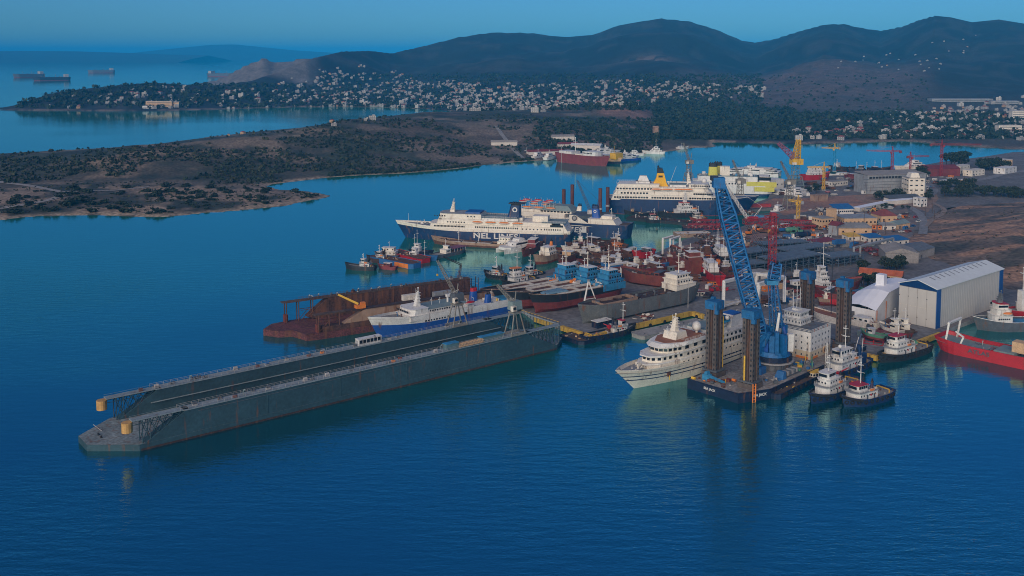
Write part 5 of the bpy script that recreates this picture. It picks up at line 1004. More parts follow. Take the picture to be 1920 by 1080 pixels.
# high speed ferries and boats beyond
def fast_ferry(label, stern, bow, B, hm='white', n=10, blue=False, name='fast_ferry', zs=.72):
    s = Ship(name, label, 'ferry', stern, bow, B); L = s.L; b = MB()
    for sd in (-1, 1): b.prism([(-L/2, sd*B*.4-B*.12), (L*.28, sd*B*.4-B*.12), (L*.5, sd*B*.38), (L*.28, sd*B*.4+B*.1), (-L/2, sd*B*.4+B*.1)], -.5, 4, paint('royal' if blue else 'white'))
    s.part('hulls', b); b = MB(); b.prism([(-L/2, -B/2), (L*.2, -B/2), (L*.46, -B*.12), (L*.46, B*.12), (L*.2, B/2), (-L/2, B/2)], 3.8, 7.4, paint(hm), top=[(-L/2, -B/2), (L*.2, -B/2), (L*.52, -B*.1), (L*.52, B*.1), (L*.2, B/2), (-L/2, B/2)]); s.part('deck', b)
    s.house(.06, .74, B*.94, 7.4, 10.2, hm, nose=L*.12, rake=L*.05, name='saloon', roof='white'); s.house(.12, .55, B*.7, 10.3, 12.0, hm, nose=L*.05, rake=L*.02, name='upper_saloon', roof='white'); s.house(.36, .5, B*.4, 12.1, 14, 'white', nose=2, rake=1, name='wheelhouse', roof='white')
    s.win(.10, .62, 9.0, 3, L*.16, 1.3, B*.47+.02); s.win(.10, .62, 5.8, 2, L*.22, .9, B*.5+.02); s.win(.16, .46, 11.3, 2, L*.13, .9, B*.35+.03); s.radar_mast(.36, 13.8, 18.5, 'white', 2); s.root.scale = (1, 1, zs); return s
fast_ferry('white high speed ferry with long window bands across the bay beyond the two ferries', (1462, 331), (1338, 325), 20); fast_ferry('white high speed ferry with a sharp bow among the cranes on the far quay', (1510, 372), (1452, 366), 15)
fast_ferry('white and blue catamaran ferry with dark stern opening beside the far red ferry', (1158, 302), (1196, 299), 16, blue=True); fast_ferry('small white fast ferry moored just behind the far red ferry', (1120, 291), (1162, 289), 12)
def red_ferry():
    s = Ship('ferry', 'dull red car ferry with white upperworks moored across the bay', 'ferry', (1052, 302), (1136, 312), 20)
    s.hull(11, [(.9, 'maroon'), (1, 'maroon')], bu=1, rake=6, sw=.95, sl=.1, draft=1, bul=.8); s.house(.06, .34, 15, 10.4, 13.6, 'white', name='aft_house', roof='white'); s.house(.42, .62, 15, 10.4, 12, 'cream', name='deck_cover'); s.house(.60, .86, 17, 10.4, 15.8, 'white', nose=3, name='bridge', roof='white'); s.mast(.33, 13, 30, 'white', .5, 1); s.mast(.72, 15.8, 25, 'white', .4, 2); s.win(.62, .8, 14, 7, 1.6, 1.2, 8.53); s.clutter(.1, .6, 12, 10.4, 20, ('white', 'weld', 'cream'), 2)
    b = MB(); b.tube((s.X(.16), -11, 0), (s.X(.16), -11.2, 22), .2, paint('white'), 4); s.part('sail_mast', b)
red_ferry()
s = Ship('ferry', 'ochre ended dark ferry beside the far red ferry', 'ferry', (1110, 303), (1162, 308), 14); s.hull(7, [(.5, 'tugblue'), (1, 'ochre')], bu=1, rake=3, sw=.9); s.house(.1, .6, 11, 6.4, 10, 'white', roof='white'); b = MB(); b.box((s.X(.88), 0, 6), (9, 13, 7), paint('yellow')); s.part('bow_gate', b); s.mast(.8, 10, 20, 'yellow', .3, 1)
def yacht(label, stern, bow, B, h=0.0, hm='white', tiers=2, group=None, mast=4, name='motor_yacht', D=2.6, hb=None):
    s = Ship(name, label, 'yacht', stern, bow, B, h, group); L = s.L; s.hull(D, [(.2, hb or hm), (1, hm)], bu=1.4, su=0, rake=L*.07, bl=.5, pw=1.2, sw=.9, sl=.1, bul=.4, n=14, deckm='teak')
    z = D-.5
    for k in range(tiers): s.house(.12+.09*k, .72-.09*k, B*(.78-.12*k), z, z+2.1, 'white', nose=B*.35, rake=B*.22, name='deckhouse', roof='white'); s.win(.18+.1*k, .56-.08*k, z+1.2, 3, L*.09, .8, B*(.39-.06*k)+.02); z += 2.3
    if mast: s.mast(.4, z-.3, z+mast, 'white', .16, 1)
    return s
yacht('large cream motor yacht alone by the far shore right of the red ferry', (1246, 289), (1206, 288), 8, tiers=3, D=3.4, mast=9); yacht('white yacht lying off the far shore, right of the cream yacht', (1270, 280), (1290, 279), 6, tiers=1); yacht('white yacht behind the blue and white catamaran', (1180, 291), (1206, 292), 7, tiers=2)
yacht('white yacht ashore left of the far red ferry', (1000, 297), (1022, 293), 7, 1.5, tiers=2); yacht('white yacht on the far slip beside the red ferry stern', (1022, 299), (1042, 295), 7, 1.5, tiers=2); yacht('small white yacht hauled out left of the far boatyard', (982, 288), (996, 289), 5, 1.5, tiers=1)
yacht('white motor yacht moored at the quay end below the grey portal cranes', (1466, 397), (1446, 403), 7, tiers=2, D=2.4, mast=3)
# rusty coaster and the wrecks along the beach
def coaster(label, stern, bow, B, hm, D=4.5, h=0.0, house='cream', ht=(.03, .2), dry=0, bands=None, masts=(.3, .6), roof='white', tiers=2, name='cargo_ship', bu=2.2, n=14, z=None, funm=None, well='brown', tallm=8, cm=('rustb', 'rustd', 'oxide', 'weld'), hatch=None):
    s = Ship(name, label, 'cargo ship', stern, bow, B, h, z=z); s.hull(D, bands or [(.3, 'boot'), (1, hm)], bu=bu, su=.6, rake=3, bl=.28, pd=2.6, pw=1.5, sw=.8, sl=.16, bul=.9, dry=dry, draft=1 if not dry else .3, deckm=well)
    z = D-.8
    for k in range(tiers): s.house(ht[0]+.015*k, ht[1]-.02*k, B*(.86-.16*k), z, z+2.5, house, name='deckhouse' if k < tiers-1 else 'wheelhouse', roof=roof); s.win(ht[0]+.03, ht[1]-.04, z+1.5, 4, .7, .8, B*(.43-.08*k)+.03); z += 2.7
    if funm: s.funnel(ht[0]+.04, z-.2, z+3.4, 2.6, 2, funm, 'black', rake=.3)
    for t in masts: s.mast(t, D-.8, D+tallm, 'white' if house != 'lblue' else 'cream', .25, 1)
    if hatch:
        b = MB(); 
        for i in range(hatch): x = s.X(.28+(.56)*(i+.5)/hatch); b.box((x, 0, D-.9), (s.L*.5/hatch, B*.62, 1.3), paint('weld')); b.box((x, 0, D+.4), (s.L*.46/hatch, B*.54, .12), paint('rustb'))
        s.part('hatch_coaming', b)
    s.clutter(ht[1]+.04, .9, B*.6, D-.8, n, cm, 1.8); s.near_D = D; return s
coaster('rusty red brown coaster lying in front of the lettered ferry', (966, 465), (816, 457), 9, 'rustb', D=2.7, bu=3.0, masts=(.45, .7), hatch=3, bands=[(.6, 'rustb'), (1, 'tan')])
coaster('small tan and cream ship with an orange funnel afloat at the edge of the wrecks', (1042, 484), (1006, 496), 9, 'tan', D=4.6, ht=(.2, .6), funm='orange', masts=(.62,), house='cream', tallm=7, bands=[(.4, 'oxide'), (1, 'tan')]); coaster('rusty trawler with a red bow left of the wreck beach', (1012, 460), (982, 482), 7, 'oxide', D=3.4, ht=(.3, .55), masts=(.3,), house='maroon')
# ---------------------------------------------------------------- ships hauled out along the beach and the slip
W3 = lambda px, py: G(px, py, 2)
# three blue cargo ships side by side on the slip
d0, n0 = Vector((-.793, -.609, 0)), Vector((-.609, .793, 0)); st = W3(1158, 556)
for i, (off, sh, label, ln) in enumerate(((0, 0, 'nearest of the three blue housed cargo ships on the slip, black over red hull', 56), (11.5, 4, 'middle of the three blue housed cargo ships on the slip', 58), (23, 9, 'farthest of the three blue housed cargo ships, its dark bow over the water', 60))):
    P = st+n0*off+d0*sh; Q = P+d0*ln; P.z = Q.z = 2
    s = Ship('cargo_ship', label, 'cargo ship', P, Q, 10.5, 2, 'blue housed cargo ships on the slip', world=True, z=4.2); s.hull(6.2, [(.45, 'boot'), (1, 'black')], bu=2.0, su=1.0, rake=4, bl=.22, pd=2.8, pw=1.6, sw=.85, sl=.16, sf=.5, dry=1.8, draft=.3, bul=.9, deckm='brown', rail='tan')
    b = MB()
    for sd in (-1, 1): b.box((s.X(.13), sd*5.2, 3.6), (s.L*.28, .35, 3.4), paint('lblue'))
    b.box((s.X(0)-.5, 0, 3.6), (.5, 8.6, 3.6), paint('lblue')); s.part('quarter_bulwark', b); s.house(.01, .20, 9.6, 5.4, 8.4, 'lblue', roof='cranebl'); s.house(.03, .19, 8.4, 8.6, 11.0, 'lblue', roof='lblue'); s.house(.06, .17, 7, 11.2, 13.4, 'lblue', name='wheelhouse', roof='white'); s.win(.04, .17, 9.9, 5, .9, .9, 4.23); s.win(.075, .155, 12.5, 4, 1, .9, 3.53); s.win(.03, .18, 7.2, 6, .7, .7, 4.83); s.mast(.12, 13.4, 21, 'cream', .3, 2); s.mast(.16, 13.4, 18, 'white', .2, 1)
    b = MB()
    for sd in (-1, 1): b.box((s.X(.53), sd*3.6, 5.3), (s.L*.52, .3, 1.5), paint('stucco')); b.box((s.X(.53), sd*4.4, 6.2), (s.L*.5, .18, .5), paint('white'))
    for k in range(3): b.box((s.X(.27+.26*k), 0, 5.3), (.3, 7.2, 1.5), paint('weld'))
    s.part('hatch_coaming', b); b = MB(); b.box((s.X(.53), 0, 5.6), (s.L*.5, 6.8, .2), paint('rustb')); s.part('hold_floor', b)
    if i == 0:
        b = MB(); rr = random.Random(1); b.prism([(s.X(.66), -4), (s.X(.90), -3), (s.X(.93), 0), (s.X(.90), 3), (s.X(.66), 4), (s.X(.64), 0)], 6.9, 7.5, M('blue_tarp', (.15, .27, .34), .8, .3, .5, fine=.3), top=[(s.X(.69), -3), (s.X(.88), -2), (s.X(.9), 0), (s.X(.88), 2), (s.X(.69), 3), (s.X(.68), 0)]); s.part('tarpaulin', b)
    s.clutter(.20, .30, 7, 5.6, 26, ('lblue', 'cranebl', 'weld', 'orange', 'white', 'lblue'), 2.2); s.clutter(.0, .2, 8, 8.6, 14, ('lblue', 'white', 'oxide', 'cranebl'), 1.2); s.clutter(.86, .97, 5, 6.2, 8, ('rustb', 'ochre', 'weld'), 1.4)
k = root('sheer_legs', 'white A frame standing on the slip before the nearest blue housed ship', 'A frame', W3(1103, 581), R(30)); top = (0, 0, 15); b = MB()
for x, y in ((-5, -2.5), (5, -2.5), (-1.5, 3)): b.tube((x, y, 0), top, .32, paint('white'), 6)
b.bar((-3, -1.5, 6), (3, -1.5, 6), .3, paint('white')); b.bar((-4, -2, 3), (3.8, -2, 3), .2, paint('white')); b.box((0, 0, 14.6), (.9, .9, .9), paint('grey')); b.build('frame', k)
s = Ship('cargo_ship', 'long grey hulled cargo ship hauled out, with a high cream wheelhouse at the right', 'cargo ship', W3(1296, 563), W3(1092, 607), 12, 2, world=True, z=3.6)
s.hull(6.6, [(.3, 'hullgrey'), (.9, 'hullgrey'), (1, 'hullgrey')], bu=1.6, su=1.6, rake=3, bl=.2, pd=3, pw=1.8, sw=.85, sl=.16, sf=.5, dry=1.4, draft=.3, bul=.9, deckm='rustd'); s.house(.03, .22, 10.5, 6.4, 9.2, 'cream', roof='cream'); s.house(.05, .21, 9, 9.3, 11.8, 'cream', roof='cream'); s.house(.07, .2, 7.6, 11.9, 14.2, 'cream', name='wheelhouse', roof='white'); s.win(.06, .19, 10.7, 6, .8, .8, 4.53); s.win(.08, .185, 13.3, 5, .9, .9, 3.83); s.mast(.13, 14.2, 24, 'cream', .3, 2); s.mast(.26, 6, 15, 'cream', .3, 1); s.clutter(.24, .9, 8, 5.8, 40, ('rustd', 'rustb', 'tan', 'dgrey', 'steel'), 2); s.clutter(.04, .2, 7, 14.2, 8, ('cream', 'weld'), 1); b = MB()
for sd in (-1, 1): b.box((s.X(.72), sd*4.2, 5.8), (s.L*.3, .3, 1.6), paint('tan'))
b.box((s.X(.57), 0, 5.8), (.3, 8.4, 1.6), paint('tan')); b.box((s.X(.87), 0, 5.8), (.3, 8.4, 1.6), paint('tan')); s.part('hatch_coaming', b)
def dry(label, stern, bow, B, hm, **k): return coaster(label, W_(stern), W_(bow), B, hm, h=2, z=3.4, dry=1.4, **k)
def W_(p): return p
dry('red brown hull without upperworks ashore behind the grey hulled ship', (1250, 538), (1172, 527), 10, 'oxide', D=5, house='oxide', ht=(.1, .22), masts=(), tiers=1, bands=[(1, 'oxide')], roof='dgrey')
dry('tall red brown stern with a white wheelhouse ashore right of the grey ship', (1308, 517), (1262, 492), 10, 'oxide', D=7, house='oxide', ht=(.1, .3), masts=(.3,), tiers=2, bands=[(1, 'oxide')])
dry('bright red and white trawler ashore left of the white boat hoist', (1350, 536), (1316, 508), 7.5, 'red', D=4, house='white', ht=(.35, .7), masts=(.5,), bands=[(1, 'red')])
dry('small bright red hull with a white rail, at the water edge of the wreck beach', (1222, 484), (1190, 490), 7, 'red', D=4, house='dgrey', ht=(.2, .4), masts=(), tiers=1, bands=[(1, 'red')])
dry('flat rusty hulk by the small inlet below the white portal frames', (1240, 495), (1194, 499), 8, 'oxide', D=2, house='rustb', ht=(.1, .25), masts=(), tiers=1)
dry('red hull with a dark deck ashore below the white portal frames', (1282, 494), (1256, 505), 8, 'oxide', D=4.4, house='oxide', ht=(.2, .4), masts=(.2,), tiers=1, bands=[(1, 'oxide')])
dry('black hulled fishing boat with a long white bulwark among the wrecks', (1118, 479), (1060, 482), 8, 'black', D=4, house='cream', ht=(.1, .25), masts=(.15, .3), tiers=1, bands=[(.55, 'black'), (1, 'stucco')], tallm=9)
dry('rusty barge with a purple brown deck farthest left among the wrecks', (1118, 460), (1066, 471), 10, 'rustb', D=2.8, house='rustd', ht=(.05, .15), masts=(.6,), tiers=1, well='purple')
dry('dark rusty hulk with a mast, behind the black and white fishing boat', (1165, 464), (1112, 466), 9, 'rustd', D=3.2, house='stucco', ht=(.08, .2), masts=(.1,), tiers=2)
dry('brown wreck with an orange wheelhouse near the inlet', (1172, 472), (1140, 475), 7, 'rustb', D=3, house='orange', ht=(.3, .65), masts=(), tiers=1, roof='orange')
dry('long rust brown hulk lying across the wreck beach', (1186, 486), (1118, 492), 9, 'rustb', D=3, house='rustb', ht=(.05, .2), masts=(.5,), tiers=1); dry('dark brown wreck between the rust brown hulk and the white frame', (1160, 500), (1098, 497), 9, 'brown', D=3.2, house='tan', ht=(.1, .25), masts=(.3,), tiers=1)
dry('dark red hulk behind the white open frame on the slip', (1238, 512), (1180, 520), 9, 'maroon', D=3.4, house='rustb', ht=(.1, .25), masts=(), tiers=1); dry('rusted trawler shell with an ochre deckhouse nearest the water on the wreck beach', (1074, 488), (1050, 497), 7, 'rustb', D=3.6, house='ochre', ht=(.2, .5), masts=(.6,), tiers=1)
dry('black fishing boat with white upperworks ashore left of the boom crane', (1368, 500), (1340, 482), 7, 'black', D=3.4, house='white', ht=(.4, .8), masts=(.4, .8), tiers=2, tallm=14)
# red boats behind the crane barge
dry('dark red ship with a tall white tower ashore behind the rear barge leg', (1516, 558), (1608, 548), 10, 'boot', D=5, house='white', ht=(.16, .34), masts=(.28,), tiers=4, bands=[(.3, 'red'), (1, 'boot')], tallm=22)
k = root('stern_gantry', 'black A frame with white struts standing beside the white ship tower', 'A frame', W3(1543, 552), R(10)); b = MB()
for x in (-3, 3): b.bar((x, 0, 0), (x*.9, 2, 15), .6, paint('navy'))
b.bar((-2.8, 2, 15), (2.8, 2, 15), .6, paint('navy')); b.bar((-2.5, 1, 2), (2, 1.6, 13), .3, paint('white')); b.bar((2.5, 1, 2), (-2, 1.6, 13), .3, paint('white')); b.build('frame', k)
dry('dark red hull ashore in front of the white tarpaulin shed', (1615, 578), (1536, 566), 10, 'red', D=5, house='dgrey', ht=(.7, .8), masts=(), tiers=1, bands=[(.5, 'red'), (1, 'boot')])
launch('old black and white passenger boat parked on the quay behind the rear barge legs', (1512, 546), (1476, 549), 7, 'black', 'white', (.1, .8), h=2, D=3, mast=0, up=False, dry=1.2, z=3.2)
yacht('pale grey yacht hull under a grey cover between the two rear barge legs', (1582, 607), (1522, 590), 8.5, 2, hm='stucco', tiers=0, mast=0, D=3); yacht('white motor yacht beside the covered grey yacht, next to the white tent', (1642, 600), (1592, 592), 7, 2, hm='white', tiers=2, mast=0, D=2.8, hb='ochre'); yacht('long ochre hulled white yacht on the quay below the white tent', (1600, 606), (1652, 618), 7, 2, hm='stucco', hb='ochre', tiers=1, mast=0)
launch('small green fishing boat on a red cradle at the quay corner', (1658, 645), (1618, 636), 4.6, 'green', 'white', (.5, .75), h=2, D=1.6, mast=0, up=False, dry=.8, z=4.2); k = root('boat_cradle', 'rusty red cradle under the small green boat', 'cradle', W3(1638, 644), R(-25)); b = MB()
for x in (-4, 0, 4): b.bar((x, -2.4, 0), (x, -1.2, 1.8), .2, paint('red')); b.bar((x, 2.4, 0), (x, 1.2, 1.8), .2, paint('red')); b.bar((x, -2.4, .15), (x, 2.4, .15), .2, paint('red'))
b.bar((-4.5, -2.2, .15), (4.5, -2.2, .15), .2, paint('red')); b.bar((-4.5, 2.2, .15), (4.5, 2.2, .15), .2, paint('red')); b.build('frame', k)
for l, a, b_, hm in (('white wooden caique with a cream house on the quay before the hall', (1690, 634), (1652, 622), 'stucco'), ('dark brown caique with white gear on the quay before the hall', (1706, 634), (1678, 622), 'brown')): launch(l, a, b_, 5, hm, 'cream', (.2, .5), h=2, D=2.2, mast=5, n=10, dry=.8, z=3.4)
# red ship and the vessels on the right edge
s = Ship('supply_ship', 'long bright red supply ship with a white gantry at its stern, at the right edge', 'ship', (1772, 652), (2010, 703), 15); s.hull(5, [(.12, 'ochre'), (1, 'red')], bu=1.5, su=1.4, rake=4, bl=.2, sw=.9, sl=.15, sr=2, sf=.5, bul=1.6, deckm='gtop', rail='red')
b = MB()
for y in (-6, 6): b.bar((s.X(.05), y, 4), (s.X(.075), y, 13), .8, paint('white'))
b.bar((s.X(.075), -6.4, 13), (s.X(.075), 6.4, 13), .9, paint('white')); b.bar((s.X(.17), s.near*6.2, 4), (s.X(.2), s.near*6.2, 8), .7, paint('white')); b.bar((s.X(.2), s.near*6.2, 8.2), (s.X(.12), s.near*4, 9.4), .7, paint('white')); s.part('stern_gantry', b)
s.house(.44, .6, 11, 3.6, 5.2, 'gtop', name='hatch_cover'); s.house(.56, .66, 5, 5, 9.5, 'ochre', name='winch_house'); s.house(.72, .9, 13, 5, 12, 'white', nose=3, name='bridge', roof='white'); s.clutter(.25, .45, 9, 3.6, 14, ('red', 'dgrey', 'weld'), 1.6); letter(s, 'ATLAS', 2.4, .34, 3.2, 7.9, 'dgrey', stretch=1.3)
s = Ship('supply_ship', 'grey hulled supply ship with a white bridge and orange trim behind the red ship', 'ship', (1990, 615), (1834, 618), 11); s.hull(4.4, [(.1, 'boot'), (.55, 'dgrey'), (1, 'dgrey')], bu=2.2, rake=3, bl=.25, bul=.9, deckm='lblue', rail='white'); s.house(.66, .86, 9.5, 4.4, 7.4, 'white', nose=2, roof='white'); s.house(.68, .83, 8.4, 7.5, 10.2, 'white', nose=1.5, roof='white'); s.house(.70, .82, 7.2, 10.3, 12.8, 'white', nose=1.5, name='wheelhouse', roof='red'); s.win(.70, .82, 6, 6, .7, .7, 4.78); s.win(.715, .805, 11.8, 5, .9, 1, 3.63); s.radar_mast(.76, 12.8, 18.5, 'steel', 2.4); s.lifeboat(.72, 8.6, 4.8, 4.5, 'orange')
s = Ship('supply_ship', 'second red hulled ship with a white mast, cut by the right edge of the view', 'ship', (2030, 588), (1890, 603), 12); s.hull(5, [(.1, 'boot'), (1, 'red')], bu=1.5, rake=4, bl=.25, bul=.9); s.house(.5, .8, 10, 4.4, 8, 'white', roof='white'); s.house(.78, .86, 3, 4.4, 15, 'white', name='mast_house'); s.mast(.82, 15, 26, 'white', .3, 1); s.mast(.7, 8, 17, 'white', .3, 1)
# ---------------------------------------------------------------- halls and buildings
W2 = lambda px, py, h=2: G(px, py, h)
def big_hall():
    A, B, C = W2(1685, 602), W2(1754, 617), W2(1878, 572); ax = (A-B).normalized(); wd = (A-B).length; d = (C-B); ln = d.length; rz = math.atan2(d.y, d.x); H = 18.6
    r = root('shipyard_hall', 'big pale shipyard hall with blue gable trim and tall sliding doors', 'hall', B, rz); w_ = M('paint_hallw') if 'paint_hallw' in MATS else paint('hallw')
    b = MB(); b.yprism([(0, 0), (ln, 0), (ln, H), (0, H)], 0, wd, paint('hallw')); b.yprism([(0, H), (ln, H), (ln, H+.01), (0, H+.01)], 0, wd, paint('hallw')); wo = b.build('wall', r)
    p = MB(); N = 34
    for i in range(N): x = 5+(ln-10)*i/(N-1); p.box((x, -.02, .1), (.12, .05, H-.3), paint('hallw'))
    p.build('cladding_ribs', wo)
    rf = MB(); k = 3.0
    for (y0, z0, y1, z1) in ((-.5, H, wd/2, H+k), (wd/2, H+k, wd+.5, H)): rf.add([(-.6, y0, z0), (ln+.6, y0, z0), (ln+.6, y1, z1), (-.6, y1, z1), (-.6, y0, z0+.35), (ln+.6, y0, z0+.35), (ln+.6, y1, z1+.35), (-.6, y1, z1+.35)], [(3, 2, 1, 0), (4, 5, 6, 7), (0, 1, 5, 4), (1, 2, 6, 5), (2, 3, 7, 6), (3, 0, 4, 7)], paint('hallr'))
    ro = rf.build('roof', r)
    for i in range(12):
        for sgn in (1, -1):
            v = MB(); x = 9+(ln-16)*i/11; y0, y1 = (wd*.30, wd*.47) if sgn > 0 else (wd*.53, wd*.70); z = lambda y: H+k*(1-abs(y-wd/2)/(wd/2))+.42
            v.add([(x, y0, z(y0)), (x+1.0, y0, z(y0)), (x+1.0, y1, z(y1)), (x, y1, z(y1))], [(0, 1, 2, 3)], paint('grey')); v.add([(x, y0, z(y0)-.1), (x, y1, z(y1)-.1), (x, y1, z(y1)), (x, y0, z(y0))], [(3, 2, 1, 0)], paint('dgrey')); v.build('skylight', ro)
    for xx in (-.12, ln+.12):
        g = MB(); g.add([(xx, 0, H-.9), (xx, wd, H-.9), (xx, wd, H), (xx, wd/2, H+k), (xx, 0, H)], [(0, 1, 2, 3, 4)], paint('hallb')); g.add([(xx, 0, H-.9), (xx, wd, H-.9), (xx, wd, H), (xx, wd/2, H+k), (xx, 0, H)], [(4, 3, 2, 1, 0)], paint('hallb')); g.build('gable', r)
    for x in (1.9, ln-2.0): c = MB(); c.box((x, -.12, 0), (3.9, .24, H), paint('hallb')); c.build('corner_panel', r)
    for i in range(4):
        dd = MB(); dd.box((-.28, wd*(i+.5)/4, .15), (.2, wd/4-.12, H-1.2), paint('hallw')); do = dd.build('sliding_door', r); e = MB(); e.box((-.42, wd*(i+.5)/4, (H-1)*.5), (.06, wd/4-.3, .12), paint('stucco'))
        for z in (H*.2, H*.7): e.box((-.42, wd*(i+.97)/4, z), (.1, .5, .3), paint('black'))
        e.build('door_fitting', do)
    g = MB(); g.box((-.2, wd/2, H-1.05), (.3, wd, .18), paint('dgrey')); g.build('door_track', r)
big_hall()
def tent():
    a, b = W2(1606, 603), W2(1641, 608); c = W2(1690, 596); d = c-b; d = Vector((.66, .75, 0)); r = root('tarpaulin_shed', 'white tarpaulin covered shed with a sloping roof left of the big hall', 'shed', b, math.atan2(d.y, d.x)); L = 46; w_ = 15.5; t = M('white_tarp', (.74, .73, .70), .6, .10, .1, tint2=(.55, .52, .48), bump=.4)
    v = MB(); v.add([(0, 0, 0), (L, 0, 0), (L, 0, 13), (16, 0, 12.5), (0, 0, 6.5), (0, w_, 0), (L, w_, 0), (L, w_, 11), (16, w_, 10.5), (0, w_, 7.0)], [(0, 1, 2, 3, 4), (9, 8, 7, 6, 5), (0, 4, 9, 5), (1, 6, 7, 2)], t); v.build('wall', r)
    v = MB(); t2 = M('tarp_roof', (.82, .82, .83), .55, .06, .12, bump=.3); rows = [[(x, y, z+1.6*math.sin(math.pi*f)) for f, y, z in ((0, -.2, za), (.25, w_*.25, za+(zb-za)*.25), (.5, w_*.5, za+(zb-za)*.5), (.75, w_*.75, za+(zb-za)*.75), (1, w_+.2, zb))] for x, za, zb in ((-.3, 6.5, 7.0), (8, 9.6, 8.9), (16, 12.5, 10.5), (30, 12.8, 10.8), (L, 13, 11))]
    for q in rows: q[0] = (q[0][0], q[0][1], q[0][2]+.02)
    v.loft(rows, t2); v.build('roof', r, smooth=True)
    v = MB(); v.box((27, 8, 12), (4, 4, 6.5), paint('tarp'), tap=(1, 1)); v.box((27, 8, 11.0), (6.5, 6.5, 2.4), paint('tarp'), tap=(.62, .62)); v.build('vent_tower', r)
    for x, h in ((1.6, 6), (13, 8.5)): v = MB(); v.box((x, -.1, .2), (.7, .12, h), paint('orange')); v.build('orange_post', r)
    v = MB(); v.box((-.1, w_*.75, 1.5), (.1, 3, 3), paint('dgrey')); v.build('opening', r)
tent()
def building(name, label, a, b, depth, h, wall, roof, kind='flat', cat='building', rows=1, n=5, z=2.0, win=(1.2, 1.2), group=None, doors=1, ov=.4, rise=2.2, rm=None):
    """front wall from pixel a to pixel b (ground), the house standing behind it"""
    A, B = G(*a, z), G(*b, z); d = B-A; L = d.length; r = root(name, label, cat, A, math.atan2(d.y, d.x), group); m = MB(); m.box((L/2, depth/2, -1.0), (L, depth, h+1.0), paint(wall)); wo = m.build('wall', r); rp = paint(roof); q = MB()
    if kind == 'flat': q.box((L/2, depth/2, h), (L+ov, depth+ov, .35), rp); 
    elif kind == 'gable': q.yprism([(-ov, h), (L+ov, h), (L+ov, h+.25), (L/2, h+rise), (-ov, h+.25)], -ov, depth+ov, rp) if rm else q.prism([(-ov, -ov), (L+ov, -ov), (L+ov, depth+ov), (-ov, depth+ov)], h, h+rise, rp, top=[(-ov, depth*.49), (L+ov, depth*.49), (L+ov, depth*.51), (-ov, depth*.51)])
    elif kind == 'hip': q.prism([(-ov, -ov), (L+ov, -ov), (L+ov, depth+ov), (-ov, depth+ov)], h, h+rise, rp, top=[(min(depth/2, L*.4), depth*.49), (max(L-depth/2, L*.6), depth*.49), (max(L-depth/2, L*.6), depth*.51), (min(depth/2, L*.4), depth*.51)])
    elif kind == 'shed': q.add([(-ov, -ov, h+.01), (L+ov, -ov, h+.01), (L+ov, depth+ov, h+rise), (-ov, depth+ov, h+rise), (-ov, -ov, h+.3), (L+ov, -ov, h+.3), (L+ov, depth+ov, h+rise+.3), (-ov, depth+ov, h+rise+.3)], [(3, 2, 1, 0), (4, 5, 6, 7), (0, 1, 5, 4), (1, 2, 6, 5), (2, 3, 7, 6), (3, 0, 4, 7)], rp)
    q.build('roof', r)
    if n:
        wm = MB(); wm.box((0, 0, 0), (win[0], .1, win[1]), paint('glass')); wm = wm.mesh('window'); ns = max(1, int(n*depth/max(L, 1)))
        for j in range(rows):
            zz = h*(j+.5)/rows-win[1]*.4
            for i in range(n): mob('window', wm, wo, (L*(i+.5)/n, -.04, zz))
            for i in range(ns):
                for x in (-.04, L+.04): mob('window', wm, wo, (x, depth*(i+.5)/ns, zz), R(90))
    for i in range(doors): dd = MB(); dd.box((L*(.18+.5*i), -.05, 0), (1.6, .12, 2.3), paint('dgrey')); dd.build('door', wo)
    return r
building('office_building', 'two storey ochre office with a stair tower in the yard', (1541, 431), (1563, 429), 11, 8, 'ochre', 'conc', rows=2, n=4); building('stair_tower', 'tall ochre stair tower rising behind the two storey office', (1557, 426), (1568, 425), 5, 13, 'ochre', 'ochre', n=1, rows=1)
building('workshop', 'long ochre workshop with a pale flat roof and dark windows', (1583, 425), (1644, 424), 18, 6, 'ochre', 'grey', n=8); building('workshop', 'low ochre workshop with a patched pale roof in front of the long one', (1570, 441), (1634, 441), 13, 5, 'ochre', 'conc', n=3, kind='shed', rise=1.6); building('shed', 'grey steel shed with a rusty red roof left of the low ochre workshop', (1553, 440), (1569, 442), 12, 7, 'grey', 'maroon', n=0, kind='gable', doors=0)
building('gatehouse', 'ochre house with a red hipped roof in the yard', (1652, 420), (1682, 419), 15, 6, 'ochre', 'roofm', kind='hip', n=3, rise=4); building('lean_to', 'low pale lean to in front of the red roofed ochre house', (1655, 431), (1680, 431), 8, 3, 'stucco', 'conc', n=2, kind='shed', rise=1); building('garage', 'small ochre garage right of the low pale lean to', (1683, 430), (1706, 426), 9, 3.4, 'ochre', 'gtop', n=1, kind='gable')
building('site_office', 'white cabin block with a bright blue roof beyond the ochre workshops', (1566, 402), (1601, 401), 10, 4.2, 'white', 'bluec', n=9, kind='shed', rise=2.5)
building('storage_wall', 'long low cream store with a white roof beside the red earth', (1612, 397), (1664, 386), 6, 3, 'stucco', 'tarp', n=0, doors=0); building('storage_wall', 'second long cream store farther right along the red earth', (1666, 385), (1722, 380), 6, 3.4, 'stucco', 'tarp', n=0, doors=0); building('long_shed', 'long dark roofed shed in front of the tall cream block', (1668, 381), (1727, 378), 8, 3.6, 'stucco', 'dgrey', n=0, kind='shed', rise=2)
building('white_house', 'small two storey white house right of the dark roofed shed', (1726, 388), (1738, 387), 8, 7, 'white', 'white', rows=2, n=2)
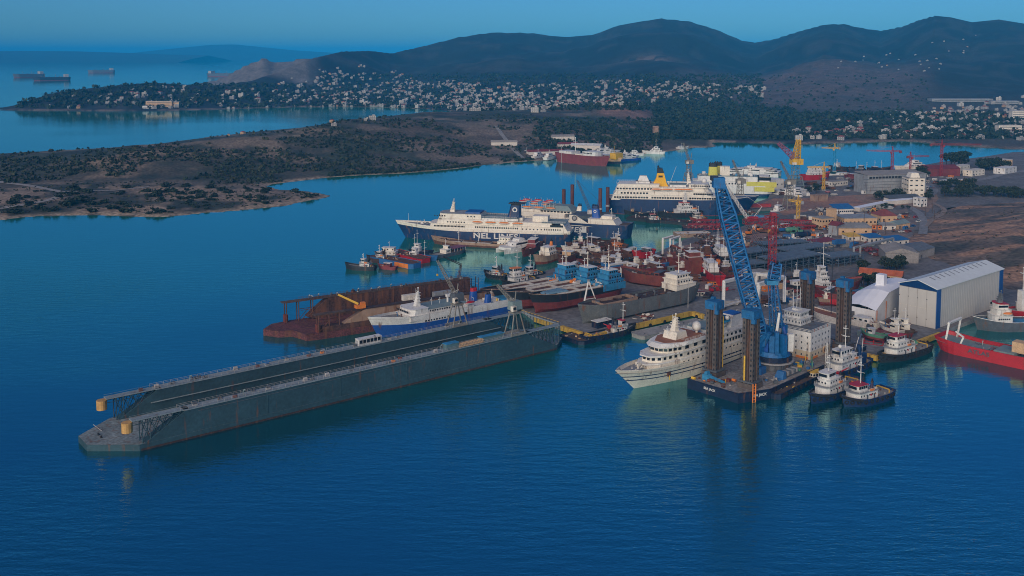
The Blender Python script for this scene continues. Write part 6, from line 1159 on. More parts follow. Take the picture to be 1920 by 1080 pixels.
r = building('apartment_block', 'tall cream five storey block with a rounded roof terrace above the yard', (1703, 370), (1733, 370), 16, 17, 'cream', 'conc', rows=4, n=3, win=(2.2, 1.0)); b = MB(); b.prism([(2, 2), (11, 2), (11, 12), (2, 12)], 17.4, 21.5, paint('cream'), top=[(3.5, 3), (9.5, 3), (9.5, 11), (3.5, 11)]); b.build('roof_house', r); b = MB()
for k in range(4): b.box((-.6, 4, 3.2+4.2*k), (1.2, 7, .25), paint('cream')); b.box((-1.15, 4, 3.4+4.2*k), (.1, 7, 1.0), paint('cream'))
b.build('balcony', r)
r = building('assembly_hall', 'very long grey assembly hall with a pale roof near the bay', (1626, 364), (1736, 360), 22, 17, 'grey', 'pale', n=0, doors=0, kind='shed', rise=1.5); b = MB()
for k in range(5): b.box((24, -.06, 3+2.6*k), (56, .14, .25), paint('dgrey'))
for k in range(16): b.box((3+3.3*k, -.07, 14.0), (2.6, .16, 1.8), paint('black'))
b.build('cladding_bands', r)
building('red_roofed_hall', 'long low building with a bright orange tiled roof behind the white shed', (1610, 522), (1690, 530), 10, 3.4, 'ochre', 'roofr', kind='gable', n=12, rise=2.2)
building('brown_warehouse', 'wide grey brown warehouse with a low gable below the hillside', (1660, 492), (1722, 494), 22, 6, 'pale', 'pale', kind='gable', n=0, rise=3, rm=1); building('brown_warehouse', 'second grey brown warehouse tucked against the hillside', (1722, 486), (1752, 478), 18, 5, 'pale', 'steel', kind='gable', n=0, rise=2.4)
building('cream_store', 'long low cream store with dark doors behind the steel frames', (1532, 467), (1568, 462), 7, 4, 'stucco', 'maroon', n=4, kind='shed', rise=1); building('blue_canopy', 'low store with a bright blue canopy, left of two by the pale gantry', (1630, 456), (1656, 454), 9, 3.4, 'stucco', 'bluec', n=3, kind='shed', rise=1.2); building('blue_canopy', 'low store with a bright blue roof, right one nearest the hillside', (1672, 462), (1704, 459), 10, 3.6, 'stucco', 'bluec', n=3, kind='shed', rise=1.2); building('yellow_store', 'small store with a yellow roof between the blue containers and the blue canopy', (1590, 452), (1612, 451), 8, 3, 'stucco', 'yellow', n=1, kind='shed', rise=1)
building('yard_office', 'cream yard office with a flat roof behind the white boat hoist', (1420, 525), (1442, 521), 7, 4, 'stucco', 'conc', n=3); building('yard_store', 'low white store right of the white boat hoist beams', (1395, 520), (1414, 517), 6, 3, 'white', 'white', n=2)
building('barrack', 'long cream barrack with dark doors on the quay of the yellow crane', (1560, 350), (1590, 347), 8, 4.5, 'stucco', 'pale', n=6); building('ruin', 'low ochre ruin in the red earth field', (1530, 378), (1552, 376), 7, 5, 'tan', 'tan', n=0, doors=0); building('white_works', 'white works building beside the tall grey portal crane', (1445, 356), (1470, 354), 14, 9, 'white', 'white', n=3)
building('old_house', 'pale house at the left of the headland road above the bay', (1868, 313), (1898, 311), 12, 7, 'ochre', 'stucco', n=4, rows=2); building('villa', 'white villa on the right shore near the bay head', (1884, 327), (1906, 323), 12, 6, 'white', 'white', n=3, rows=2); building('villa', 'cream villa with several roofs beside the right hand road', (1822, 331), (1846, 328), 10, 6, 'cream', 'stucco', n=4, rows=2); building('villa', 'cream house left of the cream villa by the grove of trees', (1800, 326), (1818, 323), 9, 8, 'cream', 'stucco', n=3, rows=2)
building('villa', 'small ochre house with a white roof among the roadside bushes', (1812, 346), (1826, 344), 8, 4, 'ochre', 'white', n=2); building('villa', 'little white house between the yard and the right hand road', (1772, 347), (1784, 346), 7, 4, 'white', 'white', n=2); building('boat_works', 'maroon boat works with a ragged roof under the rightmost red crane', (1740, 331), (1800, 330), 22, 8, 'maroon', 'maroon', kind='gable', n=0, rise=3, doors=0)
# far boatyard sheds across the bay
def far_building(label, px, py, w_, dp, h, wall, roof, kind='gable', rz=0.0):
    x, y, z = [float(v[0]) for v in hit_many([px], [py])]; r = root('waterfront_shed', label, 'building', (x, y, z-1), rz); m = MB(); m.box((0, 0, 0), (w_, dp, h+1), paint(wall)); m.build('wall', r); q = MB(); q.prism([(-w_/2-.5, -dp/2-.5), (w_/2+.5, -dp/2-.5), (w_/2+.5, dp/2+.5), (-w_/2-.5, dp/2+.5)], h+1, h+3.2, paint(roof), top=[(-w_/2-.5, -.2), (w_/2+.5, -.2), (w_/2+.5, .2), (-w_/2-.5, .2)]); q.build('roof', r)
for a in (('long pale boatyard shed with a maroon roof left of the far red ferry', 1022, 289, 46, 12, 4, 'stucco', 'maroon', 'gable', .3), ('white roofed boatyard shed above the far red ferry', 1100, 279, 40, 16, 5, 'stucco', 'white', 'gable', -.3), ('red roofed boatyard house on the far slope', 1065, 275, 26, 12, 4, 'stucco', 'maroon', 'gable', .25), ('pale flat house on the far slope above the boatyard', 1055, 262, 30, 14, 5, 'stucco', 'pale', 'gable', .2), ('square ochre tower standing alone by the far shore', 1229, 257, 7, 7, 14, 'tan', 'tan', 'gable', .1), ('pale low shed at the top of the slip road', 945, 272, 34, 9, 4, 'stucco', 'pale', 'gable', .1)): far_building(*a)
# ---------------------------------------------------------------- cranes, frames and gantries
def portal_crane(label, px, py, h, tip, m='craneg', legm=None, jm=None, w_=9, jw=2.0, cabm=None, thick=.16, tip2=None, head=1.0):
    q = G(px, py, 2); r = root('portal_crane', label, 'crane', q, R(12)); gm = paint(m); lm = paint(legm or m); ih = (Matrix.Translation(q) @ Matrix.Rotation(R(12), 4, 'Z')).inverted()
    for sx in (-1, 1):
        for sy in (-1, 1): l = MB(); l.bar((sx*w_/2, sy*w_/2, 0), (sx*w_*.32, sy*w_*.32, h*.55), .55, lm); l.box((sx*w_/2, sy*w_/2, 0), (2, 1, .8), lm); l.build('leg', r)
    b = MB(); b.lattice((0, 0, h*.28), (0, 0, h), w_*.5, w_*.4, .28, lm, 5)
    for k in (.2, .4, .55):
        s = w_*(.5-.33*k); b.chain([(-s, -s, h*k), (s, -s, h*k), (s, s, h*k), (-s, s, h*k), (-s, -s, h*k)], .25, lm, 4)
    b.build('tower', r); b = MB(); b.box((.5, 0, h), (w_*.8, w_*.6, w_*.42), paint(cabm or m)); co = b.build('machinery_house', r); b = MB(); b.box((-w_*.3, -w_*.36, h+.4), (w_*.25, w_*.2, 2.2), paint('cream')); b.build('cab', co)
    for k, (t, nm) in enumerate(((tip, 'jib'), (tip2, 'back_jib'))):
        if not t: continue
        Y = q.y-(4 if k == 0 else -3); T = Vector(((t[0]-960)/F*Y*1.005, Y, hz(t[0], t[1], Y))); tl = ih @ T; b = MB(); b.lattice((0, 0, h+w_*.4), tl, jw, jw*.45, thick, paint((jm if k == 0 else 'purple') or m), 12); b.build(nm, r)
        if k == 0: b = MB(); b.tube((2, 0, h+w_*.4), (3, 0, h+w_*1.2), .3, gm, 5); b.tube((3, 0, h+w_*1.2), tl, .08, paint('black'), 3); b.tube(tl, (tl.x, tl.y, h*.5), .06, paint('black'), 3); b.build('stays', r)
portal_crane('grey portal crane on the quay end beside the yellow panelled ferry', 1387, 391, 21, (1374, 300)); portal_crane('grey portal crane right of the red container on the quay', 1480, 393, 21, (1464, 302)); portal_crane('grey portal crane behind the tall cream ferry, jib crossing the far bay', 1291, 345, 20, (1281, 268), tip2=None)
portal_crane('large yellow crane on teal legs with a second purple jib', 1491, 356, 24, (1497, 262), m='yellow', legm='gtop', jm='yellow', w_=13, jw=6.0, thick=.42, tip2=(1458, 268))
def tower_crane(label, px, py, h, jl, az, m='redcr', topm=None, w_=2.0, cj=.3, z=2):
    q = G(px, py, z); r = root('tower_crane', label, 'crane', q, 0); b = MB(); b.lattice((0, 0, 0), (0, 0, h), w_, w_, .2, paint(m), max(6, int(h/2.4))); b.box((0, 0, 0), (4, 4, .8), paint('conc')); b.build('tower', r); c, s = math.cos(az), math.sin(az); tm = paint(topm or m)
    b = MB(); b.lattice((c*1, s*1, h+1), (c*jl, s*jl, h+1.2), 1.5, 1.0, .15, tm, int(jl/2.2)); b.build('jib', r); b = MB(); b.lattice((-c*1, -s*1, h+1), (-c*jl*cj, -s*jl*cj, h+1), 1.4, 1.4, .15, tm, 5); b.box((-c*jl*cj, -s*jl*cj, h-.8), (2, 2, 2.4), paint('maroon' if m == 'redcr' else 'grey')); b.build('counter_jib', r)
    b = MB(); b.lattice((0, 0, h), (0, 0, h+6), 1.4, .4, .15, tm, 4); b.tube((0, 0, h+6), (c*jl*.7, s*jl*.7, h+1.6), .07, tm, 3); b.tube((0, 0, h+6), (-c*jl*cj, -s*jl*cj, h+1.6), .07, tm, 3); b.box((c*1.5, s*1.5-.8, h-1.6), (1.6, 1.6, 1.9), tm); b.build('top', r)
tower_crane('tall red tower crane with a long jib left of the rightmost red crane', 1672, 334, 27, 26, R(170)); tower_crane('thin red tower crane between the two tall red ones', 1706, 333, 21, 20, R(5), cj=.15, w_=1.4); tower_crane('rightmost red tower crane over the maroon boat works', 1764, 332, 33, 40, R(-3), cj=.28); tower_crane('blue tower crane with a yellow top beyond the quay', 1564, 322, 25, 14, R(175), m='teal', topm='yellow', w_=2.4, cj=.35); tower_crane('small yellow tower crane near the grey quay yard', 1544, 357, 21, 16, R(180), m='yellow', topm='yellow', w_=1.8); tower_crane('short yellow crane in front of the ochre offices', 1496, 414, 14, 8, R(140), m='yellow', topm='yellow', w_=2.2, cj=.4)
q = G(1447, 513, 2); r = root('lattice_tower', 'bright red lattice tower with a crossbar standing behind the blue mast head', 'crane tower', q, R(8)); b = MB(); b.lattice((0, 0, 0), (0, 0, 34), 3.4, 3.2, .22, paint('redcr'), 14, rd=.14); b.build('tower', r); b = MB(); b.lattice((-5, 0, 33), (3, 0, 34), 2.0, 1.6, .2, paint('redcr'), 4); b.box((0, 0, 34), (3.0, 3.0, 2), paint('redcr')); b.build('tower_head', r)
def lying_boom(label, a, b_, w_, m='redcr'):
    A, B = G(*a, 2), G(*b_, 2); d = B-A; r = root('crane_section', label, 'crane section', A, math.atan2(d.y, d.x), 'red crane booms lying in the yard'); b = MB(); b.lattice((0, 0, w_*.5+.3), (d.length, 0, w_*.5+.3), w_, w_, .24, paint(m), max(4, int(d.length/3))); b.build('lattice', r); b = MB()
    for k in (.1, .5, .9): b.box((d.length*k, 0, 0), (.6, w_+1, .3), paint('rustb'))
    b.build('sleepers', r)
for a in (('red lattice boom lying right of the lattice tower', (1462, 421), (1526, 423), 3.4), ('red lattice boom lying left of the lattice tower', (1395, 421), (1440, 418), 3.6), ('long red lattice boom lying on the pontoon side, farthest left', (1290, 429), (1378, 431), 3.2), ('red lattice boom on the pontoon behind the farthest left one', (1300, 421), (1374, 420), 3.0), ('second red lattice boom right of the lattice tower', (1470, 428), (1530, 431), 2.6)): lying_boom(*a)
q = G(1407, 418, 2); r = root('crawler_crane', 'crawler crane with a white lattice boom leaning toward the blue boom head', 'crane', q, R(20)); ih = (Matrix.Translation(q) @ Matrix.Rotation(R(20), 4, 'Z')).inverted(); T = ih @ Vector(((1360-960)/F*(q.y-6), q.y-6, hz(1360, 340, q.y-6))); b = MB(); b.box((0, -2.6, 0), (8, 1.4, 1.5), paint('dgrey')); b.box((0, 2.6, 0), (8, 1.4, 1.5), paint('dgrey')); b.build('tracks', r); b = MB(); b.box((1, 0, 1.6), (9, 4.6, 3.2), paint('red')); b.build('machinery_house', r); b = MB(); b.lattice((-2.5, 0, 3), T, 2.2, 1.2, .2, paint('white'), 18); b.build('boom', r); b = MB(); b.bar((3, 0, 4.6), (10, 0, 12), .35, paint('white')); b.tube((10, 0, 12), T, .1, paint('white'), 3); b.tube((10, 0, 12), (4.5, 0, 4), .1, paint('white'), 3); b.build('stays', r)
q = G(1103, 404, 0); 
def jackup(label):
    r = root('jack_up_platform', label, 'platform', G(1098, 408), R(-6)); b = MB(); b.box((0, 0, -.8), (44, 22, 4), paint('dgrey')); b.build('pontoon', r)
    for px, top, sy in ((1058, 355, -1), (1074, 346, 1), (1127, 353, -1), (1141, 351, 1)):
        Y = 798+sy*8; X = (px-960)/F*Y; p = (Matrix.Translation(G(1098, 408)) @ Matrix.Rotation(R(-6), 4, 'Z')).inverted() @ Vector((X, Y, 0)); zt = hz(px, top, Y); c = MB(); c.tube((p.x, p.y, -4), (p.x, p.y, zt), 1.5, M('maroon_leg', (.14, .045, .04), .8, .4, .3, .5), 14); c.tube((p.x, p.y, 6), (p.x, p.y, 7.6), 1.75, paint('weld'), 14); c.build('leg', r)
    c = MB(); c.box((6, 0, 3.2), (9, 5, 3), paint('white')); c.box((8, 3, 3.2), (6, 4, 2.4), paint('weld')); c.build('crane_house', r); c = MB(); Tp = (Matrix.Translation(G(1098, 408)) @ Matrix.Rotation(R(-6), 4, 'Z')).inverted() @ Vector(((1083-960)/F*800, 800, hz(1083, 338, 800))); c.lattice((4, 0, 5), Tp, 1.8, .9, .15, paint('steelb'), 14); c.tube((10, 0, 14), Tp, .08, paint('black'), 3); c.bar((8, 0, 6), (10, 0, 14), .3, paint('steelb')); c.build('boom', r)
jackup('jack up platform with four maroon tube legs and a dark lattice crane behind the ferries')
def mast_boat(): pass
def boat_hoist(label, corners, h, m='white', name='boat_hoist', bw=1.6, tie=True, group=None):
    P = [G(a, b, 2) for a, b in corners]; O = P[0]; r = root(name, label, 'gantry', O, 0, group); L = [p-O for p in P]
    for p in L:
        b = MB(); b.box((p.x, p.y, .9), (bw*.9, bw*.9, h-.9), paint(m)); b.box((p.x, p.y, 0), (bw*1.7, bw*1.1, 1.2), paint('black')); b.build('leg', r)
    for i, j in (((0, 1), (2, 3)) if tie else ((0, 1), (2, 3))): b = MB(); b.bar((L[i].x, L[i].y, h), (L[j].x, L[j].y, h), bw*.9, paint(m)); b.build('side_beam', r)
    if tie: b = MB(); b.bar((L[1].x, L[1].y, h+.02), (L[3].x, L[3].y, h+.02), bw*.85, paint(m)); b.build('cross_beam', r); b = MB(); b.bar((L[0].x, L[0].y, 1.6), (L[1].x, L[1].y, 1.6), bw*.5, paint(m)); b.build('lower_beam', r)
boat_hoist('white travelling boat hoist with a long beam behind the crane boom', [(1356, 580), (1416, 563), (1420, 585), (1470, 570)], 14, 'white')
boat_hoist('pair of white portal frames standing by the small basin', [(1242, 480), (1262, 474), (1256, 481), (1274, 475)], 11, 'white', 'portal_gantry', 1.2, tie=False)
boat_hoist('pale girder gantry on two leg pairs near the hillside', [(1600, 487), (1664, 470), (1612, 485), (1674, 468)], 7.5, 'grey', 'girder_gantry', 1.3, tie=False)
boat_hoist('white open frame with stub posts ashore behind the blue housed ships', [(1142, 516), (1176, 511), (1164, 522), (1196, 516)], 6, 'white', 'stub_gantry', 1.1, tie=True)
# blue grey steel frames stacked across the yard
def steel_frame(label, a, b_, dp, h):
    A, B = G(*a, 2), G(*b_, 2); d = B-A; L = d.length; r = root('deck_module', label, 'steel module', A, math.atan2(d.y, d.x), 'blue grey steel deck frames stored in the yard'); m = paint('steelb'); nx = max(3, int(L/5)); b = MB()
    for i in range(nx+1):
        x = L*i/nx
        for y in (0, dp/2, dp): b.box((x, y, 0), (.4, .4, h), m)
    b.build('columns', r); b = MB()
    for z in (h*.35, h*.7, h):
        for y in (0, dp/2, dp): b.bar((0, y, z), (L, y, z), .3, m)
        for i in range(nx+1): b.bar((L*i/nx, 0, z), (L*i/nx, dp, z), .28, m)
    for i in range(0, nx, 2): b.bar((L*i/nx, 0, 0), (L*(i+1)/nx, 0, h*.7), .16, m)
    b.build('beams', r); b = MB(); b.box((L/2, dp/2, h+.22), (L-.6, dp-.8, .12), M('deck_panels', (.14, .175, .20), .7, .35, .3, .1)); b.build('deck_panels', r); b = MB()
    for i in range(nx*2+1):
        for y in (.2, dp-.2): b.tube((L*i/nx/2, y, h+.3), (L*i/nx/2, y, h+1.5), .12, m, 4)
    b.build('stanchions', r)
for a in (('blue grey deck frame nearest the quay, the largest', (1462, 513), (1548, 498), 18, 7), ('blue grey deck frame in front of the cream store', (1480, 490), (1562, 478), 14, 6), ('blue grey deck frame behind the crane boom, left end of the row', (1396, 492), (1452, 484), 14, 5), ('blue grey deck frame farthest back, beside the scrap', (1430, 474), (1520, 468), 12, 5), ('small blue grey deck frame by the orange roofed building', (1560, 502), (1618, 494), 14, 5.5), ('blue grey deck frame at the left of the largest one', (1400, 514), (1450, 508), 12, 5)): steel_frame(*a)
# ---------------------------------------------------------------- vehicles, containers, scrap
def container_mesh(l, m):
    b = MB(); b.box((0, 0, 0), (l, 2.5, 2.6), paint(m)); b.box((0, 0, 2.6), (l+.06, 2.56, .1), paint(m))
    for i in range(int(l/.5)):
        for y in (-1.27, 1.27): b.box((-l/2+.25+.5*i, y, .2), (.2, .06, 2.2), paint(m))
    return b.mesh('container')
rr = random.Random(21); CM = {}
def container(px, py, m, label, l=12, z=2.0, rz=0.0, group='shipping containers standing in the yard'):
    k = (m, l)
    if k not in CM: CM[k] = container_mesh(l, m)
    tag(mob('shipping_container', CM[k], None, G(px, py, z), rz), label, 'container', group)
for a in ((1425, 388, 'redcr', 'stack of red containers on the quay between two portal cranes, lower one', 18, 2, .05), (1425, 388, 'redcr', 'upper red container on the quay between two portal cranes', 18, 4.75, .05), (1573, 457, 'bluec', 'dark blue container behind the cream store, lower one', 10, 2, .5), (1573, 457, 'bluec', 'dark blue container behind the cream store, upper one', 10, 4.75, .5), (1586, 462, 'weld', 'pale container right of the dark blue containers', 8, 2, .5), (1528, 412, 'cream', 'cream container beside the red booms', 10, 2, 0), (1500, 410, 'stucco', 'pale container near the short yellow crane', 9, 2, .1), (1442, 545, 'orange', 'orange brown container behind the boat hoist', 8, 2, .4), (1462, 541, 'ochre', 'ochre container near the old passenger boat', 7, 2, .4), (1505, 367, 'white', 'long white container on the grey quay yard', 12, 2, 0), (1540, 371, 'yellow', 'yellow flat container by the red earth', 11, 2, 0), (1560, 457, 'lblue', 'light blue container beside the cream store', 8, 2, .2), (1690, 640, 'dgrey', 'dark container in front of the pale hall', 4, 2, .5)): container(*a[:4], l=a[4], z=a[5], rz=a[6])
def car(m):
    b = MB(); b.box((0, 0, .35), (4.3, 1.75, .65), m, tap=(.97, .94)); bo = b
    b.box((-.15, 0, 1.0), (2.5, 1.6, .55), paint('glass'), tap=(.72, .86)); b.box((-.15, 0, 1.55), (1.75, 1.36, .05), m)
    for x in (-1.35, 1.35):
        for y in (-.85, .85): b.tube((x, y-.1, .33), (x, y+.1, .33), .33, paint('tyre'), 8)
    return b.mesh('car')
def truck(m, bm):
    b = MB(); b.box((3.0, 0, .6), (2.0, 2.4, 2.3), paint(m), tap=(.9, .96)); b.box((3.92, 0, 1.8), (.1, 2.0, .8), paint('glass')); b.box((-.9, 0, .9), (5.6, 2.4, 1.5), paint(bm)); b.box((0, 0, .55), (8, 1.2, .35), paint('black'))
    for x in (3, -1.8, -3): 
        for y in (-1.05, 1.05): b.tube((x, y-.15, .5), (x, y+.15, .5), .5, paint('tyre'), 9)
    return b.mesh('truck')
cms = {k: car(paint(v)) for k, v in (('white', 'white'), ('dark', 'black'), ('silver', 'grey'), ('red', 'red'), ('blue', 'bluec'))}
for i, (x, y) in enumerate([(1512, 440), (1518, 443), (1525, 438), (1532, 442), (1540, 446), (1548, 444), (1520, 448), (1530, 451), (1508, 450), (1538, 438), (1545, 452), (1515, 455), (1622, 446), (1634, 444), (1645, 441), (1610, 443), (1600, 446), (1700, 401), (1716, 408), (1722, 416), (1712, 425), (1690, 436), (1500, 360), (1512, 352), (1528, 356), (1552, 361), (1568, 358), (1380, 590), (1440, 575), (1400, 600), (1335, 575), (1660, 560), (1650, 470), (1640, 478)]):
    k = ['white', 'dark', 'silver', 'dark', 'red', 'white', 'blue'][i % 7]; tag(mob('parked_car', cms[k], None, G(x, y, 2), rr.uniform(-.3, .8)), {'white': 'white car parked among the yard sheds', 'dark': 'black car parked among the yard sheds', 'silver': 'silver grey car parked among the yard sheds', 'red': 'red car parked among the yard sheds', 'blue': 'blue car parked among the yard sheds'}[k], 'car', 'cars parked in the shipyard')
tms = [truck('white', 'orange'), truck('orange', 'dgrey'), truck('white', 'bluec'), truck('yellow', 'rustb')]
for i, (x, y) in enumerate([(1524, 445), (1516, 437), (1478, 446), (1434, 437), (1590, 393), (1632, 396), (1470, 434), (1645, 399)]): tag(mob('truck', tms[i % 4], None, G(x, y, 2), rr.uniform(-.3, .6)), ['white cabbed truck with an orange body in the yard', 'orange truck with a dark body in the yard', 'white cabbed truck with a blue body in the yard', 'yellow truck with a rusty body in the yard'][i % 4], 'truck', 'trucks in the shipyard')
def digger(px, py, m, label, rz):
    r = root('excavator', label, 'excavator', G(px, py, 2), rz); b = MB(); b.box((0, -1.1, 0), (3.8, .6, .9), paint('black')); b.box((0, 1.1, 0), (3.8, .6, .9), paint('black')); b.build('tracks', r); b = MB(); b.box((-.4, 0, 1.0), (3.6, 2.6, 1.5), paint(m)); b.box((.6, .7, 2.5), (1.5, 1.1, 1.4), paint('glass'), tap=(.9, .9)); b.box((.6, .7, 3.9), (1.4, 1.0, .1), paint(m)); b.build('body', r); b = MB(); b.bar((1.2, -.3, 1.9), (4.2, -.3, 4.6), .5, paint(m)); b.bar((4.2, -.3, 4.6), (6, -.3, 1.8), .4, paint(m)); b.box((6, -.3, .9), (1.2, 1.2, 1), paint('dgrey'), tap=(.7, .9)); b.build('arm', r)
for a in ((1404, 440, 'orange', 'large orange excavator left of the lattice tower', .4), (1424, 434, 'orange', 'orange excavator behind the large one', 2.2), (1646, 402, 'yellow', 'yellow excavator by the ochre house', 2.6), (1655, 406, 'yellow', 'second yellow excavator by the ochre house', .3), (1488, 442, 'green', 'green excavator among the scrap', .5), (1500, 437, 'green', 'bright green loader among the scrap', 2.8)): digger(*a)
def tank(px, py, m, label, l, rad, rz):
    r = root('steel_tank', label, 'tank', G(px, py, 2), rz, 'tanks in the scrap yard'); b = MB(); b.tube((-l/2, 0, rad+.4), (l/2, 0, rad+.4), rad, paint(m), 16); b.ball((-l/2, 0, rad+.4), rad*.98, paint(m), 12, 8); b.ball((l/2, 0, rad+.4), rad*.98, paint(m), 12, 8); b.build('shell', r); b = MB()
    for x in (-l*.3, l*.3): b.box((x, 0, 0), (.6, rad*1.6, rad), paint('rustb'))
    b.build('cradle', r)
for a in ((1487, 436, 'green', 'bright green tank lying in the scrap yard', 8, 1.8, .1), (1505, 446, 'tugblue', 'dark blue tank among the scrap', 9, 2, .3), (1452, 440, 'rustb', 'rusty tank left of the green one', 7, 1.6, .8), (1345, 470, 'oxide', 'red oxide tank behind the crane boom', 8, 2, .6)): tank(*a)
def scrap(px, py, w_, n, label, ms, big=1.5, h=2.0, hgt=1.6):
    r = MB(); q = G(px, py, h)
    for i in range(n):
        x, y = rr.gauss(0, w_*.4), rr.gauss(0, w_*.3); z = max(0, hgt*(1-(x*x+y*y)/(w_*w_))*rr.random()); s = big*rr.uniform(.4, 1.2); m = paint(rr.choice(ms)); k = rr.random()
        if k < .5: r.box((x, y, z-.2), (s*rr.uniform(.6, 2), s, s*rr.uniform(.3, 1)), m, rr.random()*3, tap=(rr.uniform(.6, 1), rr.uniform(.5, 1)))
        elif k < .8: a = rr.random()*3; r.bar((x, y, z), (x+math.cos(a)*s*2.5, y+math.sin(a)*s*2.5, z+rr.uniform(-.2, 1)), .22, m)
        else: r.tube((x, y, z), (x+s, y+s*.4, z+.4), s*.45, m, 8)
    tag(r.build('scrap_heap', loc=q), label, 'scrap heap', 'scrap heaps about the yard')
RU = ('rustb', 'rustd', 'oxide', 'brown', 'dgrey', 'weld')
for a in ((1300, 472, 16, 70, 'rusty scrap heap right of the white portal frames', RU), (1335, 460, 18, 80, 'long rusty scrap heap by the basin shore', RU), (1290, 490, 14, 60, 'low rusty scrap heap below the portal frames', RU), (1345, 490, 14, 60, 'scrap heap left of the crane boom among hulls', RU), (1460, 450, 16, 80, 'dark scrap heap under the lattice tower', ('dgrey', 'steel', 'rustd', 'bluec', 'weld')), (1510, 450, 16, 90, 'mixed scrap heap beside the parked trucks', ('dgrey', 'weld', 'rustd', 'white', 'ochre')), (1430, 430, 14, 60, 'red and brown scrap heap left of the lattice tower', ('redcr', 'rustb', 'oxide', 'dgrey')), (1550, 455, 12, 50, 'pale scrap heap before the cream store', ('weld', 'rustb', 'stucco', 'dgrey')), (1260, 520, 10, 40, 'scrap heap behind the grey ship wheelhouse', RU), (1100, 470, 14, 70, 'rusty gear heap on the wreck beach, left end', RU), (1150, 482, 14, 70, 'rusty gear heap on the wreck beach, right end', RU), (1130, 510, 10, 50, 'white and rusty gear heap beneath the open frame', RU+('white',)), (1080, 500, 9, 40, 'gear heap beside the farthest blue housed ship', RU+('white', 'lblue')), (1130, 600, 7, 30, 'red gear heap near the covered work float', ('oxide', 'rustb', 'dgrey')), (1210, 597, 6, 20, 'small pink and rust heap on the quay below the grey ship', ('oxide', 'stucco', 'rustb')), (1700, 646, 6, 30, 'green and rusty gear on the quay before the hall', ('green', 'rustb', 'dgrey', 'weld')), (1440, 535, 8, 40, 'dark gear heap behind the boat hoist', ('dgrey', 'weld', 'red')), (1600, 545, 9, 50, 'dark gear heap behind the tarpaulin shed', ('dgrey', 'rustd', 'green')), (1620, 470, 10, 40, 'red brown steel heap under the pale gantry', ('maroon', 'oxide', 'maroon')), (1650, 478, 9, 40, 'maroon steel heap right of the pale gantry', ('maroon', 'oxide', 'rustb')), (1590, 340, 14, 50, 'scrap heap behind the cream barrack', RU), (1520, 352, 12, 40, 'gear heap in the grey quay yard', RU+('white',)), (1690, 408, 8, 30, 'rubble heap beside the ochre house', RU), (1735, 352, 10, 40, 'junk heap behind the tall cream block', RU+('white', 'bluec')), (1790, 342, 12, 50, 'junk heap below the maroon boat works', RU+('white', 'bluec'))): scrap(*a)
# pontoons and barges in the inner basin
flat_barge('dark pontoon crowded with gear below the hull of the yellow funnelled ferry', (1180, 411), (1330, 424), 12, hm='black', dm='rustd', n=40, clutter=('rustd', 'weld', 'dgrey', 'white'), big=1.8); flat_barge('red and brown barge loaded with lattice booms beside the inner wharf', (1280, 432), (1382, 433), 14, hm='tugblue', dm='rustb', n=24, D=2.6, big=1.6); flat_barge('cream sided barge moored at the inner wharf', (1266, 444), (1330, 442), 10, hm='tan', dm='stucco', n=10, D=2.6)
flat_barge('dark mooring pontoon behind the second blue ferry', (1192, 405), (1260, 399), 10, hm='black', dm='dgrey', n=16, big=1.6)
# ships at the far side of the quay by the bay
for a in (('red hulled white ferry dry docked right of the yellow crane', (1505, 341), (1552, 338), 12, 'red', 7, 'white', (.25, .7), (.5,), 3), ('dark tug cluster hull lying at the bay quay, left one', (1556, 318), (1600, 322), 9, 'black', 4, 'white', (.2, .4), (.3,), 2), ('dark brown trawler lying at the bay quay, middle one', (1590, 324), (1640, 327), 10, 'tugblue', 4.5, 'dgrey', (.4, .6), (.3, .7), 2), ('maroon hulled coaster lying before the grey assembly hall', (1588, 338), (1640, 336), 10, 'maroon', 5, 'maroon', (.1, .2), (), 1), ('black hulk with derricks left of the tall red tower crane', (1628, 322), (1668, 322), 9, 'black', 4, 'rustd', (.2, .4), (.3, .6), 1)):
    coaster(a[0], a[1], a[2], a[3], a[4], D=a[5], house=a[6], ht=a[7], masts=a[8], tiers=a[9])
yacht('large cream yacht on the bay quay behind the tall red tower crane', (1735, 318), (1680, 321), 12, tiers=3, D=5, mast=6, hm='cream'); yacht('white sailing boat hull on the bay quay right of the red hulled ferry', (1592, 331), (1556, 332), 7, tiers=1, mast=0)
# ---------------------------------------------------------------- lamp posts and poles
def lamp(px, py, h, label, arm=True, m='steel'):
    r = root('lamp_post', label, 'lamp post', G(px, py, 2), 0, 'poles and lamp posts in the yard'); b = MB(); b.tube((0, 0, 0), (0, 0, h), .2, paint(m), 6, .11); b.build('pole', r)
    if arm: b = MB(); b.bar((-2.2, 0, h), (2.2, 0, h), .12, paint(m)); b.box((-2.2, 0, h-.2), (1.2, .5, .2), paint('grey')); b.box((2.2, 0, h-.2), (1.2, .5, .2), paint('grey')); b.build('lamp_head', r)
lamp(1558, 598, 29, 'tall black twin armed lamp post in front of the dark red ship', m='black'); lamp(1290, 578, 16, 'thin grey pole on the quay behind the grey ship bow', False, 'weld'); lamp(1425, 575, 9, 'short pale lamp post on the quay left of the white strut', True, 'weld')
for x, y, h in ((1752, 412, 12), (1735, 405, 11), (1748, 400, 11), (1530, 425, 12), (1620, 425, 12), (1660, 440, 11), (1710, 395, 12), (1600, 470, 14), (1808, 352, 14), (1850, 345, 10)): lamp(x, y, h, 'thin weathered power pole beside the yard roads', False, 'brown')
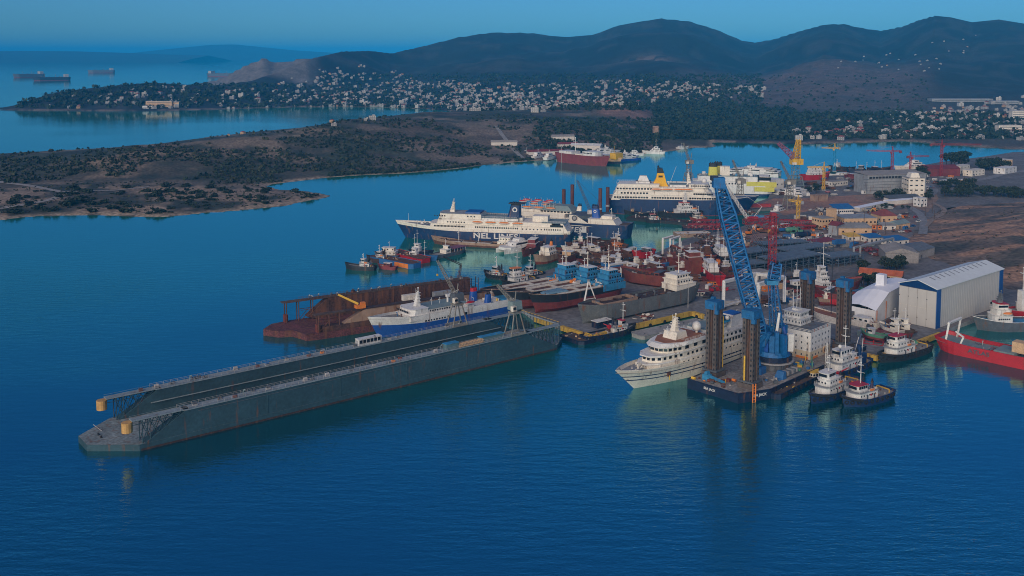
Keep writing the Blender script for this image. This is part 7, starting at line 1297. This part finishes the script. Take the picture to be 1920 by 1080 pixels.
# ---------------------------------------------------------------- the small change of the yard: hulls, plate stacks, cabins, drums
rr = random.Random(99)
def small_hull(m, dm, house, L):
    r = root('small_hull', 'hull', 'boat'); s = Ship.__new__(Ship); s.L = L; s.B = L*.28; s.rz = 0; s.root = r; s.near = -1; s._win = {}
    s.hull(2.4, [(.4, 'boot'), (1, m)], bu=1.2, su=.4, rake=1.2, bul=.5, n=10, deckm=dm, dry=.9, draft=.3); s.house(.15, .42, L*.15, 1.9, 4.0, house, nose=.5, roof=house); s.house(.2, .38, L*.11, 4.1, 5.7, house, roof='white', name='wheelhouse'); s.mast(.3, 5.7, 10, 'white', .13, 1); s.clutter(.5, .9, 2, 1.9, 8, ('rustb', 'weld', 'orange', 'bluec'), .8); return r
SH = [(small_hull('oxide', 'rustb', 'stucco', 17), 'small red brown hull with a pale cabin crowded among the wrecks'), (small_hull('black', 'brown', 'white', 15), 'small black hull with a white cabin crowded among the wrecks'), (small_hull('bluec', 'brown', 'white', 14), 'small blue hull with a white cabin crowded among the wrecks'), (small_hull('rustb', 'rustd', 'rustb', 18), 'small rust brown hull with a rusty cabin crowded among the wrecks'), (small_hull('tan', 'deck', 'cream', 13), 'small tan hull with a cream cabin crowded among the wrecks')]
def place(lst, i, px, py, rz, group, z=2.0, dz=0.0):
    o, lab = lst[i % len(lst)]; q = G(px, py, z); q.z += dz
    if 'placed' not in o: o['placed'] = 1; o.location = q; o.rotation_euler = (0, 0, rz); o['label'] = lab; o['group'] = group
    else: c = dup(o, q, rz, lab, group)
for i, (x, y) in enumerate([(1068, 476), (1086, 486), (1102, 488), (1128, 484), (1146, 490), (1168, 496), (1186, 504), (1150, 505), (1124, 502), (1212, 502), (1230, 506), (1246, 500), (1270, 484), (1300, 498), (1322, 494), (1314, 480), (1338, 474), (1290, 510), (1226, 524), (1206, 510), (1352, 512), (1368, 520), (1380, 506), (1096, 462), (1140, 466), (1330, 520), (1560, 572), (1586, 560), (1484, 530), (1384, 466)]): place(SH, i*3+i//4, x, y, rr.choice([.5, .7, 2.6, 3.3, 3.7, .2])+rr.uniform(-.25, .25), 'small hulls crowded among the wrecks', dz=1.1)
def stack_mesh(m, seed):
    r_ = random.Random(seed); b = MB(); h = 0
    for i in range(r_.randint(4, 8)): t = r_.uniform(.12, .4); b.box((r_.uniform(-.4, .4), r_.uniform(-.4, .4), h), (r_.uniform(4, 8), r_.uniform(2, 3.4), t), paint(m if r_.random() < .7 else 'rustd'), r_.uniform(-.1, .1)); h += t
    return b.mesh('plate_stack')
PS = [(stack_mesh(m, i), l) for i, (m, l) in enumerate((('rustb', 'rusty steel plate stack on the yard ground'), ('steelb', 'blue grey steel plate stack on the yard ground'), ('oxide', 'red primed steel plate stack on the yard ground'), ('weld', 'pale grey plate stack on the yard ground')))]
def cabin_mesh(m, rf):
    b = MB(); b.box((0, 0, 0), (6, 2.5, 2.6), paint(m)); b.box((0, 0, 2.6), (6.2, 2.7, .14), paint(rf))
    for x in (-1.8, 1.6): b.box((x, -1.28, 1.0), (1.2, .08, 1.0), paint('glass'))
    b.box((0, -1.28, .1), (.9, .08, 2.0), paint('dgrey')); return b.mesh('site_cabin')
CB = [(cabin_mesh(a, b), l) for a, b, l in (('white', 'white', 'white site cabin among the yard clutter'), ('bluec', 'bluec', 'blue site cabin among the yard clutter'), ('stucco', 'roofm', 'cream site cabin with a red roof among the yard clutter'), ('orange', 'oxide', 'orange site cabin among the yard clutter'), ('gtop', 'grey', 'grey green site cabin among the yard clutter'))]
def drum_mesh(m):
    b = MB(); b.tube((-1.1, 0, 1.5), (-.9, 0, 1.5), 1.5, paint(m), 14); b.tube((.9, 0, 1.5), (1.1, 0, 1.5), 1.5, paint(m), 14); b.tube((-.9, 0, 1.5), (.9, 0, 1.5), .8, paint('rustb'), 10); return b.mesh('cable_drum')
DR = [(drum_mesh('ochre'), 'ochre cable drum standing in the yard'), (drum_mesh('dgrey'), 'dark cable drum standing in the yard')]
ZONES = [[(1380, 480), (1530, 440), (1640, 430), (1640, 470), (1540, 490), (1400, 512)], [(1210, 500), (1330, 450), (1400, 436), (1390, 500), (1330, 560), (1250, 560)], [(1400, 430), (1540, 400), (1700, 385), (1720, 440), (1560, 430)], [(1450, 372), (1520, 340), (1640, 330), (1800, 330), (1790, 350), (1600, 366)], [(1330, 560), (1470, 530), (1620, 545), (1590, 590), (1420, 590)], [(1060, 470), (1180, 465), (1240, 520), (1130, 520), (1060, 505)], [(1640, 655), (1755, 625), (1690, 606), (1600, 615)]]
for zi, (poly, n) in enumerate(zip(ZONES, (62, 66, 60, 60, 30, 44, 18))):
    P = np.array(poly, float); k = 0
    while k < n:
        x, y = rr.uniform(P[:, 0].min(), P[:, 0].max()), rr.uniform(P[:, 1].min(), P[:, 1].max())
        if sdf(np.array([x]), np.array([y]), poly)[0] < 0: continue
        k += 1; lst, nm, ct, gr = rr.choice(((PS, 'plate_stack', 'steel plates', 'plate stacks in the yard'), (PS, 'plate_stack', 'steel plates', 'plate stacks in the yard'), (CB, 'site_cabin', 'cabin', 'site cabins in the yard'), (DR, 'cable_drum', 'cable drum', 'cable drums in the yard')))
        me, lab = rr.choice(lst); o = mob(nm, me, None, G(x, y, 2.03), rr.uniform(-.3, 1.2)); s = rr.uniform(.7, 1.25); o.scale = (s, s, s*(1.4 if lst is PS else 1)); tag(o, lab, ct, gr)
for a in ((1320, 446, 12, 60, 'rusty gear heap along the inner wharf edge', RU), (1375, 448, 12, 60, 'rusty and orange gear heap behind the inner wharf', RU+('orange',)), (1400, 458, 12, 60, 'dark gear heap right of the crane boom', RU), (1460, 425, 16, 70, 'red gear heap at the foot of the short yellow crane', ('redcr', 'redcr', 'rustb', 'dgrey')), (1545, 430, 10, 50, 'gear heap left of the ochre office', RU+('white', 'bluec')), (1490, 462, 14, 70, 'blue grey steel heap among the deck modules', ('steelb', 'dgrey', 'weld')), (1180, 510, 12, 60, 'rusty heap under the dark red hulk', RU), (1110, 490, 12, 60, 'brown gear heap in the middle of the wreck beach', RU), (1345, 545, 8, 40, 'red gear heap left of the white boat hoist', ('red', 'oxide', 'dgrey')), (1400, 400, 8, 40, 'gear heap on the quay tip below the grey portal crane', RU), (1545, 395, 12, 60, 'dark heap along the edge of the red earth', ('dgrey', 'rustd', 'weld')), (1760, 345, 10, 50, 'junk heap left of the right hand road', RU+('white', 'orange')), (1650, 345, 10, 40, 'junk heap in front of the grey assembly hall', RU)): scrap(*a, big=1.7, hgt=2.2)
# ---------------------------------------------------------------- trees and shrubs
def leaf_cloud(mb, c, rad, n, mats, rr, sz=.5, flat=.8):
    for i in range(n):
        while True:
            p = Vector((rr.uniform(-1, 1), rr.uniform(-1, 1), rr.uniform(-1, 1)))
            if .25 < p.length < 1: break
        p = Vector((c[0]+p.x*rad, c[1]+p.y*rad, c[2]+p.z*rad*flat)); a = Vector((rr.gauss(0, 1), rr.gauss(0, 1), rr.gauss(0, .6))).normalized(); b = a.cross(Vector((rr.gauss(0, 1), rr.gauss(0, 1), rr.gauss(0, 1)))).normalized(); s = sz*rr.uniform(.6, 1.4); d = a.cross(b)
        mb.add([p-a*s-d*s*.5, p+a*s*.9-d*s*.4, p+a*s*.4+d*s*.8, p-a*s*.6+d*s*.7], [(0, 1, 2, 3)], mats[int(rr.random()*len(mats))])
def make_tree(kind, seed):
    rr = random.Random(seed); H = 1.0; t = MB(); cr = MB(); L = [paint('leaf'), paint('leafd'), paint('leafo')]
    if kind == 'cypress':
        t.tube((0, 0, 0), (0, 0, 7), .28, paint('bark'), 6, .08)
        for i in range(9): leaf_cloud(cr, (rr.uniform(-.25, .25), rr.uniform(-.25, .25), 1.2+i*.95), 1.15*(1-i/11)+.2, 26, [paint('leafd')]*2+[paint('leaf')], rr, .38, 1.0)
    elif kind == 'pine':
        t.tube((0, 0, 0), (.3, 0, 5.5), .32, paint('bark'), 7, .14)
        for i in range(5): a = i*1.3+rr.random(); q = (2.2*math.cos(a), 2.2*math.sin(a), 5.6+rr.random()*1.6); t.tube((.2, 0, 3.6+.3*i), q, .12, paint('bark'), 5, .05); leaf_cloud(cr, q, 1.7, 60, L[:2]+[L[0]], rr, .42, .6)
        leaf_cloud(cr, (.3, 0, 7.2), 2.0, 80, L, rr, .42, .6)
    else:
        t.tube((0, 0, 0), (.15, .1, 3.2), .34, paint('bark'), 7, .2)
        for i in range(7):
            a = i*.95+rr.random()*.6; q = (rr.uniform(1.3, 2.6)*math.cos(a), rr.uniform(1.3, 2.6)*math.sin(a), rr.uniform(3.4, 6.2)); t.tube((.12, .1, 2.2+.2*i), q, .14, paint('bark'), 5, .05); leaf_cloud(cr, q, rr.uniform(1.2, 1.9), 58, L, rr, .42)
        leaf_cloud(cr, (0, 0, 6.4), 1.7, 55, L, rr, .42)
    r = root('tree', 'tree', 'tree'); t.build('trunk', r); cr.build('crown', r); return r
TREES = {k: [make_tree(k, 10*i+j) for j in range(3)] for i, k in enumerate(('round', 'pine', 'cypress'))}
used = set(); LB = {'round': 'bushy dark green broadleaf tree', 'pine': 'spreading umbrella pine with a bare trunk', 'cypress': 'slim dark cypress'}
def plant(kind, loc, s, where, group, name):
    o = TREES[kind][int(rr.random()*3)]; lab = LB[kind]+' '+where
    if o.name not in used: used.add(o.name); o.location = loc; o.rotation_euler = (0, 0, rr.random()*6); o.scale = (s, s, s*rr.uniform(.85, 1.15)); o['label'] = lab; o['group'] = group
    else: o = dup(o, loc, rr.random()*6, lab, group, s)
    o.name = name
rr = random.Random(77)
def row(kinds, pts, n, s, where, group, jit=6, z='yard'):
    for i in range(n):
        f = rr.random()*(len(pts)-1); k = int(f); f -= k; px = pts[k][0]+(pts[k+1][0]-pts[k][0])*f+rr.uniform(-jit, jit); py = pts[k][1]+(pts[k+1][1]-pts[k][1])*f+rr.uniform(-jit*.35, jit*.35); k = rr.choice(kinds); q = G(px, py, 2); q.z = YH(q.x, q.y)-.1
        plant(k, q, s*rr.uniform(.7, 1.25), where, group, {'round': 'broadleaf_tree', 'pine': 'pine_tree', 'cypress': 'cypress_tree'}[k])
row(['round'], [(1640, 374), (1700, 370)], 16, 1.0, 'beside the long grey assembly hall', 'trees by the assembly hall'); row(['round', 'pine'], [(1500, 368), (1530, 362)], 7, 1.0, 'in the grey quay yard', 'trees in the quay yard'); row(['round'], [(1580, 366), (1625, 352)], 8, .9, 'left of the grey assembly hall', 'trees by the assembly hall')
row(['round', 'pine'], [(1660, 508), (1690, 504), (1612, 512)], 14, .9, 'behind the orange tiled roof', 'trees behind the orange roof'); row(['round', 'pine'], [(1608, 536), (1650, 540)], 8, .9, 'in front of the orange tiled roof', 'trees behind the orange roof'); row(['round'], [(1790, 362), (1920, 370), (1770, 368)], 46, 1.1, 'in the green belt above the hillside', 'trees of the green belt')
row(['round', 'pine'], [(1770, 318), (1810, 312)], 10, 1.8, 'near the rightmost red tower crane', 'trees by the bay shore'); row(['round'], [(1836, 318), (1890, 318)], 18, 1.4, 'around the villas by the bay', 'trees by the bay shore'); row(['round'], [(1760, 352), (1790, 352), (1830, 350)], 14, 1.0, 'along the right hand road', 'trees by the bay shore'); row(['round', 'pine'], [(1710, 334), (1735, 336)], 6, 1.4, 'behind the tall red tower crane', 'trees by the bay shore'); row(['round'], [(1740, 378), (1742, 366)], 4, .9, 'beside the tall cream block', 'trees by the assembly hall'); row(['round'], [(1620, 392), (1720, 390)], 10, .5, 'along the white store walls', 'trees by the white stores')
# single dark bushes on the spit and its slope
def bush_mesh(seed, n=110):
    rr = random.Random(seed); m = MB(); L = [paint('leaf'), paint('leafd'), paint('leafd')]
    for i in range(4): leaf_cloud(m, (rr.uniform(-.9, .9), rr.uniform(-.9, .9), rr.uniform(.4, .9)), rr.uniform(.7, 1.1), n//4, L, rr, .34, .75)
    return m.mesh('shrub')
BM = [bush_mesh(i) for i in range(5)]
def on_land(px, py):
    x, y, z = hit_many(px, py); ok = ~np.isnan(y); return x[ok], y[ok], z[ok], ok
_r = np.random.RandomState(5)
for k_ in TREES.values():
    for o_ in k_:
        if o_.name not in used and 'label' in o_ and o_['label'] == 'tree':
            for c_ in list(o_.children): bpy.data.objects.remove(c_)
            bpy.data.objects.remove(o_)
px = _r.uniform(20, 600, 170); py = 352+_r.uniform(0, 1, 170)**.9*50; x, y, z, ok = on_land(px, py); k = 0
for a, b, c in zip(x, y, z):
    if b > 1010 or c < 1.2: continue
    s = _r.uniform(.8, 2.9); o = mob('shrub', BM[k % 5], None, (a, b, c-.2), _r.uniform(0, 6)); o.scale = (s*1.3, s*1.2, s*.9); tag(o, 'dark rounded shrub growing on the low spit', 'shrub', 'shrubs on the spit'); k += 1
for a, b, s in ((322, 360, 3.2), (340, 364, 2.6), (372, 362, 2.4), (310, 350, 3.4), (395, 352, 3), (415, 357, 2.6), (350, 350, 2.6), (130, 385, 4), (150, 380, 3.6), (100, 396, 3.2), (22, 408, 3)):
    xx, yy, zz, ok = on_land([a], [b])
    if len(xx): o = mob('shrub', BM[k % 5], None, (xx[0], yy[0], zz[0]-.3), k); o.scale = (s*1.4, s*1.3, s*.9); tag(o, 'large dark rounded shrub on the bare sandy part of the spit', 'shrub', 'large shrubs on the spit'); k += 1
# maquis and woods nobody could count
def scatter(name, px, py, smin, smax, seed, mats, tall=1.0, keep=None, quads=7):
    r_ = np.random.RandomState(seed); x, y, z, ok = on_land(px, py); V = []; Fc = []; mi = []; n0 = 0
    for a, b, c in zip(x, y, z):
        if keep is not None and not keep(a, b, c): continue
        s = r_.uniform(smin, smax); m = r_.randint(len(mats))
        for q in range(quads):
            d = r_.normal(0, 1, 3); d /= np.linalg.norm(d)+1e-6; p = np.array([a, b, c+s*tall*.45])+d*np.array([s*.6, s*.6, s*.42*tall]); u = r_.normal(0, 1, 3); u /= np.linalg.norm(u); v = np.cross(u, r_.normal(0, 1, 3)); v /= np.linalg.norm(v)+1e-6; h = s*r_.uniform(.3, .6)
            V += [tuple(p-u*h-v*h*.6), tuple(p+u*h-v*h*.7), tuple(p+u*h*.7+v*h), tuple(p-u*h*.8+v*h*.8)]; Fc.append((n0, n0+1, n0+2, n0+3)); n0 += 4; mi.append(m)
    me = bpy.data.meshes.new(name); me.from_pydata(V, [], Fc)
    for m in mats: me.materials.append(paint(m))
    me.polygons.foreach_set('material_index', mi); me.update(); tag(mob(name, me), kind='stuff'); return len(x)
n = 7600; scatter('maquis', _r.uniform(0, 1000, n), _r.uniform(215, 345, n), .9, 3.0, 1, ['leaf', 'leafd', 'leafd', 'leafo'], .9, lambda a, b, c: b < 2050 and fbm(np.array([a/70]), np.array([b/70]), 3)[0] > .40)
n = 1500; scatter('maquis', _r.uniform(0, 620, n), _r.uniform(340, 410, n), .6, 1.6, 2, ['leaf', 'leafd', 'leafo'], .7, lambda a, b, c: c > 1.3 and fbm(np.array([a/30]), np.array([b/30]), 3)[0] > .45)
n = 1700; scatter('woodland', _r.uniform(1225, 1490, n), _r.uniform(205, 262, n), 3.5, 7.5, 3, ['leaf', 'leafd', 'leafd'], 1.1)
n = 4500; scatter('woodland', np.concatenate([_r.uniform(1490, 1920, 1300), _r.uniform(600, 1430, 3200)]), np.concatenate([_r.uniform(212, 262, 1300), _r.uniform(140, 208, 3200)]), 3.5, 7, 4, ['leaf', 'leafd', 'leafd'], 1.1)
n = 900; scatter('maquis', _r.uniform(1000, 1240, n), _r.uniform(222, 288, n), 2, 5, 6, ['leaf', 'leafd'], .9)
n = 420; scatter('maquis', _r.uniform(1290, 1740, n), _r.uniform(140, 230, n), 2, 5, 8, ['leaf', 'leafd'], .8)
n = 1000; scatter('woodland', _r.uniform(30, 600, n), _r.uniform(158, 204, n), 4, 8, 9, ['leafd', 'leaf'], 1.0)
# scrub on the right hillside
V = MB(); rr = random.Random(8)
for i in range(700):
    X, Y = rr.uniform(230, 560), rr.uniform(560, 900)
    if sdf(np.array([X]), np.array([Y]), HILL)[0] < 3 or vnoise(np.array([X/18]), np.array([Y/18]))[0] < .45: continue
    leaf_cloud(V, (X, Y, YH(X, Y)+.2), rr.uniform(.5, 1.3), 7, [paint('leaf'), paint('leafo'), paint('brown')], rr, .4, .6)
tag(V.build('maquis'), kind='stuff')
# ---------------------------------------------------------------- houses of the far villages
def house_mesh(w_, d, h, wall, roof, hip, rows=2):
    b = MB(); b.box((0, 0, -2), (w_, d, h+2), paint(wall))
    if hip: b.prism([(-w_/2-.4, -d/2-.4), (w_/2+.4, -d/2-.4), (w_/2+.4, d/2+.4), (-w_/2-.4, d/2+.4)], h, h+2.4, paint(roof), top=[(-w_*.2, -.1), (w_*.2, -.1), (w_*.2, .1), (-w_*.2, .1)])
    else: b.box((0, 0, h), (w_+.4, d+.4, .4), paint(roof)); b.box((w_*.2, d*.1, h+.4), (w_*.35, d*.4, 2.2), paint(wall))
    for j in range(rows):
        for i in range(3): b.box((w_*(i-1)*.3, -d/2-.04, h*(j+.35)/rows), (1.5, .12, 1.5), paint('dgrey'))
        b.box((0, -d/2-.7, h*(j+.18)/rows), (w_*.9, 1.4, .2), paint(wall))
    return b.mesh('house')
HM = [('white flat roofed house', house_mesh(12, 10, 7, 'hw', 'conc', False)), ('cream flat roofed house', house_mesh(14, 10, 6.5, 'weld', 'pale', False)), ('white house with a red tiled roof', house_mesh(12, 11, 6.5, 'hw', 'roofm', True)), ('ochre house with a red tiled roof', house_mesh(11, 10, 6, 'ochre', 'roofm', True)), ('tall white block', house_mesh(15, 12, 10.5, 'hallw', 'conc', False, 3)), ('pale stucco house', house_mesh(13, 11, 6.5, 'hw', 'pale', False))]
r_ = np.random.RandomState(12)
def village(n, poly, where, group, smin, smax, seed, things=True, bias=None):
    P = np.array(poly, float); x0, x1, y0, y1 = P[:, 0].min(), P[:, 0].max(), P[:, 1].min(), P[:, 1].max(); r_ = np.random.RandomState(seed); pts = []
    while len(pts) < n:
        a, b = r_.uniform(x0, x1, 400), r_.uniform(y0, y1, 400); s = sdf(a, b, poly); c = fbm(a/38+seed, b/16, 3)
        for i in range(400):
            if s[i] > 0 and c[i] > .40+.34*(r_.rand()-.5): pts.append((a[i], b[i]))
    pts = np.array(pts[:n]); x, y, z, ok = on_land(pts[:, 0], pts[:, 1]); big = []
    for a, b, c in zip(x, y, z):
        k = r_.choice(6, p=[.3, .2, .14, .08, .1, .18]); s = r_.uniform(smin, smax)
        if things: o = mob('house', HM[k][1], None, (a, b, c), r_.uniform(-.6, .6)); o.scale = (s, s, s); tag(o, HM[k][0]+' '+where, 'house', group)
        else: big.append((a, b, c, k, s, r_.uniform(-.6, .6)))
    if big:
        V = []; Fc = []; mi = []; mats = []
        for a, b, c, k, s, t in big:
            me = HM[k][1]; n0 = len(V); ca, sa = math.cos(t)*s, math.sin(t)*s
            for v in me.vertices: V.append((a+v.co.x*ca-v.co.y*sa, b+v.co.x*sa+v.co.y*ca, c+v.co.z*s))
            for p in me.polygons:
                m = me.materials[p.material_index]
                if m not in mats: mats.append(m)
                Fc.append(tuple(i+n0 for i in p.vertices)); mi.append(mats.index(m))
        me = bpy.data.meshes.new('village'); me.from_pydata(V, [], Fc); [me.materials.append(m) for m in mats]; me.polygons.foreach_set('material_index', mi); me.update(); tag(mob('village', me), kind='stuff')
VS = [(590, 203), (590, 182), (700, 165), (840, 152), (1000, 160), (1180, 150), (1300, 158), (1440, 165), (1430, 185), (1280, 194), (1000, 208), (880, 208), (800, 203)]
village(150, [(590, 204), (610, 178), (760, 168), (900, 166), (1050, 175), (1180, 185), (1040, 212), (890, 210), (800, 204)], 'on the far village shore', 'houses on the far village shore', .5, .85, 3)
village(100, [(1440, 258), (1500, 235), (1620, 225), (1760, 210), (1920, 195), (1920, 268), (1760, 262), (1620, 262), (1500, 266)], 'near the head of the bay', 'houses near the head of the bay', .45, .85, 5)
village(36, [(60, 202), (140, 178), (280, 163), (420, 170), (560, 140), (590, 190), (420, 202), (250, 206)], 'on the far left cape', 'houses on the far left cape', .5, .95, 7)
village(14, [(380, 252), (470, 238), (560, 230), (730, 223), (730, 232), (560, 240), (420, 258)], 'on the peninsula crest', 'houses on the peninsula crest', .35, .6, 9)
village(760, VS, '', '', .38, .8, 11, False); village(150, [(575, 185), (600, 130), (720, 122), (800, 160), (620, 195)], '', '', .4, .75, 13, False); village(30, [(1540, 128), (1570, 104), (1640, 104), (1720, 80), (1830, 66), (1830, 110), (1760, 150), (1640, 132)], '', '', .25, .5, 15, False); village(110, [(60, 202), (300, 166), (440, 163), (570, 140), (600, 195), (300, 204)], '', '', .4, .75, 17, False); village(200, [(1500, 262), (1600, 225), (1700, 205), (1920, 180), (1920, 262), (1720, 260)], '', '', .35, .7, 19, False)
def placed(label, px, py, w_, d, h, wall, roof, name='apartment_block', rz=0.0):
    x, y, z = [float(v[0]) for v in hit_many([px], [py])]; r = root(name, label, 'building', (x, y, z-1), rz); b = MB(); b.box((0, 0, 0), (w_, d, h+1), paint(wall)); wo = b.build('wall', r); b = MB(); b.box((0, 0, h+1), (w_+.6, d+.6, .4), paint(roof)); b.build('roof', r); b = MB()
    n = max(2, int(w_/5)); fl = max(1, int(h/3.2))
    for j in range(fl): b.box((0, -d/2-.05, 1+h*(j+.35)/fl), (w_*.92, .14, 1.3), paint('dgrey'))
    b.build('window_band', wo)
for a in (('ochre hotel block on the far left cape shore', 300, 200, 60, 16, 12, 'ochre', 'stucco'), ('second smaller ochre hotel block on the far left cape shore', 327, 200, 26, 14, 11, 'ochre', 'stucco'), ('long white building on the far left cape shore', 278, 203, 22, 12, 5, 'white', 'white'), ('long pale greenhouse row far right in the valley', 1800, 190, 130, 24, 5, 'grey', 'grey'), ('second pale greenhouse row right of the long one', 1880, 194, 60, 20, 5, 'grey', 'grey'), ('tall cream block near the head of the bay', 1907, 224, 24, 14, 15, 'cream', 'stucco'), ('wide cream building beside the tall block at the bay head', 1890, 246, 36, 14, 9, 'cream', 'stucco'), ('pale long low building on the far village shore', 682, 199, 46, 10, 4, 'stucco', 'stucco')): placed(*a)
# ---------------------------------------------------------------- ships at anchor far out
def anchored(label, a, b_, B, h, hm='dgrey'):
    P, Q = G(*a), G(*b_); s = Ship('anchored_ship', label, 'cargo ship', P, Q, B, group='ships at anchor far out at sea', world=True); s.hull(h, [(.2, 'boot'), (1, hm)], bu=3, rake=6, bl=.15, sw=.9, sl=.1); s.house(.05, .16, B*.8, h-1, h+14, 'weld', name='superstructure'); s.mast(.4, h, h+14, 'grey', .8, 1); s.mast(.7, h, h+14, 'grey', .8, 1); s.clutter(.2, .9, B*.6, h, 20, ('dgrey', 'steel'), 6)
anchored('long dark bulk carrier anchored far out, nearest of the anchored ships', (131, 150.5), (64, 151.5), 34, 16, 'black'); anchored('tanker anchored behind the long bulk carrier, leftmost of the anchored ships', (82, 144.5), (26, 145.5), 40, 18); anchored('faint tanker on the horizon between the bulk carrier and the quarried hill', (214, 136.5), (166, 137), 50, 18, 'steel'); anchored('tanker anchored just left of the quarried hill', (392, 143.5), (440, 144), 44, 18)
# distant coast across the gulf
def island(name, pts, Y, dp):
    b = MB(); rows = []
    for px, py in pts:
        x = (px-960)/1886*Y; zt = max(4, HC+(HOR-py)/1886*Y); rows.append([(x, Y, -5), (x, Y+dp*.25, zt*.55), (x, Y+dp*.5, zt), (x, Y+dp, -5)])
    b.loft(rows, M('hill_soil_far', (.03, .045, .045), .95, .4, .004)); tag(b.build(name, smooth=True), kind='structure')
island('hills', [(-200, 97), (-60, 95), (60, 96), (160, 99), (230, 102), (330, 104.5)], 14000, 3000); island('hills', [(150, 104), (240, 94), (300, 88), (350, 83), (400, 82), (460, 88), (520, 94), (600, 99), (680, 103)], 19000, 3000)
# ---------------------------------------------------------------- air
def haze():
    m = bpy.data.materials.new('thin_sea_haze'); m.use_nodes = True; n = m.node_tree.nodes; n.clear()
    pv = n.new('ShaderNodeVolumePrincipled'); pv.inputs['Color'].default_value = (.02, .48, 1.0, 1); pv.inputs['Density'].default_value = HAZE; pv.inputs['Anisotropy'].default_value = -.3
    o = n.new('ShaderNodeOutputMaterial'); m.node_tree.links.new(pv.outputs[0], o.inputs['Volume'])
    b = MB(); b.box((0, 19500, -8), (59000, 40500, 340), m); tag(b.build('haze'), kind='stuff')
HAZE = 0.000068
haze()
